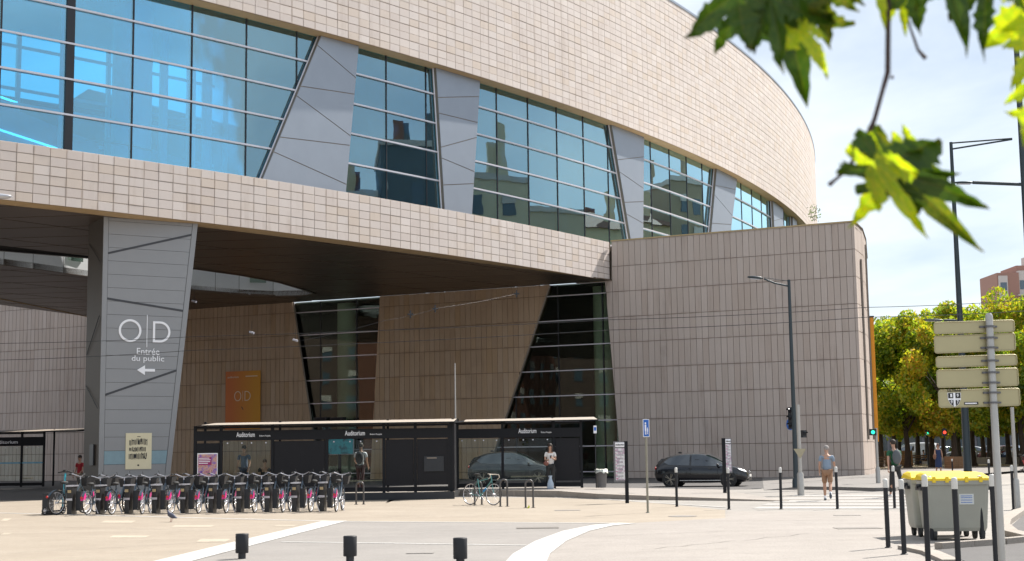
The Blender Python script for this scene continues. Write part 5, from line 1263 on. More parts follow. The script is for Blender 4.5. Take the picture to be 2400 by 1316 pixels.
# steel signpost with the backs of direction boards
Ys = 18.0
def signpost():
    A = atY(2355, 1316, Ys); B = atY(2318, 742, Ys); t = thing('signpost', 'steel signpost with five beige direction board backs, one stickered', 'signpost', (B.x, B.y, 0), R(0))
    zt = B.z; MB().lathe([(.046, 0), (.046, zt), (.040, zt+.02), (.028, zt+.04)], n=20).build('post', GAL, t)
    BB = plain('board_back_beige', (.42, .375, .22), .42, .25, var=.08, scale=3)
    rows_ = ((759, 783, 2196, 2385, 744, 774), (791, 829, 2197, 2387, 775, 817), (838, 862, 2201, 2391, 828, 853), (869, 909, 2203, 2394, 860, 902), (917, 956, 2207, 2398, 907, 949))
    for i, (yl0, yl1, xl, xr, yr0, yr1) in enumerate(rows_):
        P = [atY(xl, yl1, Ys-.07), atY(xr, yr1, Ys-.07), atY(xr, yr0, Ys-.07), atY(xl, yl0, Ys-.07)]
        x0, x1 = (P[0].x+P[3].x)/2-B.x, (P[1].x+P[2].x)/2-B.x; z0 = (P[0].z+P[1].z)/2; z1 = (P[2].z+P[3].z)/2
        # rounded board, a few mm thick with a folded rim; it stands behind the post
        m_ = MB(); r = .03; pts = []
        for cx, cz, a0 in ((x1-r, z0+r, -90), (x1-r, z1-r, 0), (x0+r, z1-r, 90), (x0+r, z0+r, 180)):
            for k in range(4): a = R(a0+k*30); pts.append((cx+r*math.cos(a), cz+r*math.sin(a)))
        tlt = (P[1].z-P[0].z)/(P[1].x-P[0].x); pts = [(a, b+(a-(x0+x1)/2)*tlt*.55) for a, b in pts]
        m_.poly(pts, .060, .068); bo_ = m_.build('board', BB, t)
        xs_ = [p_[0] for p_ in pts]; rim = MB(); loop = [(p_[0], .052, p_[1]) for p_ in pts]; rim.tube(loop+[loop[0], loop[1]], .006, 4, False); rim.build('rim', BB, bo_)
        for zc in ((z0+z1)/2,) if (z1-z0) < .17 else (z0+.045, z1-.045):
            MB().lathe([(.060, -.012), (.060, .012)], (0, 0, zc), 18).box(-.11, .11, .035, .06, -.012+zc, .012+zc).build('clamp', plain('clamp_%d%d' % (i, int(zc*100)), (.14, .14, .15), .5, .4), t)
        if i == 4:
            # shield sticker
            cx = x0+.20; cz = (z0+z1)/2; yk = .058
            sh = [(-.085, .075), (.085, .075), (.082, -.01), (.05, -.075), (0, -.105), (-.05, -.075), (-.082, -.01)]
            st = MB().poly([(cx+a, cz+b-.005) for a, b in sh][::-1], yk-.002, yk).build('sticker', WHITE, bo_)
            q_ = MB(); q_.poly([(cx+a, cz+b) for a, b in [(-.078, .066), (-.078, .0), (-.014, .0), (-.014, .066)]], yk-.004, yk-.002).poly([(cx+a, cz+b) for a, b in [(.014, .066), (.014, 0), (.078, 0), (.078, .066)]], yk-.004, yk-.002)
            q_.poly([(cx+a, cz+b) for a, b in [(-.074, -.022), (-.048, -.075), (-.014, -.098), (-.014, -.022)]], yk-.004, yk-.002).poly([(cx+a, cz+b) for a, b in [(.014, -.022), (.014, -.098), (.048, -.075), (.074, -.022)]], yk-.004, yk-.002); 
            t2 = q_.build('sticker_fields', INK, t)
            for ch, ax, az in (('1', -.052, .014), ('9', .030, .014), ('9', -.050, -.068), ('7', .028, -.068)): lettering(ch, cx+ax, cz+az, yk-.006, .022, .042, WHITE, t, bold=.02)
            lettering('ULTRAS', cx-.085, cz+.083, yk-.006, .17, .028, INK, t, bold=.03)
            MB().poly([(cx+.12, cz-.085), (cx+.30, cz-.085), (cx+.30, cz-.05), (cx+.12, cz-.05)], yk-.003, yk).build('small_sticker', INK, t)
            MB().poly([(cx+.13, cz-.075), (cx+.28, cz-.075), (cx+.28, cz-.06), (cx+.13, cz-.06)], yk-.005, yk-.003).build('sticker_print', WHITE, t)
    return t
signpost()
p = G(2385, 1195); tp = thing('sign_pole', 'thin pale pole with a thicker foot behind the direction signpost', 'sign pole', (p.x, p.y, 0)); h_ = EYE+(1040-955)/F_*p.y
MB().cyl((0, 0, .7), (0, 0, h_), .045, n=12).build('pole', GAL, tp); MB().lathe([(.085, 0), (.08, .72), (.06, .78)], n=14).build('pole_foot', GAL, tp)
# ------------------------------------------------------------------ wheelie bins
GRB = plain('grey_green_plastic', (0.33, 0.33, 0.285), 0.5, var=.08, scale=4); YEL = plain('yellow_lid', (0.85, 0.60, 0.02), 0.4, var=.05)
def wheelie(label, loc, rz):
    t = thing('wheeled_container', label, 'wheelie bin', loc, rz, 'grey containers with yellow lids')
    W_, D_ = .60, .36; m_ = MB(); prof = [(.16, .86, .80), (.22, .90, .86), (.95, .985, .98), (1.0, 1.0, 1.0), (1.03, 1.02, 1.02)]; vs = []; n = 0
    for z, fx, fy in prof:
        w, d, r = W_*fx, D_*fy, .07
        for cx, cy, a0 in ((w-r, -d+r, -90), (w-r, d-r, 0), (-w+r, d-r, 90), (-w+r, -d+r, 180)):
            for k in range(4): a = R(a0+k*30); vs.append((cx+r*math.cos(a), cy+r*math.sin(a), z))
    n = 16; fs = [(i*n+j, i*n+(j+1) % n, (i+1)*n+(j+1) % n, (i+1)*n+j) for i in range(len(prof)-1) for j in range(n)]; m_.add(vs, fs, False); m_.add(vs[:n], [tuple(reversed(range(n)))]); m_.build('container_body', GRB, t)
    l = MB(); l.add([(-W_-.01, -D_-.03, 1.03), (W_+.01, -D_-.03, 1.03), (W_+.01, D_+.02, 1.05), (-W_-.01, D_+.02, 1.05), (-W_-.01, -D_-.03, 1.07), (W_+.01, -D_-.03, 1.07), (W_-.02, D_, 1.13), (-W_+.02, D_, 1.13), (-W_+.06, -.08, 1.155), (W_-.06, -.08, 1.155), (W_-.08, D_-.1, 1.17), (-W_+.08, D_-.1, 1.17)],
         [(0, 1, 5, 4), (1, 2, 6, 5), (2, 3, 7, 6), (3, 0, 4, 7), (4, 5, 9, 8), (5, 6, 10, 9), (6, 7, 11, 10), (7, 4, 8, 11), (8, 9, 10, 11)]); l.build('lid', YEL, t)
    for x in (-.44, -.2, .16, .42): MB().box(x-.03, x+.03, -D_-.05, -D_-.02, 1.0, 1.10).build('lid_clip', YEL, t)
    MB().box(-W_-.02, W_+.02, -D_-.025, -D_+.0, .96, 1.03).build('rim', GRB, t)
    for s_ in (-1, 1):
        MB().cyl((s_*(W_-.02), 0, .93), (s_*(W_+.08), 0, .93), .045, n=10).box(min(s_*W_, s_*(W_+.05)), max(s_*W_, s_*(W_+.05)), -.2, .2, .86, .92).build('trunnion', BLACKMET, t)
        for d_ in (-1, 1):
            w = MB().cyl((s_*.44-.03, d_*.24, .09), (s_*.44+.03, d_*.24, .09), .09, n=16).build('castor', TYRE, t); MB().box(s_*.44-.05, s_*.44+.05, d_*.24-.04, d_*.24+.04, .10, .20).build('castor_fork', BLACKMET, w)
    s_ = MB().box(.02, .29, -D_*.93-.012, -D_*.93, .62, .80).build('sticker', plain('sticker_white', (.6, .62, .6), .5), t)
    for z in (.65, .69, .73, .76): MB().box(.05, .26, -D_*.93-.015, -D_*.93-.012, z, z+.01).build('sticker_line', BLUE, s_)
    for x in (-.3, 0, .3): MB().box(x-.008, x+.008, -D_*.86, -D_*.80, .25, .55).build('rib', GRB, t)
    return t
p = G(2232, 1267); w1 = wheelie('grey container with yellow lid and white sticker, the nearer one', (p.x+.11, p.y+.2, 0), R(-3)); w1.scale = (.93, 1, 1); w2 = wheelie('grey container with yellow lid, standing behind the stickered one', (p.x+.16, p.y+1.25, 0), R(-2)); w2.scale = (.93, 1, 1)
# ------------------------------------------------------------------ wires
def wire(label, pts, r=.010):
    P = [atY(x, y, Y) for x, y, Y in pts]; out = []
    for i in range(len(P)-1):
        for k in range(8): f = k/8; q = P[i].lerp(P[i+1], f); q.z -= .35*4*f*(1-f)*.15; out.append(q)
    out.append(P[-1]); c = out[0]; m_ = MB().tube([q-c for q in out], r, 5); o = m_.build('overhead_wire', BLACKMET); o.location = c; tag(o, label, 'wire', 'overhead tram wires')
wire('upper overhead wire crossing the stone wing and the sky at right', [(2500, 697, 46), (2030, 721, 48), (1430, 750, 50), (445, 790, 54), (-60, 806, 55)])
wire('lower overhead wire crossing the stone wing and the sky at right', [(2500, 722, 44), (2030, 744, 46), (1430, 774, 48), (445, 822, 52), (-60, 846, 53)])
wire('slanting span wire with insulators in front of the brown wall', [(1214, 688, 66), (1030, 722, 62), (900, 752, 60), (700, 800, 58)], r=.006)
for i, (x, y, lb) in enumerate(((1211, 689, 'at its right end'), (1020, 724, 'at its middle'), (962, 737, 'left of its middle'))):
    q = atY(x, y, (66, 62, 61)[i]-.02); t = thing('wire_insulator', 'small dark insulator on the slanting span wire, '+lb, 'insulator', tuple(q)); MB().box(-.12, .12, -.03, .03, -.03, .03).build('body', BLACKMET, t); MB().box(-.03, .03, -.05, .05, -.16, .16).build('hook', BLACKMET, t)
for i, (x, y, lb) in enumerate(((590, 780, 'the upper left one'), (455, 707, 'next to the metal pillar'), (692, 798, 'left of the glazed opening'))):
    q = atY(x, y, 62); t = thing('hanging_camera', 'small pale spotlight hung in front of the brown wall, '+lb, 'spotlight', tuple(q), R(-30)); MB().cyl((-.12, 0, .03), (.12, 0, -.03), .05, n=10).build('body', WHITEMET, t); MB().cyl((0, 0, 0), (0, 0, .5), .008, n=5).build('hanger', BLACKMET, t)
# thin pale mast standing by the shelters
p = atXon(1069, 57, .22); t = thing('pale_mast', 'thin pale vertical mast between the two bus shelters', 'mast', tuple(p)); hm = atY(1067, 852, 57).z-.22; MB().tube([(0, 0, 0), (0, 0, hm)], [.04, .025], 10).build('pole', GAL, t); MB().lathe([(.1, 0), (.1, .03), (.07, .06)], n=12).build('foot', GAL, t)
# ------------------------------------------------------------------ people
SKIN = plain('skin', (0.45, 0.26, 0.18), 0.55, var=.04); HAIRD = plain('dark_hair', (0.03, 0.02, 0.015), 0.7); EYEM = plain('eye_dark', (0.02, 0.015, 0.01), 0.4)
CL = {}
def cloth(name, col): 
    if name not in CL: CL[name] = plain('cloth_'+name, col, 0.85, var=.1, scale=9)
    return CL[name]
def skin_mesh(name, verts, edges, radii, sub=1):
    me = bpy.data.meshes.new(name); me.from_pydata([tuple(v) for v in verts], edges, []); o = bpy.data.objects.new(name, me); C.objects.link(o)
    md = o.modifiers.new('s', 'SKIN'); md.use_smooth_shade = True; md.branch_smoothing = .6
    sl = me.skin_vertices[0].data
    for i, r in enumerate(radii): sl[i].radius = r if isinstance(r, tuple) else (r, r); sl[i].use_root = (i == 0)
    ss = o.modifiers.new('b', 'SUBSURF'); ss.levels = sub; ss.render_levels = sub
    bpy.context.view_layer.update()
    out = bpy.data.meshes.new_from_object(o.evaluated_get(bpy.context.evaluated_depsgraph_get())); bpy.data.objects.remove(o); out.name = name
    for p in out.polygons: p.use_smooth = True
    return out
def person(name_label, loc, rz, h=1.72, lean=0.0, legs=((.0, .0), (.0, .0)), arms=None, top=None, bottom=None, shoes=None, hair=HAIRD, hairlen=0, shorts=False, sleeves='short', dress=None, sitting=False, female=False, head_tilt=0.0, cap=None, cat='person'):
    # legs: (thigh angle fwd, knee bend) per side in degrees; arms: ((swing, elbow, out), (..)) ; local +y is where the person faces (toward -y of the file's view when rz=0)
    t = thing('person', name_label, cat, loc, rz); k = h/1.75
    def V(x, y, z): return Vector((x*k, y*k, z*k))
    hipz = .50 if sitting else .93; ln = R(lean)
    def up(d, z, x=0): return V(x, math.sin(ln)*z+d, hipz+math.cos(ln)*z)   # along the leaning trunk
    sw_ = .17 if female else .195
    v = [V(0, 0, hipz)]; rad = [(.135, .105)]; e = []
    def addv(p, r, par): v.append(p); rad.append(r if isinstance(r, tuple) else (r, r)); e.append((par, len(v)-1)); return len(v)-1
    wa = addv(up(0, .20), (.115, .085), 0); ch = addv(up(0, .38), (.145, .10), wa); sh = addv(up(0, .50), (.10, .075), ch); nk = addv(up(.01, .585), .048, sh)
    hd0 = addv(up(.02+head_tilt*.3, .65), (.062, .07), nk); hd = addv(up(.03+head_tilt, .72), (.074, .09), hd0); hd2 = addv(up(.02+head_tilt, .79), (.06, .072), hd)
    nose = None
    feet = []; legj = []
    for s_, (th, kn) in zip((-1, 1), legs):
        a = R(th); b = R(th-kn); hx = s_*.085
        hp_ = V(hx, 0, hipz-.03)
        if sitting: kp = hp_+V(0, .43, .0); ap = kp+V(0, .03, -.42)
        else: kp = hp_+V(s_*.01, math.sin(a)*.43, -math.cos(a)*.43); ap = kp+V(0, math.sin(b)*.42, -math.cos(b)*.42)
        i1 = addv(hp_, .085, 0); i2 = addv(kp, .055, i1); im = addv(kp.lerp(ap, .35)+V(0, -.012, 0), .053, i2); i3 = addv(ap, .036, im); i4 = addv(ap+V(0, .13, -.05), (.035, .022), i3)
        legj.append((hp_, kp, ap)); feet.append(ap)
    armj = []
    arms = arms or ((0, 10, 6), (0, 10, 6))
    for s_, ar in zip((-1, 1), arms):
        swg, elb, outw = ar[:3]; a = R(swg); b = R(swg+elb); o_ = R(outw)
        sp = up(0, .47, s_*sw_); ep = sp+V(s_*math.sin(o_)*.28, math.sin(a)*.28, -math.cos(a)*.28); inw = ar[3] if len(ar) > 3 else 0
        hp2 = ep+V(-s_*inw*.24+s_*.01, math.sin(b)*.25, -math.cos(b)*.25)
        j0 = addv(up(0, .46, s_*sw_*.75), .055, sh); j1 = addv(sp, .048, j0); j2 = addv(ep, .038, j1); j3 = addv(hp2, .024, j2)
        hd_ = (hp2-ep).normalized(); pm = addv(hp2+hd_*.06*k, (.032, .018), j3)
        armj.append((sp, ep, hp2, hd_))
    body = skin_mesh('body', v, e, rad); body.materials.append(SKIN); put('body', body, t)
    # five fingers on each hand
    for (sp, ep, hp2, hd_), s_ in zip(armj, (-1, 1)):
        fg = MB(); side = hd_.cross(Vector((1, 0, 0))).normalized() if abs(hd_.x) < .9 else Vector((0, 1, 0)); nrm = hd_.cross(side)
        for q, L_ in enumerate((.055, .068, .07, .06)): st = hp2+hd_*.085*k+side*(q-1.5)*.018*k; fg.tube([st, st+hd_*L_*.55*k, st+hd_*L_*.95*k+nrm*s_*.015*k], [.009*k, .008*k, .006*k], 5)
        st = hp2+hd_*.045*k+side*-.032*k; fg.tube([st, st+(hd_*.6-side*.5)*.045*k, st+(hd_*.9-side*.4)*.065*k], [.011*k, .009*k, .007*k], 5); fg.build('fingers', SKIN, t)
    hc = up(.03+head_tilt, .735); 
    fc = MB()
    fc.ball(hc+V(0, .098, -.005), (.012*k, .02*k, .02*k), 8, 6).ball(hc+V(-.078, .0, .0), (.012*k, .02*k, .03*k), 8, 6).ball(hc+V(.078, 0, 0), (.012*k, .02*k, .03*k), 8, 6); fc.build('nose_and_ears', SKIN, t)
    ey = MB().ball(hc+V(-.03, .083, .022), (.010*k, .008*k, .007*k), 8, 5).ball(hc+V(.03, .083, .022), (.010*k, .008*k, .007*k), 8, 5); ey.build('eyes', EYEM, t)
    MB().ball(hc+V(0, .088, -.045), (.022*k, .008*k, .006*k), 8, 5).build('mouth', plain('lips', (.30, .10, .09), .5) if 'lips' not in MATS else MATS['lips'], t)
    # hair: a cap of the skull, open at the face
    hm = MB(); hm.ball(hc+V(0, -.018, .03), (.087*k, .098*k, .092*k), 14, 9)
    if hairlen:
        hm.tube([hc+V(0, -.06, 0), hc+V(0, -.075, -.10), hc+V(0, -.07, -.10-hairlen)], [.075*k, .07*k, .045*k], 10)
        if female: hm.tube([hc+V(-.07, .0, .02), hc+V(-.082, .01, -.12), hc+V(-.075, .03, -.10-hairlen*.8)], [.03*k, .03*k, .02*k], 8).tube([hc+V(.07, .0, .02), hc+V(.082, .01, -.12), hc+V(.075, .03, -.10-hairlen*.8)], [.03*k, .03*k, .02*k], 8)
    hm.build('hair', cap or hair, t)
    if cap: MB().add([hc+V(-.06, .07, .055), hc+V(.06, .07, .055), hc+V(.05, .17, .04), hc+V(-.05, .17, .04)], [(0, 1, 2, 3)]).build('cap_peak', cap, t)
    # top
    if top is not None:
        vv = [up(0, -.06 if not dress else -.02)]; rr_ = [(.158, .128)]; ee = []
        def av(p, r, par): vv.append(p); rr_.append(r if isinstance(r, tuple) else (r, r)); ee.append((par, len(vv)-1)); return len(vv)-1
        a1 = av(up(0, .18), (.145, .115), 0); a2 = av(up(0, .38), (.168, .122), a1); a3 = av(up(0, .50), (.115, .09), a2)
        for s_, (sp, ep, hp2, hd_) in zip((-1, 1), armj):
            b0 = av(up(0, .46, s_*sw_*.75), .068, a3); b1 = av(sp, .062, b0)
            if sleeves == 'none': continue
            b2 = av(sp.lerp(ep, .62 if sleeves == 'short' else 1.0), .06 if sleeves == 'short' else .052, b1)
            if sleeves == 'long': av(ep.lerp(hp2, .9), .038, b2)
        m_ = skin_mesh('shirt', vv, ee, rr_); m_.materials.append(top); put('shirt', m_, t)
    if bottom is not None and not dress:
        vv = [V(0, 0, hipz+.02)]; rr_ = [(.152, .125)]; ee = []
        for (a_, kp, ap) in legj:
            vv.append(a_); rr_.append((.098, .10)); ee.append((0, len(vv)-1)); i = len(vv)-1
            end = a_.lerp(kp, .92) if shorts else kp
            vv.append(end); rr_.append((.082, .082) if shorts else (.068, .068)); ee.append((i, i+1))
            if not shorts: vv.append(kp.lerp(ap, .9)); rr_.append((.052, .052)); ee.append((i+1, i+2))
        m_ = skin_mesh('shorts' if shorts else 'trousers', vv, ee, rr_); m_.materials.append(bottom); put('shorts' if shorts else 'trousers', m_, t)
    if dress:
        MB().lathe([(.13, .16), (.125, .22), (.165, .0), (.19, -.25), (.20, -.52), (.19, -.525)][::-1] if False else [(.205, -.52), (.20, -.30), (.18, -.02), (.135, .20), (.155, .36), (.12, .46)], (0, 0, hipz*k), 18, k, k*.78).build('dress', dress, t)
    for a_, (hp_, kp, ap) in zip(feet, legj):
        d = Vector((0, 1, 0)); pitch = 0 if (ap.z < .16*k) else -.9
        M = Matrix.Translation(ap+V(0, .05, -.045)) @ Matrix.Rotation(pitch, 4, 'X')
        sm_ = MB().ball((0, 0, 0), (.045*k, .13*k, .045*k), 12, 7); 
        for i in range(len(sm_.v)):
            q = sm_.v[i]; q.z = max(q.z, -.03*k); sm_.v[i] = M @ q
        sm_.build('shoe', shoes or cloth('white_shoe', (.6, .6, .6)), t)
        if shorts: MB().cyl(ap+V(0, 0, -.01), ap.lerp(kp, .2), .043*k, .046*k, 10).build('sock', WHITE, t)
    return t, up, armj, k
def backpack(t, up, k, mat):
    c = up(-.17, .30); m_ = MB(); m_.ball(c, (.15*k, .10*k, .235*k), 14, 10); o = m_.build('backpack', mat, t)
    for s_ in (-1, 1): MB().tube([up(-.12, .48, s_*.10), up(.0, .555, s_*.11), up(.115, .45, s_*.115), up(.10, .28, s_*.13), up(-.06, .16, s_*.15)], .018*k, 6).build('strap', mat, o)
GX = lambda px, py, Z=0: tuple(G(px, py, Z))
away = 0.0
# man in white T-shirt with backpack behind the glass
p = atXon(845, 53.5, .22); t, up, aj, k = person('man in white T-shirt with black backpack, seen from behind through the shelter glass', tuple(p), R(-12), 1.78, 3, ((6, 4), (-8, 6)), ((10, 60, 10), (4, 30, 6)), cloth('white', (.66, .68, .74)), cloth('maroon', (.075, .035, .04)), HAIRD)
backpack(t, up, k, cloth('black_bag', (.02, .022, .03)))
# man in checked shirt in the shelter, woman seated
p = atXon(572, 52.4, .22); person('man in blue checked shirt standing inside the long shelter', tuple(p), R(170), 1.74, 2, ((2, 2), (-3, 3)), ((8, 30, 6), (5, 20, 6)), cloth('check_blue', (.10, .14, .22)), cloth('navy', (.03, .04, .07)), HAIRD)
p = atXon(618, 52.2, .22); person('person in dark clothes sitting on the bench of the long shelter', tuple(p), R(200), 1.65, 14, ((0, 0), (0, 0)), ((35, 50, 4), (35, 50, 4)), cloth('black', (.03, .03, .03)), cloth('charcoal', (.05, .05, .05)), HAIRD, sitting=True, hair=plain('brown_hair', (.10, .05, .03), .7))
# woman with phone on the platform
p = atXon(1291, 53.6, .22); t, up, aj, k = person('woman in white T-shirt and black trousers looking at her phone by the shelter', (p.x, p.y, .22), R(178), 1.66, -2, ((2, 2), (-2, 2)), ((20, 85, 8, .5), (15, 75, 8, .45)), cloth('cream_white', (.70, .68, .66)), cloth('black', (.02, .02, .03)), cloth('white_shoe', (.6, .6, .6)), hairlen=.16, female=True, head_tilt=.02)
hnd = aj[0][2]; MB().box(-.035, .035, -.005, .005, -.06, .06, Matrix.Translation(hnd+Vector((.07, .05, .05))) @ Matrix.Rotation(.5, 4, 'X')).build('phone', BLACKMET, t)
MB().ball(aj[1][2]+Vector((.05, .0, -.12)), (.10, .06, .09), 10, 7).build('handbag', plain('brown_leather', (.20, .07, .05), .5), t)
bg_ = thing('plastic_bag', 'pale bluish plastic bag standing at the feet of the woman with a phone', 'bag', (p.x-.02, p.y-.32, .22)); m_ = MB().lathe([(.10, 0), (.135, .05), (.12, .22), (.06, .36), (.045, .42), (.07, .50)], n=14, sx=1, sy=.6); rg = random.Random(8)
for i in range(len(m_.v)): m_.v[i] += Vector((rg.uniform(-.012, .012), rg.uniform(-.012, .012), 0))
m_.build('bag_body', plain('bag_plastic', (.42, .50, .60), .35), bg_)
# walking man with cap
p = G(1941, 1173.5); person('man in grey-blue T-shirt, brown shorts and grey cap walking away, bent forward', (p.x, p.y, .02), R(-14), 1.66, 15, ((10, 4), (-18, 26)), ((-12, 45, 8), (18, 60, 8)), cloth('grey_blue', (.22, .28, .36)), cloth('tan', (.30, .17, .10)), cloth('dark_shoe', (.06, .08, .11)), cap=cloth('cap_grey', (.28, .26, .25)), shorts=True)
# man in green
p = G(2101, 1166); t, up, aj, k = person('man in green T-shirt with grey backpack walking away across the crossing', (p.x, p.y, .02), R(12), 1.80, 4, ((16, 6), (-22, 28)), ((-20, 15, 12), (22, 20, 14)), cloth('green', (.015, .10, .045)), cloth('black', (.02, .02, .02)), cloth('white_shoe', (.6, .6, .6)))
backpack(t, up, k, cloth('grey_bag', (.10, .11, .12)))
# woman in navy dress
p = G(2201, 1112); t, up, aj, k = person('woman in sleeveless navy dress and sunglasses walking towards the trees edge', (p.x, p.y, .02), R(176), 1.68, 0, ((10, 5), (-10, 10)), ((-18, 20, 16), (20, 70, 10)), cloth('navy_dress', (.022, .04, .11)), None, cloth('tan_shoe', (.3, .15, .1)), dress=cloth('navy_dress', (.022, .04, .11)), female=True, hairlen=.02, sleeves='none', hair=plain('auburn_hair', (.12, .05, .03), .7))
MB().box(-.07, .07, .10, .115, 1.62, 1.66).build('sunglasses', BLACKMET, t)
MB().ball(aj[1][2]+Vector((.05, -.02, -.12)), (.09, .12, .16), 10, 7).build('shoulder_bag', plain('brown_leather_bag', (.22, .10, .06), .5), t)
# someone behind the pillar edge in red
p = atXon(186, 63.0, 0); person('person in red top and beige trousers half hidden behind the metal pillar', tuple(p), R(150), 1.70, 0, ((4, 2), (-4, 4)), ((10, 40, 8), (5, 20, 6)), cloth('red', (.35, .02, .03)), cloth('beige', (.45, .36, .28)), HAIRD)
# far strollers under the trees
p = G(2186, 1090); person('far person in pale blue top sitting near the trees, behind the woman in navy', (p.x-.6, p.y, 0), R(100), 1.65, 10, ((0, 0), (0, 0)), None, cloth('pale_blue', (.12, .25, .42)), cloth('navy', (.03, .04, .07)), HAIRD, sitting=True)
# ------------------------------------------------------------------ pigeon
p = G(402, 1224); pg_ = thing('pigeon', 'small dark pigeon standing on the sunny plaza', 'pigeon', (p.x, p.y, 0), R(150))
PGM = plain('pigeon_feathers', (.07, .075, .11), .6); b_ = skin_mesh('body', [(0, 0, .16), (.08, 0, .19), (.11, 0, .25), (.125, 0, .285), (.16, 0, .28), (-.09, 0, .13), (-.18, 0, .10)], [(0, 1), (1, 2), (2, 3), (3, 4), (0, 5), (5, 6)], [(.06, .07), .055, .03, .028, .008, (.045, .045), (.03, .012)]); b_.materials.append(PGM); put('body', b_, pg_)
MB().tube([(0, .02, .11), (.01, .02, .01), (.04, .02, .005)], .006, 5).tube([(0, -.02, .11), (.01, -.02, .01), (.04, -.02, .005)], .006, 5).build('legs', plain('pigeon_leg', (.3, .08, .06), .6), pg_)
# ------------------------------------------------------------------ cars
LAMP = plain('lamp_lens', (.65, .68, .72), .15); TAILL = plain('tail_lamp', (.30, .01, .01), .25); CHROME = plain('bright_trim', (.55, .56, .58), .2, .8); PLAS = plain('black_plastic', (.02, .02, .02), .55); PLATE = plain('number_plate', (.65, .65, .62), .4); ALLOY = plain('alloy_wheel', (.40, .36, .30), .3, .7)
def car(name, label, loc, rz, paint, L=4.05, W=1.76, H=1.44, suv=False, simple=False, group=None, van=False, wheelr=.32):
    t = thing(name, label, 'van' if van else 'car', loc, rz, group); w = W/2
    # side profile stations from tail (x=-L/2) to nose; (x, z_low, z_belt, z_top, halfwidth, half_top_width)
    gz = .16 if not suv else .21
    if van: st = [(-.5, .42, 1.02, 1.02, .90, .90), (-.495, .30, 1.0, 1.85, .95, .86), (-.40, gz, 1.0, 1.95, 1, .86), (-.1, gz, 1.0, 1.97, 1, .86), (.12, gz, 1.0, 1.93, 1, .84), (.24, gz, .99, 1.75, 1, .80), (.36, gz, .97, 1.15, .98, .80), (.46, gz, .85, .90, .92, .78), (.5, .3, .70, .72, .80, .6)]
    else: st = [(-.5, .40, .68, .70, .84, .72), (-.492, .28, .80, .90, .93, .72), (-.475, gz+.06, .86, 1.02, .965, .70), (-.435, gz+.02, .90, 1.17, .985, .67), (-.38, gz, .905, 1.29, 1, .655), (-.30, gz, .90, 1.38, 1, .65), (-.18, gz, .89, 1.435, 1, .65), (-.05, gz, .875, 1.445, 1, .65), (.03, gz, .865, 1.41, 1, .65), (.11, gz, .86, 1.31, 1, .655), (.19, gz, .855, 1.15, 1, .67), (.265, gz, .85, .975, 1, .71), (.31, gz, .835, .915, .995, .76), (.39, gz, .79, .855, .975, .74), (.455, gz+.02, .68, .755, .92, .68), (.488, gz+.06, .56, .62, .83, .58), (.5, .34, .48, .50, .72, .5)]
    s_z = H/1.44 if not van else H/1.97
    rings = []
    for fx, zl, zb, zt, hw, ht in st:
        x = fx*L; a = w*hw; bt = w*ht; zl, zb, zt = zl*1.0, zb*s_z, zt*s_z
        rings.append([(x, 0, zl), (x, a*.90, zl), (x, a*.985, zl+(zb-zl)*.25), (x, a, zl+(zb-zl)*.6), (x, a*.965, zb), (x, a*.965*.45+bt*.55, zb+(zt-zb)*.55), (x, bt, zb+(zt-zb)*.93), (x, bt*.80, zt), (x, 0, zt+.012)])
    full = [r+[(x, -y, z) for (x, y, z) in reversed(r[1:-1])] for r in rings]; n = len(full[0])
    m_ = MB(); m_.add([p for r in full for p in r], [(i*n+j, i*n+(j+1) % n, (i+1)*n+(j+1) % n, (i+1)*n+j) for i in range(len(full)-1) for j in range(n)], True)
    m_.add(full[0], [tuple(range(n))]); m_.add(full[-1], [tuple(reversed(range(n)))])
    for i, f in enumerate(m_.f): m_.f[i] = tuple(reversed(f))
    o = m_.build('body', paint, t)
    md = o.modifiers.new('sub', 'SUBSURF'); md.levels = 1; md.render_levels = 1
    # side glass, proud of the body side, following its tumblehome
    def side(x, f):   # f 0 belt .. 1 roof edge
        fx = x/L
        for a_, b_ in zip(st, st[1:]):
            if a_[0] <= fx <= b_[0]:
                q = (fx-a_[0])/(b_[0]-a_[0]); zb = (a_[2]+(b_[2]-a_[2])*q)*s_z; zt = (a_[3]+(b_[3]-a_[3])*q)*s_z; hw = (a_[4]+(b_[4]-a_[4])*q)*w; ht = (a_[5]+(b_[5]-a_[5])*q)*w
                z = zb+(zt-zb)*f; y = hw*.965+(ht-hw*.965)*min(1, f/.93*.97); return (y+.004, z)
        return (w, .9)
    def glassp(nm, xs, f0, f1, mat=CARGL):
        for s_ in (-1, 1):
            g_ = MB(); vs = []
            for x, a_, b_ in xs:
                for q in range(4): f = a_+(b_-a_)*q/3; y, z = side(x*L, f); vs.append((x*L, s_*y, z))
            fs = [(i*4+j, (i+1)*4+j, (i+1)*4+j+1, i*4+j+1) for i in range(len(xs)-1) for j in range(3)]
            g_.add(vs, fs if s_ < 0 else [tuple(reversed(f)) for f in fs], True); g_.build(nm, mat, t)
    if van: glassp('side_window', [(-.02, .08, .62), (.12, .08, .66), (.25, .08, .62), (.32, .1, .3)], 0, 1)
    else:
        glassp('rear_side_window', [(-.39, .40, .50), (-.345, .12, .76), (-.25, .06, .88), (-.115, .05, .90)], 0, 1); glassp('front_side_window', [(-.095, .05, .90), (.02, .05, .90), (.11, .05, .86), (.19, .05, .72), (.245, .1, .3)], 0, 1)
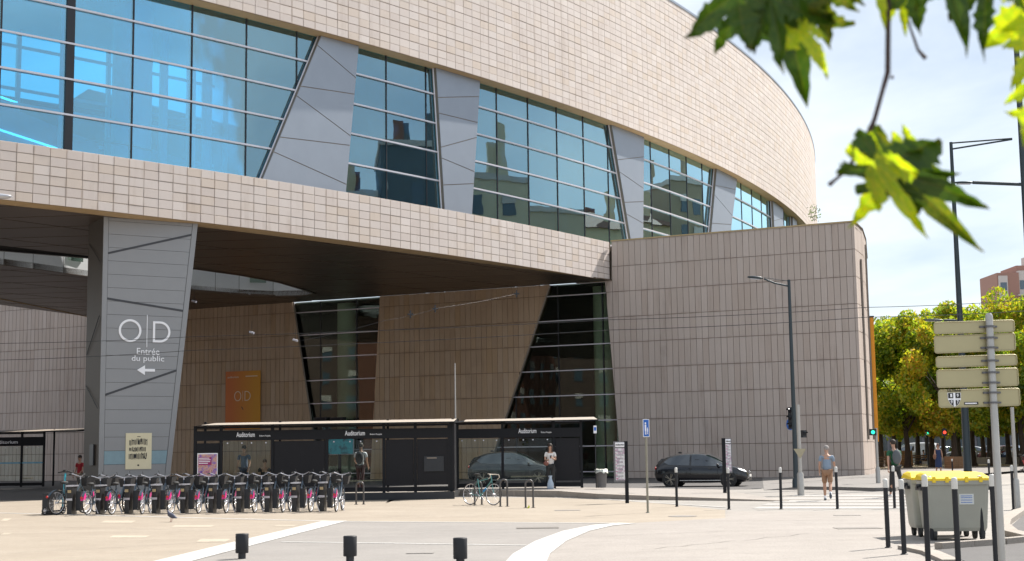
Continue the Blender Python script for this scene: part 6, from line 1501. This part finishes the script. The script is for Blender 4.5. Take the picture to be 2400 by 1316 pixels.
    # windscreen and rear screen
    def across(nm, x0, x1, e, mat):
        g_ = MB(); vs = []; fx = lambda x, f: side(x, f)
        for x in (x0, (x0+x1)/2, x1):
            y, z = side(x*L, 1.0)
            for q in (-.93, -.5, 0, .5, .93): vs.append((x*L+e*(.012), y*q*1.0, z+.020+.012*(1-abs(q))))
        g_.add(vs, [(i*5+j, i*5+j+1, (i+1)*5+j+1, (i+1)*5+j) for i in range(2) for j in range(4)], True); g_.build(nm, mat, t)
    WSM = MATS.get('windscreen_glass') or glass('windscreen_glass', (.12, .22, .20), .15); MATS['windscreen_glass'] = WSM
    if van: across('windscreen', .17, .355, 1, WSM)
    else: across('windscreen', .055, .258, 1, WSM); across('rear_window', -.475, -.425, -1, CARGL)
    ax0, ax1 = (-.32*L, .30*L) if not van else (-.30*L, .31*L)
    for x in (ax0, ax1):
        for s_ in (-1, 1):
            a = MB()   # dark wheel arch disc
            a.cyl((x, s_*(w*.90), wheelr), (x, s_*(w*1.002), wheelr), wheelr*1.14, n=24); a.build('wheel_arch', PLAS, t)
            wv = MB().torus((0, 0, 0), wheelr-.055, .055, 'Y', 24, 8); wo_ = wv.build('wheel', TYRE, t); wo_.location = (x, s_*(w*.985), wheelr)
            r_ = MB(); y = s_*.045
            for i in range(5 if not simple else 4):
                a = 2*PI*i/(5 if not simple else 4)
                for da in (-.16, .16): r_.tube([(math.cos(a+da*.4)*.03, y, math.sin(a+da*.4)*.03), (math.cos(a+da)*(wheelr*.78), y, math.sin(a+da)*(wheelr*.78))], .016, 4)
            r_.torus((0, y*.6, 0), wheelr*.79, .014, 'Y', 24, 4).cyl((0, y*.5, 0), (0, y*1.15, 0), .045, n=10); r_.build('alloy', ALLOY, wo_)
            MB().cyl((0, s_*.0, 0), (0, s_*.01, 0), wheelr*.76, n=20).build('wheel_disc', PLAS, wo_)
    if not simple:
        for s_ in (-1, 1):
            hw = w*.86
            MB().add([(L*.455, s_*w*.93, .66*s_z), (L*.49, s_*w*.70, .62*s_z), (L*.462, s_*w*.68, .72*s_z), (L*.40, s_*w*.95, .775*s_z), (L*.43, s_*w*.96, .68*s_z)], [(0, 1, 2, 3, 4) if s_ > 0 else (4, 3, 2, 1, 0)]).build('headlight', LAMP, t)
            MB().ball((-L*.485, s_*w*.80, .80*s_z), (.05, .16, .085), 12, 7).build('tail_light', TAILL, t)
            MB().ball((L*.195, s_*(w+.07), .93*s_z), (.06, .10, .065), 12, 7).build('wing_mirror', paint, t)
            MB().box(-L*.22, L*.22, s_*w*1.0-.012, s_*w*1.0+.012, .255, .285).build('sill_trim', CHROME, t)
            for x in (-.10, .115): MB().box(x*L-.10, x*L+.06, s_*w*.985-.02, s_*w*.985+.02, .76*s_z, .785*s_z).build('door_handle', paint, t)
            for x in (-.105, .185, -.285): MB().box(x*L-.005, x*L+.005, s_*w*.999-.006, s_*w*.999+.004, .30, .80*s_z).build('door_gap', PLAS, t)
        MB().box(L*.492, L*.506, -.26, .26, .40, .51).build('number_plate', PLATE, t); MB().box(L*.475, L*.5, -.5, .5, .24, .36).build('grille', PLAS, t); MB().ball((L*.497, 0, .60*s_z), (.02, .07, .07), 10, 6).build('emblem', CHROME, t)
        MB().ball((-L*.25, 0, 1.47*s_z), (.10, .025, .04), 10, 6).build('roof_aerial', PLAS, t)
    else:
        for s_ in (-1, 1): MB().ball((L*.47, s_*w*.75, .66*s_z), (.05, .16, .07), 10, 6).build('headlight', LAMP, t); MB().ball((-L*.485, s_*w*.80, .80*s_z), (.05, .14, .08), 10, 6).build('tail_light', TAILL, t)
    return t
def paintm(name, col): return plain(name, col, .22, .25, var=.03, coat=.8)
BLKP = paintm('black_car_paint', (.006, .0065, .010)); GRYP = paintm('grey_car_paint', (.035, .038, .042))
p = atXon(1650, 62.8, 0); cb = car('parked_car', 'shiny black hatchback with two people inside, by the stone wing', (p.x, p.y, 0), R(-18), BLKP, 4.05, 1.74, 1.44)
for x, y, col, hr in ((.15, .36, cloth('driver_blue', (.06, .16, .25)), HAIRD), (-.15, -.36, cloth('passenger_pink', (.4, .2, .2)), plain('grey_hair', (.3, .26, .22), .7))):
    MB().ball((x, y, 1.14), (.09, .085, .12), 10, 8).build('occupant_head', SKIN, cb); MB().ball((x-.04, y, .85), (.15, .21, .2), 10, 8).build('occupant_body', col, cb)
p = atXon(1206, 70, 0); car('parked_car', 'dark grey sport utility car parked behind the shorter bus shelter', (p.x, p.y, 0), R(-9), GRYP, 4.35, 1.82, 1.62, suv=True, wheelr=.35)
far_c = [(2235, 150, (.03, .04, .06), 'dark blue'), (2262, 149, (.30, .32, .35), 'silver'), (2310, 152, (.04, .04, .045), 'black'), (2345, 147, (.16, .02, .02), 'dark red'), (2372, 150, (.35, .37, .38), 'pale grey'), (2398, 146, (.05, .08, .14), 'blue'), (2205, 156, (.06, .11, .13), 'petrol')]
fp = {}
for i, (px, Y, col, nm) in enumerate(far_c):
    p = atXon(px, Y); car('parked_car', '%s car in the far row beyond the trees, %s' % (nm, ('seen right of the navy dress', 'just left of the tall mast foot', 'right of the tall mast foot', 'behind the signpost', 'right of the signpost', 'at the right picture edge', 'left of the woman in navy')[i]), (p.x, p.y, 0), R(160+i*7), paintm('far_paint_%d' % i, col), 4.3, 1.8, 1.5, simple=True, group='cars parked beyond the trees')
p = atXon(2338, 128); car('parked_van', 'white van beyond the tree trunks right of the tall mast', (p.x, p.y+26, 0), R(150), paintm('white_van_paint', (.6, .6, .6)), 4.8, 1.9, 1.95, simple=True, van=True)
# ------------------------------------------------------------------ stroller at the right edge
p = G(2408, 1108); stt = thing('stroller', 'black and red child stroller cut by the right picture edge', 'stroller', (p.x, p.y, 0), R(180))
MB().tube([(-.35, 0, .1), (.0, 0, .5), (.45, 0, 1.05)], .018).tube([(.35, .0, .1), (.0, 0, .5), (-.2, 0, .62)], .018).tube([(-.35, .4, .1), (.0, .4, .5), (.45, .4, 1.05)], .018).tube([(.35, .4, .1), (.0, .4, .5)], .018).tube([(.45, 0, 1.05), (.45, .4, 1.05)], .02).build('frame', PLAS, stt)
MB().add([(-.3, .02, .45), (.15, .02, .38), (.15, .38, .38), (-.3, .38, .45), (.35, .02, .9), (.35, .38, .9)], [(0, 1, 2, 3), (1, 4, 5, 2)]).build('seat', plain('stroller_red', (.45, .04, .05), .7), stt); MB().ball((.12, .2, .85), (.28, .20, .20), 12, 8).build('hood', PLAS, stt)
for x in (-.35, .35):
    for y in (0, .4): MB().torus((x, y, .1), .08, .02, 'Y', 16, 6).build('wheel', TYRE, stt)
# ------------------------------------------------------------------ trees of the square
BARK = plain('bark', (0.07, 0.052, 0.040), 0.9, var=.35, scale=5)
LEAFM = leafmat('autumn_plane_leaves', [(0.0, (.055, .12, .008)), (.25, (.15, .27, .014)), (.45, (.30, .42, .02)), (.66, (.54, .53, .02)), (.85, (.64, .43, .03)), (1.0, (.50, .20, .02))], .62)
def crown_mesh(seed, n, rx, ry, rz, size):
    rg = random.Random(seed); mb = MB(); cl = []
    for i in range(34):
        a = rg.uniform(0, 2*PI); u = rg.uniform(-1, 1); r = rg.uniform(.72, 1.05); s = math.sqrt(1-u*u)
        cl.append((Vector((math.cos(a)*s*rx*r, math.sin(a)*s*ry*r, u*rz*r)), rg.uniform(.17, .36)*rx))
    per = n//len(cl)
    for c, r in cl: leafy(mb, c, (r, r, r*.8), per, size, rg)
    return mb.mesh('crown')
crowns = [crown_mesh(s, 17000, 3.5, 3.5, 3.0, .14) for s in (1, 2, 3, 4)]
for m in crowns: m.materials.append(LEAFM)
trunks = []
for s in (5, 6, 7):
    rg = random.Random(s); mb = MB().tube([(0, 0, 0), (.04, 0, 1.4), (rg.uniform(-.15, .15), .05, 3.0), (rg.uniform(-.2, .2), 0, 4.6)], [.27, .20, .17, .11], 10); mb.lathe([(.36, 0), (.27, .25)], n=10)
    for k in range(6):
        a = rg.uniform(0, 2*PI); z = rg.uniform(2.4, 4.2); mb.tube([(0, 0, z), (math.cos(a)*.8, math.sin(a)*.8, z+1.2), (math.cos(a)*1.8, math.sin(a)*1.8, z+2.6)], [.09, .06, .03], 6)
    m = mb.mesh('trunk'); m.materials.append(BARK); trunks.append(m)
TR = [(2065, 108, 9.8), (2098, 118, 10.4), (2128, 104, 10.8), (2152, 122, 11.6), (2186, 106, 11.8), (2214, 126, 11.6), (2238, 100, 11.2), (2282, 110, 11.5), (2306, 124, 11.4), (2330, 104, 11.0), (2366, 116, 11.8), (2398, 103, 12.2), (2428, 112, 12), (2050, 134, 11.2), (2110, 140, 12), (2175, 142, 12.2), (2250, 140, 12.2), (2320, 140, 12.4), (2385, 138, 12.8)]
tdesc = ['nearest the stone wing', 'right of the wooden planter left edge', 'behind the wooden planter', 'right of the wooden planter', 'left of the woman in navy dress', 'right of the woman in navy dress', 'left of the tall lamp mast', 'right of the tall lamp mast', 'behind the direction boards middle', 'just left of the steel signpost', 'behind the direction boards right ends', 'at the right picture edge', 'beyond the right picture edge', 'in the far rank nearest the wing', 'in the far rank above the planter', 'in the far rank left of the woman in navy', 'in the far rank behind the tall mast', 'in the far rank behind the signpost', 'in the far rank at the right edge']
for i, (px, Y, h) in enumerate(TR):
    p = atXon(px, Y); rg = random.Random(i+20); t = thing('plane_tree', 'yellowing plane tree, '+tdesc[i], 'tree', (p.x, p.y, 0), rg.uniform(0, 6.28), 'plane trees in the square')
    put('trunk', trunks[i % 3], t).scale = (1, 1, 1); c = put('crown', crowns[i % 4], t); sx = rg.uniform(.95, 1.2); c.scale = (sx, rg.uniform(.95, 1.15), (h-3.6)/5.6); c.location = (0, 0, 3.2+(h-3.6)/2); c.rotation_euler = (0, 0, rg.uniform(0, 6))
# wooden planters, benches, low wall, white posts
WOOD = plain('weathered_wood', (.20, .12, .065), .8, var=.25, scale=3)
def planter(px0, px1, Y, h, label):
    a, b = atXon(px0, Y), atXon(px1, Y); w = b.x-a.x; t = thing('wooden_planter', label, 'planter', (a.x, Y, 0)); k = int(h/.3)
    for i in range(k): MB().box(0, w, 0, .05, i*h/k+.01, (i+1)*h/k-.01).build('board', WOOD, t); MB().box(-.0, .05, .055, 2.0, i*h/k+.01, (i+1)*h/k-.01).build('board', WOOD, t)
    MB().box(.05, w-.02, .06, 2.0, .05, h-.1).build('soil', DIRT, t)
    for x in (0, w/2, w-.06): MB().box(x, x+.06, -.03, 0, 0, h).build('corner_post', WOOD, t)
planter(2076, 2140, 113, 1.25, 'large brown wooden planter box under the trees near the wing'); planter(2236, 2258, 92, .9, 'narrow wooden box just left of the tall mast')
for i, (px, Y) in enumerate(((2160, 116), (2075, 104))):
    p = atXon(px, Y); t = thing('park_bench', ('wooden bench right of the wooden planter', 'low wooden bench beside the stone wing corner')[i], 'bench', tuple(p), R(8), 'benches under the trees')
    for y in (0, .14, .28): MB().box(-.9, .9, y, y+.1, .42, .46).build('seat_slat', WOOD, t)
    for z in (.6, .75): MB().box(-.9, .9, .40, .43, z, z+.1).build('back_slat', WOOD, t)
    for x in (-.75, .7): MB().box(x, x+.06, 0, .4, 0, .42).box(x, x+.06, .40, .45, 0, .85).build('leg', BLACKMET, t)
a, b = atXon(2150, 128), atXon(2470, 112); d = (b-a); L = d.length; lw = thing('low_wall', 'long low beige stone wall between the trees and the far cars', 'wall', tuple(a), math.atan2(d.y, d.x))
for i in range(int(L/1.6)): MB().box(i*1.6+.01, i*1.6+1.59, 0, .4, 0, .50).build('wall_block', KERBM, lw)
MB().box(-.02, L, -.03, .43, .50, .56).build('wall_cap', KERBM, lw)
WPOST = plain('white_post_paint', (.75, .75, .75), .5)
for i, px in enumerate((2143, 2196, 2286, 2304, 2325, 2372)):
    p = atXon(px, 136); t = thing('white_post', 'small white kerb post by the far cars, '+('left of the navy dress', 'behind the navy dress', 'right of the tall mast', 'second right of the tall mast', 'left of the signpost', 'right of the signpost')[i], 'bollard', tuple(p), 0, 'white posts along the far kerb'); MB().lathe([(.14, 0), (.13, .8), (.16, .84), (.14, .98), (.05, 1.05)], n=12).build('post', WPOST, t)
sheet('street', [(30, 132), (170, 120), (200, 190), (30, 190)], 0.008, DARKR)
sheet('road_markings', [(34, 137), (140, 131), (140, 131.6), (34, 137.6)], 0.012, PAINT)
# far glass building behind the trees
p = atXon(2000, 205); fb2 = thing('office_building', 'dark glass office building behind the plane trees', 'building', (p.x, 205, 0)); DGL = plain('dark_facade_glass', (.045, .07, .09), .15, .2); GRW = plain('grey_facade', (.20, .20, .23), .7)
MB().box(0, 46, .3, 14, 0, 13).build('facade', GRW, fb2)
for fl in range(4):
    for i in range(18): x = .4+i*2.5; MB().box(x, x+2.1, .18, .34, fl*3.2+.4, fl*3.2+2.9).build('window', DGL, fb2)
MB().box(-.2, 46.2, .1, 14.2, 13, 13.4).build('roof', FINEDGE, fb2); MB().box(6, 22, -.6, .3, 3.2, 3.5).build('canopy', WHITEMET, fb2)
# pink apartment tower
PINKW = plain('pink_brown_render', (.34, .19, .15), .8, var=.06); PALEW = plain('pale_render', (.55, .50, .47), .8); GLW = plain('apartment_glass', (.10, .14, .18), .2)
q = atY(2336, 640, 270); ap = thing('apartment_tower', 'tall pinkish brown apartment tower rising above the trees at right', 'building', (q.x, 270, 0)); h = q.z
MB().box(0, 4.2, 0, 10, 0, h).build('wall', PINKW, ap); MB().box(4.2, 8.2, 1.2, 10, 0, h+1.5).build('wall', PINKW, ap); MB().box(8.4, 22, .4, 10, 0, h+4).build('wall', PALEW, ap)
MB().box(4.2, 5.6, .2, 1.2, 0, h+.4).build('wall', PALEW, ap); MB().box(.2, 1.9, -.35, 0, 0, h-.6).build('wall', PALEW, ap)
for f in range(11):
    z = h-3.4-f*3.0
    if z < 2: break
    if f % 2 == 1: b_ = MB().box(-1.9, 3.0, -1.6, 0, z-.8, z+.9).build('balcony', PINKW, ap); MB().box(-1.8, 2.9, -1.65, -1.6, z+.9, z+1.0).build('balcony_rail', FINEDGE, b_)
    MB().box(.5, 1.7, -.40, -.35, z, z+1.5).build('window', GLW, ap); MB().box(4.4, 5.4, .12, .2, z+.2, z+1.9).build('window', GLW, ap); MB().box(6.2, 7.4, 1.1, 1.2, z, z+1.4).build('window', GLW, ap)
    b_ = MB().box(3.6, 6.6, -1.0, .2, z-1.1, z-.9).build('balcony', PALEW, ap) if f % 2 == 0 else None
    for x in (9.2, 12.4, 15.6, 18.8): MB().box(x, x+1.7, .3, .4, z, z+1.5).build('window', GLW, ap)
MB().box(9, 12, 2, 5, h+4, h+6).build('roof_plant_room', PALEW, ap)
# ------------------------------------------------------------------ houses across the street, seen in the curtain wall
ROOFT = plain('clay_roof', (.20, .10, .07), .85); 
def house(label, x, y, w, d, h, rz, col, roof='flat', win=True):
    m = plain('render_%d' % int(x*10+y), col, .85, var=.08, scale=.8); t = thing('street_house', label, 'building', (x, y, 0), rz)
    MB().box(-w/2, w/2, -d/2, d/2, 0, h).build('wall', m, t)
    if roof == 'hip': MB().add([(-w/2-.4, -d/2-.4, h), (w/2+.4, -d/2-.4, h), (w/2+.4, d/2+.4, h), (-w/2-.4, d/2+.4, h), (-w/2+d*.35, 0, h+2.6), (w/2-d*.35, 0, h+2.6)], [(0, 1, 5, 4), (2, 3, 4, 5), (1, 2, 5), (3, 0, 4), (3, 2, 1, 0)]).build('roof', ROOFT, t)
    else: MB().box(-w/2-.15, w/2+.15, -d/2-.15, d/2+.15, h, h+.5).build('roof', PALEW, t)
    rg = random.Random(int(x+y))
    for i in range(3):
        cx, cy = rg.uniform(-w*.4, w*.4), rg.uniform(-d*.3, d*.3); c = MB().box(cx-.5, cx+.5, cy-.35, cy+.35, h+.3, h+rg.uniform(3, 4.2)).build('chimney', ROOFT if i % 2 else m, t)
    if win:
        fl = int(h/3.1); nx = max(2, int(w/3.2))
        for f in range(fl):
            for i in range(nx):
                xx = -w/2+(i+.5)*w/nx; z = f*3.1+1.0
                if f == 0: continue
                o = MB().box(xx-.55, xx+.55, -d/2-.06, -d/2+.02, z, z+1.7).build('window', GLW, t)
                if (i+f) % 2: MB().box(xx-.62, xx+.62, -d/2-.14, -d/2-.06, z+1.1, z+1.8).build('blind', PALEW, o)
        ny = max(2, int(d/3.4))
        for f in range(1, fl):
            for i in range(ny): yy = -d/2+(i+.5)*d/ny; z = f*3.1+1.0; MB().box(-w/2-.06, -w/2+.02, yy-.5, yy+.5, z, z+1.6).build('window', GLW, t)
    return t
# they line the far side of the avenue, to the right of the picture; front walls (-y side when rz=-90deg) face the hall
rzh = R(-90)
house('low beige house across the avenue, nearest the crossroads', 50.5, 66.5, 7, 12, 23.2, rzh, (.62, .50, .34))
house('dark blue grey apartment block across the avenue', 50.5, 75.5, 10, 12, 27.6, rzh, (.12, .15, .17))
house('tan gabled house across the avenue with a tall thin chimney wall', 54.5, 87.3, 9.5, 12, 25.8, rzh, (.62, .54, .40))
tw2 = thing('chimney_wall', 'tall thin tan chimney wall on the gabled house across the avenue', 'chimney', (48.9, 88.8, 26.3)); MB().add([(-.4, -.9, 0), (2.5, -.9, 0), (2.5, .9, 0), (-.4, .9, 0), (-.4, -.5, 5.2), (2.5, -.5, 5.2), (2.5, .5, 4.6), (-.4, .5, 4.6)], [(0, 1, 5, 4), (1, 2, 6, 5), (2, 3, 7, 6), (3, 0, 4, 7), (4, 5, 6, 7)]).build('wall', plain('tan_render', (.62, .54, .40), .85), tw2)
house('cream house across the avenue with a roof terrace', 55.5, 97.2, 9.5, 12, 23.4, rzh, (.56, .48, .36))
house('cream house across the avenue with red tiled roof and chimneys', 57, 107, 9.5, 12, 22.6, rzh, (.66, .56, .38), 'hip')
house('ochre house across the avenue with brown chimneys', 58.5, 116.8, 9.4, 12, 24.0, rzh, (.60, .48, .32), 'hip')
house('narrow brown tower house across the avenue', 58.5, 126.2, 7.5, 12, 29, rzh, (.34, .27, .19))
house('beige house across the avenue near the park', 63, 135.5, 9, 12, 24.5, rzh, (.58, .50, .38))
house('pale corner house across the avenue at the park end', 69, 152, 16, 12, 24, rzh, (.58, .52, .42))
house('red brick block far left across the tram square', -66, 40, 30, 12, 17, R(60), (.22, .09, .06), 'hip')
house('long dark apartment row far left across the tram square', -98, 44, 84, 12, 18, R(126.9), (.13, .085, .07))
house('dark grey block far left beyond the red brick one', -84, 74, 30, 12, 15, R(75), (.08, .08, .085))
house('brown block far left nearer the camera', -50, 8, 26, 12, 16, R(45), (.14, .11, .09))
# ------------------------------------------------------------------ plane branch hanging into the picture
LG = bpy.data.materials.new('plane_leaf_green'); 
def bigleaf(name, base, vein, yellow, trans=.5):
    m = bpy.data.materials.new(name); m.use_nodes = True; n = m.node_tree; n.nodes.clear(); o = N(n, 'ShaderNodeOutputMaterial')
    tcn = N(n, 'ShaderNodeTexCoord'); tx = N(n, 'ShaderNodeTexNoise'); tx.inputs['Scale'].default_value = 14; tx.inputs['Detail'].default_value = 5; n.links.new(tcn.outputs['Object'], tx.inputs[0])
    c = mixrgb(n, ramp(n, tx.outputs['Fac'], [(.42, 0.0), (.68, 1.0)]), base, yellow)
    uv = N(n, 'ShaderNodeUVMap'); sp = N(n, 'ShaderNodeSeparateXYZ'); n.links.new(uv.outputs[0], sp.inputs[0]); c = mixrgb(n, ramp(n, sp.outputs[0], [(.0, 1.0), (.09, 0.0)]), c, vein)
    c = mixrgb(n, ramp(n, sp.outputs[1], [(.80, 0.0), (1.0, .75)]), c, (.20, .09, .02))
    d = N(n, 'ShaderNodeBsdfDiffuse'); t = N(n, 'ShaderNodeBsdfTranslucent'); n.links.new(c, d.inputs[0]); n.links.new(mixrgb(n, 1.0, c, (1.0, 1.0, .55), 'MULTIPLY'), t.inputs[0]); gl = N(n, 'ShaderNodeBsdfGlossy'); gl.inputs['Roughness'].default_value = .45; gl.inputs[0].default_value = (.6, .6, .6, 1)
    m1 = N(n, 'ShaderNodeMixShader'); m1.inputs[0].default_value = trans; n.links.new(d.outputs[0], m1.inputs[1]); n.links.new(t.outputs[0], m1.inputs[2]); m2 = N(n, 'ShaderNodeMixShader'); m2.inputs[0].default_value = .04; n.links.new(m1.outputs[0], m2.inputs[1]); n.links.new(gl.outputs[0], m2.inputs[2]); n.links.new(m2.outputs[0], o.inputs[0]); return m
LGA = bigleaf('leaf_deep_green', (.035, .085, .005), (.10, .12, .02), (.07, .12, .008), .45); LGB = bigleaf('leaf_yellow_green', (.34, .50, .012), (.40, .48, .05), (.62, .60, .015), .68); LGC = bigleaf('leaf_yellowing', (.07, .13, .008), (.16, .14, .03), (.20, .20, .012), .5)
def leaf_mesh(seed, fold=.35):
    rg = random.Random(seed)
    # palmate outline: five toothed lobes; stalk at origin, blade along +y
    lobes = [(-118, .52, .16), (-62, .82, .20), (0, 1.0, .24), (60, .84, .20), (116, .54, .16)]; pts = []
    for i, (ang, ln_, wd2) in enumerate(lobes):
        ang += rg.uniform(-5, 5); ln_ *= rg.uniform(.9, 1.08); a = R(ang); ux, uy = math.sin(a), math.cos(a); px, py = uy, -ux
        prof = [(.30, .30), (.46, .78), (.50, 1.05), (.58, .80), (.66, .85), (.74, .50), (.82, .48), (1.0, 0)]
        L_, Rr = [], []
        for f, wv in prof:
            wj = wv*rg.uniform(.85, 1.15); L_.append((ux*ln_*f-px*wd2*wj, uy*ln_*f-py*wd2*wj)); Rr.append((ux*ln_*f+px*wd2*wj, uy*ln_*f+py*wd2*wj))
        seq = L_ + Rr[:-1][::-1]
        pts.append((seq, (ux, uy), ln_))
    outline = []
    for k, (seq, u, l_) in enumerate(pts):
        outline += [(p, 0 if False else 1, k) for p in seq]
        if k < 4:
            a = R((lobes[k][0]+lobes[k+1][0])/2); outline.append(((math.sin(a)*.30, math.cos(a)*.30), 1, -1))
    outline = outline[::1]; vs = [Vector((0, 0, 0))]; mb = MB(); uvm = {}
    P = [Vector((p[0], p[1], 0)) for p, _, _ in outline]
    polys = []
    for k, (seq, u, l_) in enumerate(pts):
        # each lobe: strip between its mid vein and its edges, so that it can fold along the vein
        m = len(seq)//2; mids = [Vector((u[0]*l_*f, u[1]*l_*f, 0)) for f in (.30, .46, .50, .58, .66, .74, .82, 1.0)]; Ls = [Vector((*p, 0)) for p in seq[:8]]; Rs = [Vector((*p, 0)) for p in (seq[8:][::-1]+[seq[7]])]
        for e in range(7):
            polys.append(([mids[e], mids[e+1], Ls[e+1], Ls[e]], (0, 0, 1, 1), (e/8, (e+1)/8, (e+1)/8, e/8))); polys.append(([mids[e], Rs[e], Rs[e+1], mids[e+1]], (0, 1, 1, 0), (e/8, e/8, (e+1)/8, (e+1)/8)))
        polys.append(([Vector((0, 0, 0)), mids[0], Ls[0]], (0, 0, .6), (0, .2, .2))); polys.append(([Vector((0, 0, 0)), Rs[0], mids[0]], (0, .6, 0), (0, .2, .2)))
        if k < 4:
            a = R((lobes[k][0]+lobes[k+1][0])/2); nt_ = Vector((math.sin(a)*.34, math.cos(a)*.34, 0)); nL = Vector((*pts[k+1][0][0], 0)); polys.append(([Vector((0, 0, 0)), nt_, Rs[0]], (.3, 1, .6), (0, .3, .2))); polys.append(([Vector((0, 0, 0)), nL, nt_], (.3, .6, 1), (0, .2, .3)))
            polys.append(([Rs[0], nt_, Rs[1]], (1, 1, 1), (.2, .3, .3))); 
            if True: polys.append(([nL, Vector((*pts[k+1][0][1], 0)), nt_], (1, 1, 1), (.2, .3, .3)))
    c1, c2 = rg.uniform(-.3, .3), rg.uniform(.1, .35)
    for ps, us, vvv in polys:
        q = []
        for p, uu in zip(ps, us):
            r = math.hypot(p.x, p.y); z = fold*.30*uu*r+math.sin(p.x*5+seed)*.04+math.sin(p.y*4+seed*2)*.05-c2*r*r+c1*p.x*abs(p.x); q.append((p.x, p.y, z))
        mb.add(q, [tuple(range(len(q)))], True); mb.uv[len(mb.f)-1] = list(zip(us, vvv))
    return mb.mesh('leaf')
br = thing('plane_tree_branch', 'overhanging plane tree branch with green and yellow leaves close to the camera', 'branch', (.95, 2.5, 2.4))
BRM = plain('twig_bark', (.045, .022, .020), .7)
YL = 2.5
def tw_(name, pts, r): return MB().tube([atY(x, y, Y) for x, y, Y in pts], r, 7).build(name, BRM, br, True)
tw_('twig', [(2078, -120, 2.5), (2082, 40, 2.5), (2081, 170, 2.5), (2068, 215, 2.5), (2050, 280, 2.5), (2030, 330, 2.5), (2022, 350, 2.5)], [.0062, .0048, .0052, .0042, .0044, .0062, .0052])
tw_('twig', [(2025, 345, 2.5), (2008, 362, 2.5), (1990, 392, 2.5), (1976, 405, 2.5), (1960, 420, 2.5), (1943, 434, 2.5)], [.0060, .0042, .0032, .0040, .0028, .0044])
tw_('twig', [(2088, 180, 2.5), (2094, 183, 2.5)], [.004, .003]); tw_('twig', [(2022, 350, 2.5), (2046, 360, 2.48)], [.004, .0025])
tw_('twig', [(2110, -20, 2.6), (2135, 70, 2.6), (2152, 118, 2.6), (2170, 138, 2.6)], [.0024, .0024, .003, .0046]); tw_('twig', [(2280, -60, 2.6), (2200, -40, 2.5), (2078, -60, 2.5), (1900, -50, 2.5), (1640, -80, 2.5)], [.007, .007, .007, .006, .004])
# leaves: stalk base pixel, tip pixel, size, tilt, roll, material
LV = [((1735, -20), (1590, 105), LGA, 11, .3, -.35, .8), ((1752, -5), (1672, 118), LGA, 12, -.2, .2, .7), ((1835, -10), (1898, 240), LGA, 13, .25, .0, .55), ((1810, 0), (1840, 200), LGA, 14, .6, .3, .45), ((1870, 20), (2020, 60), LGC, 15, -.3, .5, .8), ((1870, 70), (1945, 172), LGB, 16, .5, -.5, .6), ((1790, -40), (1800, 110), LGA, 31, .3, .3, .8), ((1930, -30), (1925, 110), LGC, 35, .2, .3, .8), ((1850, -30), (1860, 120), LGA, 36, .2, .3, .8),
      ((2140, -60), (2158, 95), LGA, 17, .55, .2, .6), ((2220, -70), (2268, 120), LGA, 18, .45, -.2, .55), ((2060, -50), (2068, 62), LGB, 19, .7, .1, .35), ((2115, -20), (2122, 90), LGB, 20, .7, 0, .35), ((2310, -60), (2314, 168), LGA, 21, .5, .1, .42), ((2440, -10), (2300, 118), LGB, 22, .1, -.1, .9), ((2450, 90), (2372, 205), LGB, 23, .1, .2, .8), ((2450, 40), (2345, 60), LGB, 38, .1, .2, .9), ((2465, 270), (2362, 262), LGB, 24, .1, -.2, .9), ((2440, 200), (2390, 335), LGB, 25, .1, .2, .7),
      ((2075, 372), (2290, 594), LGC, 26, .15, .1, .34), ((2060, 385), (2370, 498), LGA, 27, -.2, .2, .38), ((2150, 395), (2122, 296), LGB, 28, .2, .2, .8), ((2110, 375), (2003, 528), LGB, 29, .25, -.2, .62), ((2060, 415), (2262, 412), LGA, 30, .2, .1, .42), ((2060, 372), (2130, 470), LGA, 37, .1, .1, .35), ((2050, 380), (2180, 560), LGB, 39, .2, .1, .4), ((1900, -60), (2010, 25), LGC, 33, .2, .2, .8), ((1970, -80), (2020, 10), LGA, 34, .3, .4, .8)]
for i, (b_, tp_, mat, sd, tilt, roll, wx) in enumerate(LV):
    Y0 = 2.5+((i*7) % 5-2)*.03; a = atY(*b_, Y0); e = atY(*tp_, Y0); d = e-a; L = d.length; yv = d.normalized(); view = (a-Vector((0, 0, EYE))).normalized(); zv = (-view - yv*(-view).dot(yv)).normalized(); xv = yv.cross(zv)
    Rm = Matrix((xv, yv, zv)).transposed().to_4x4(); M = Matrix.Translation(a) @ Rm @ Matrix.Rotation(tilt, 4, 'X') @ Matrix.Rotation(roll*1.2, 4, 'Y') @ Matrix.Scale(L/max(.55, math.cos(tilt)), 4) @ Matrix.Scale(wx, 4, (1, 0, 0))
    me = leaf_mesh(sd); me.materials.append(mat); put('leaf', me, br, M, True)
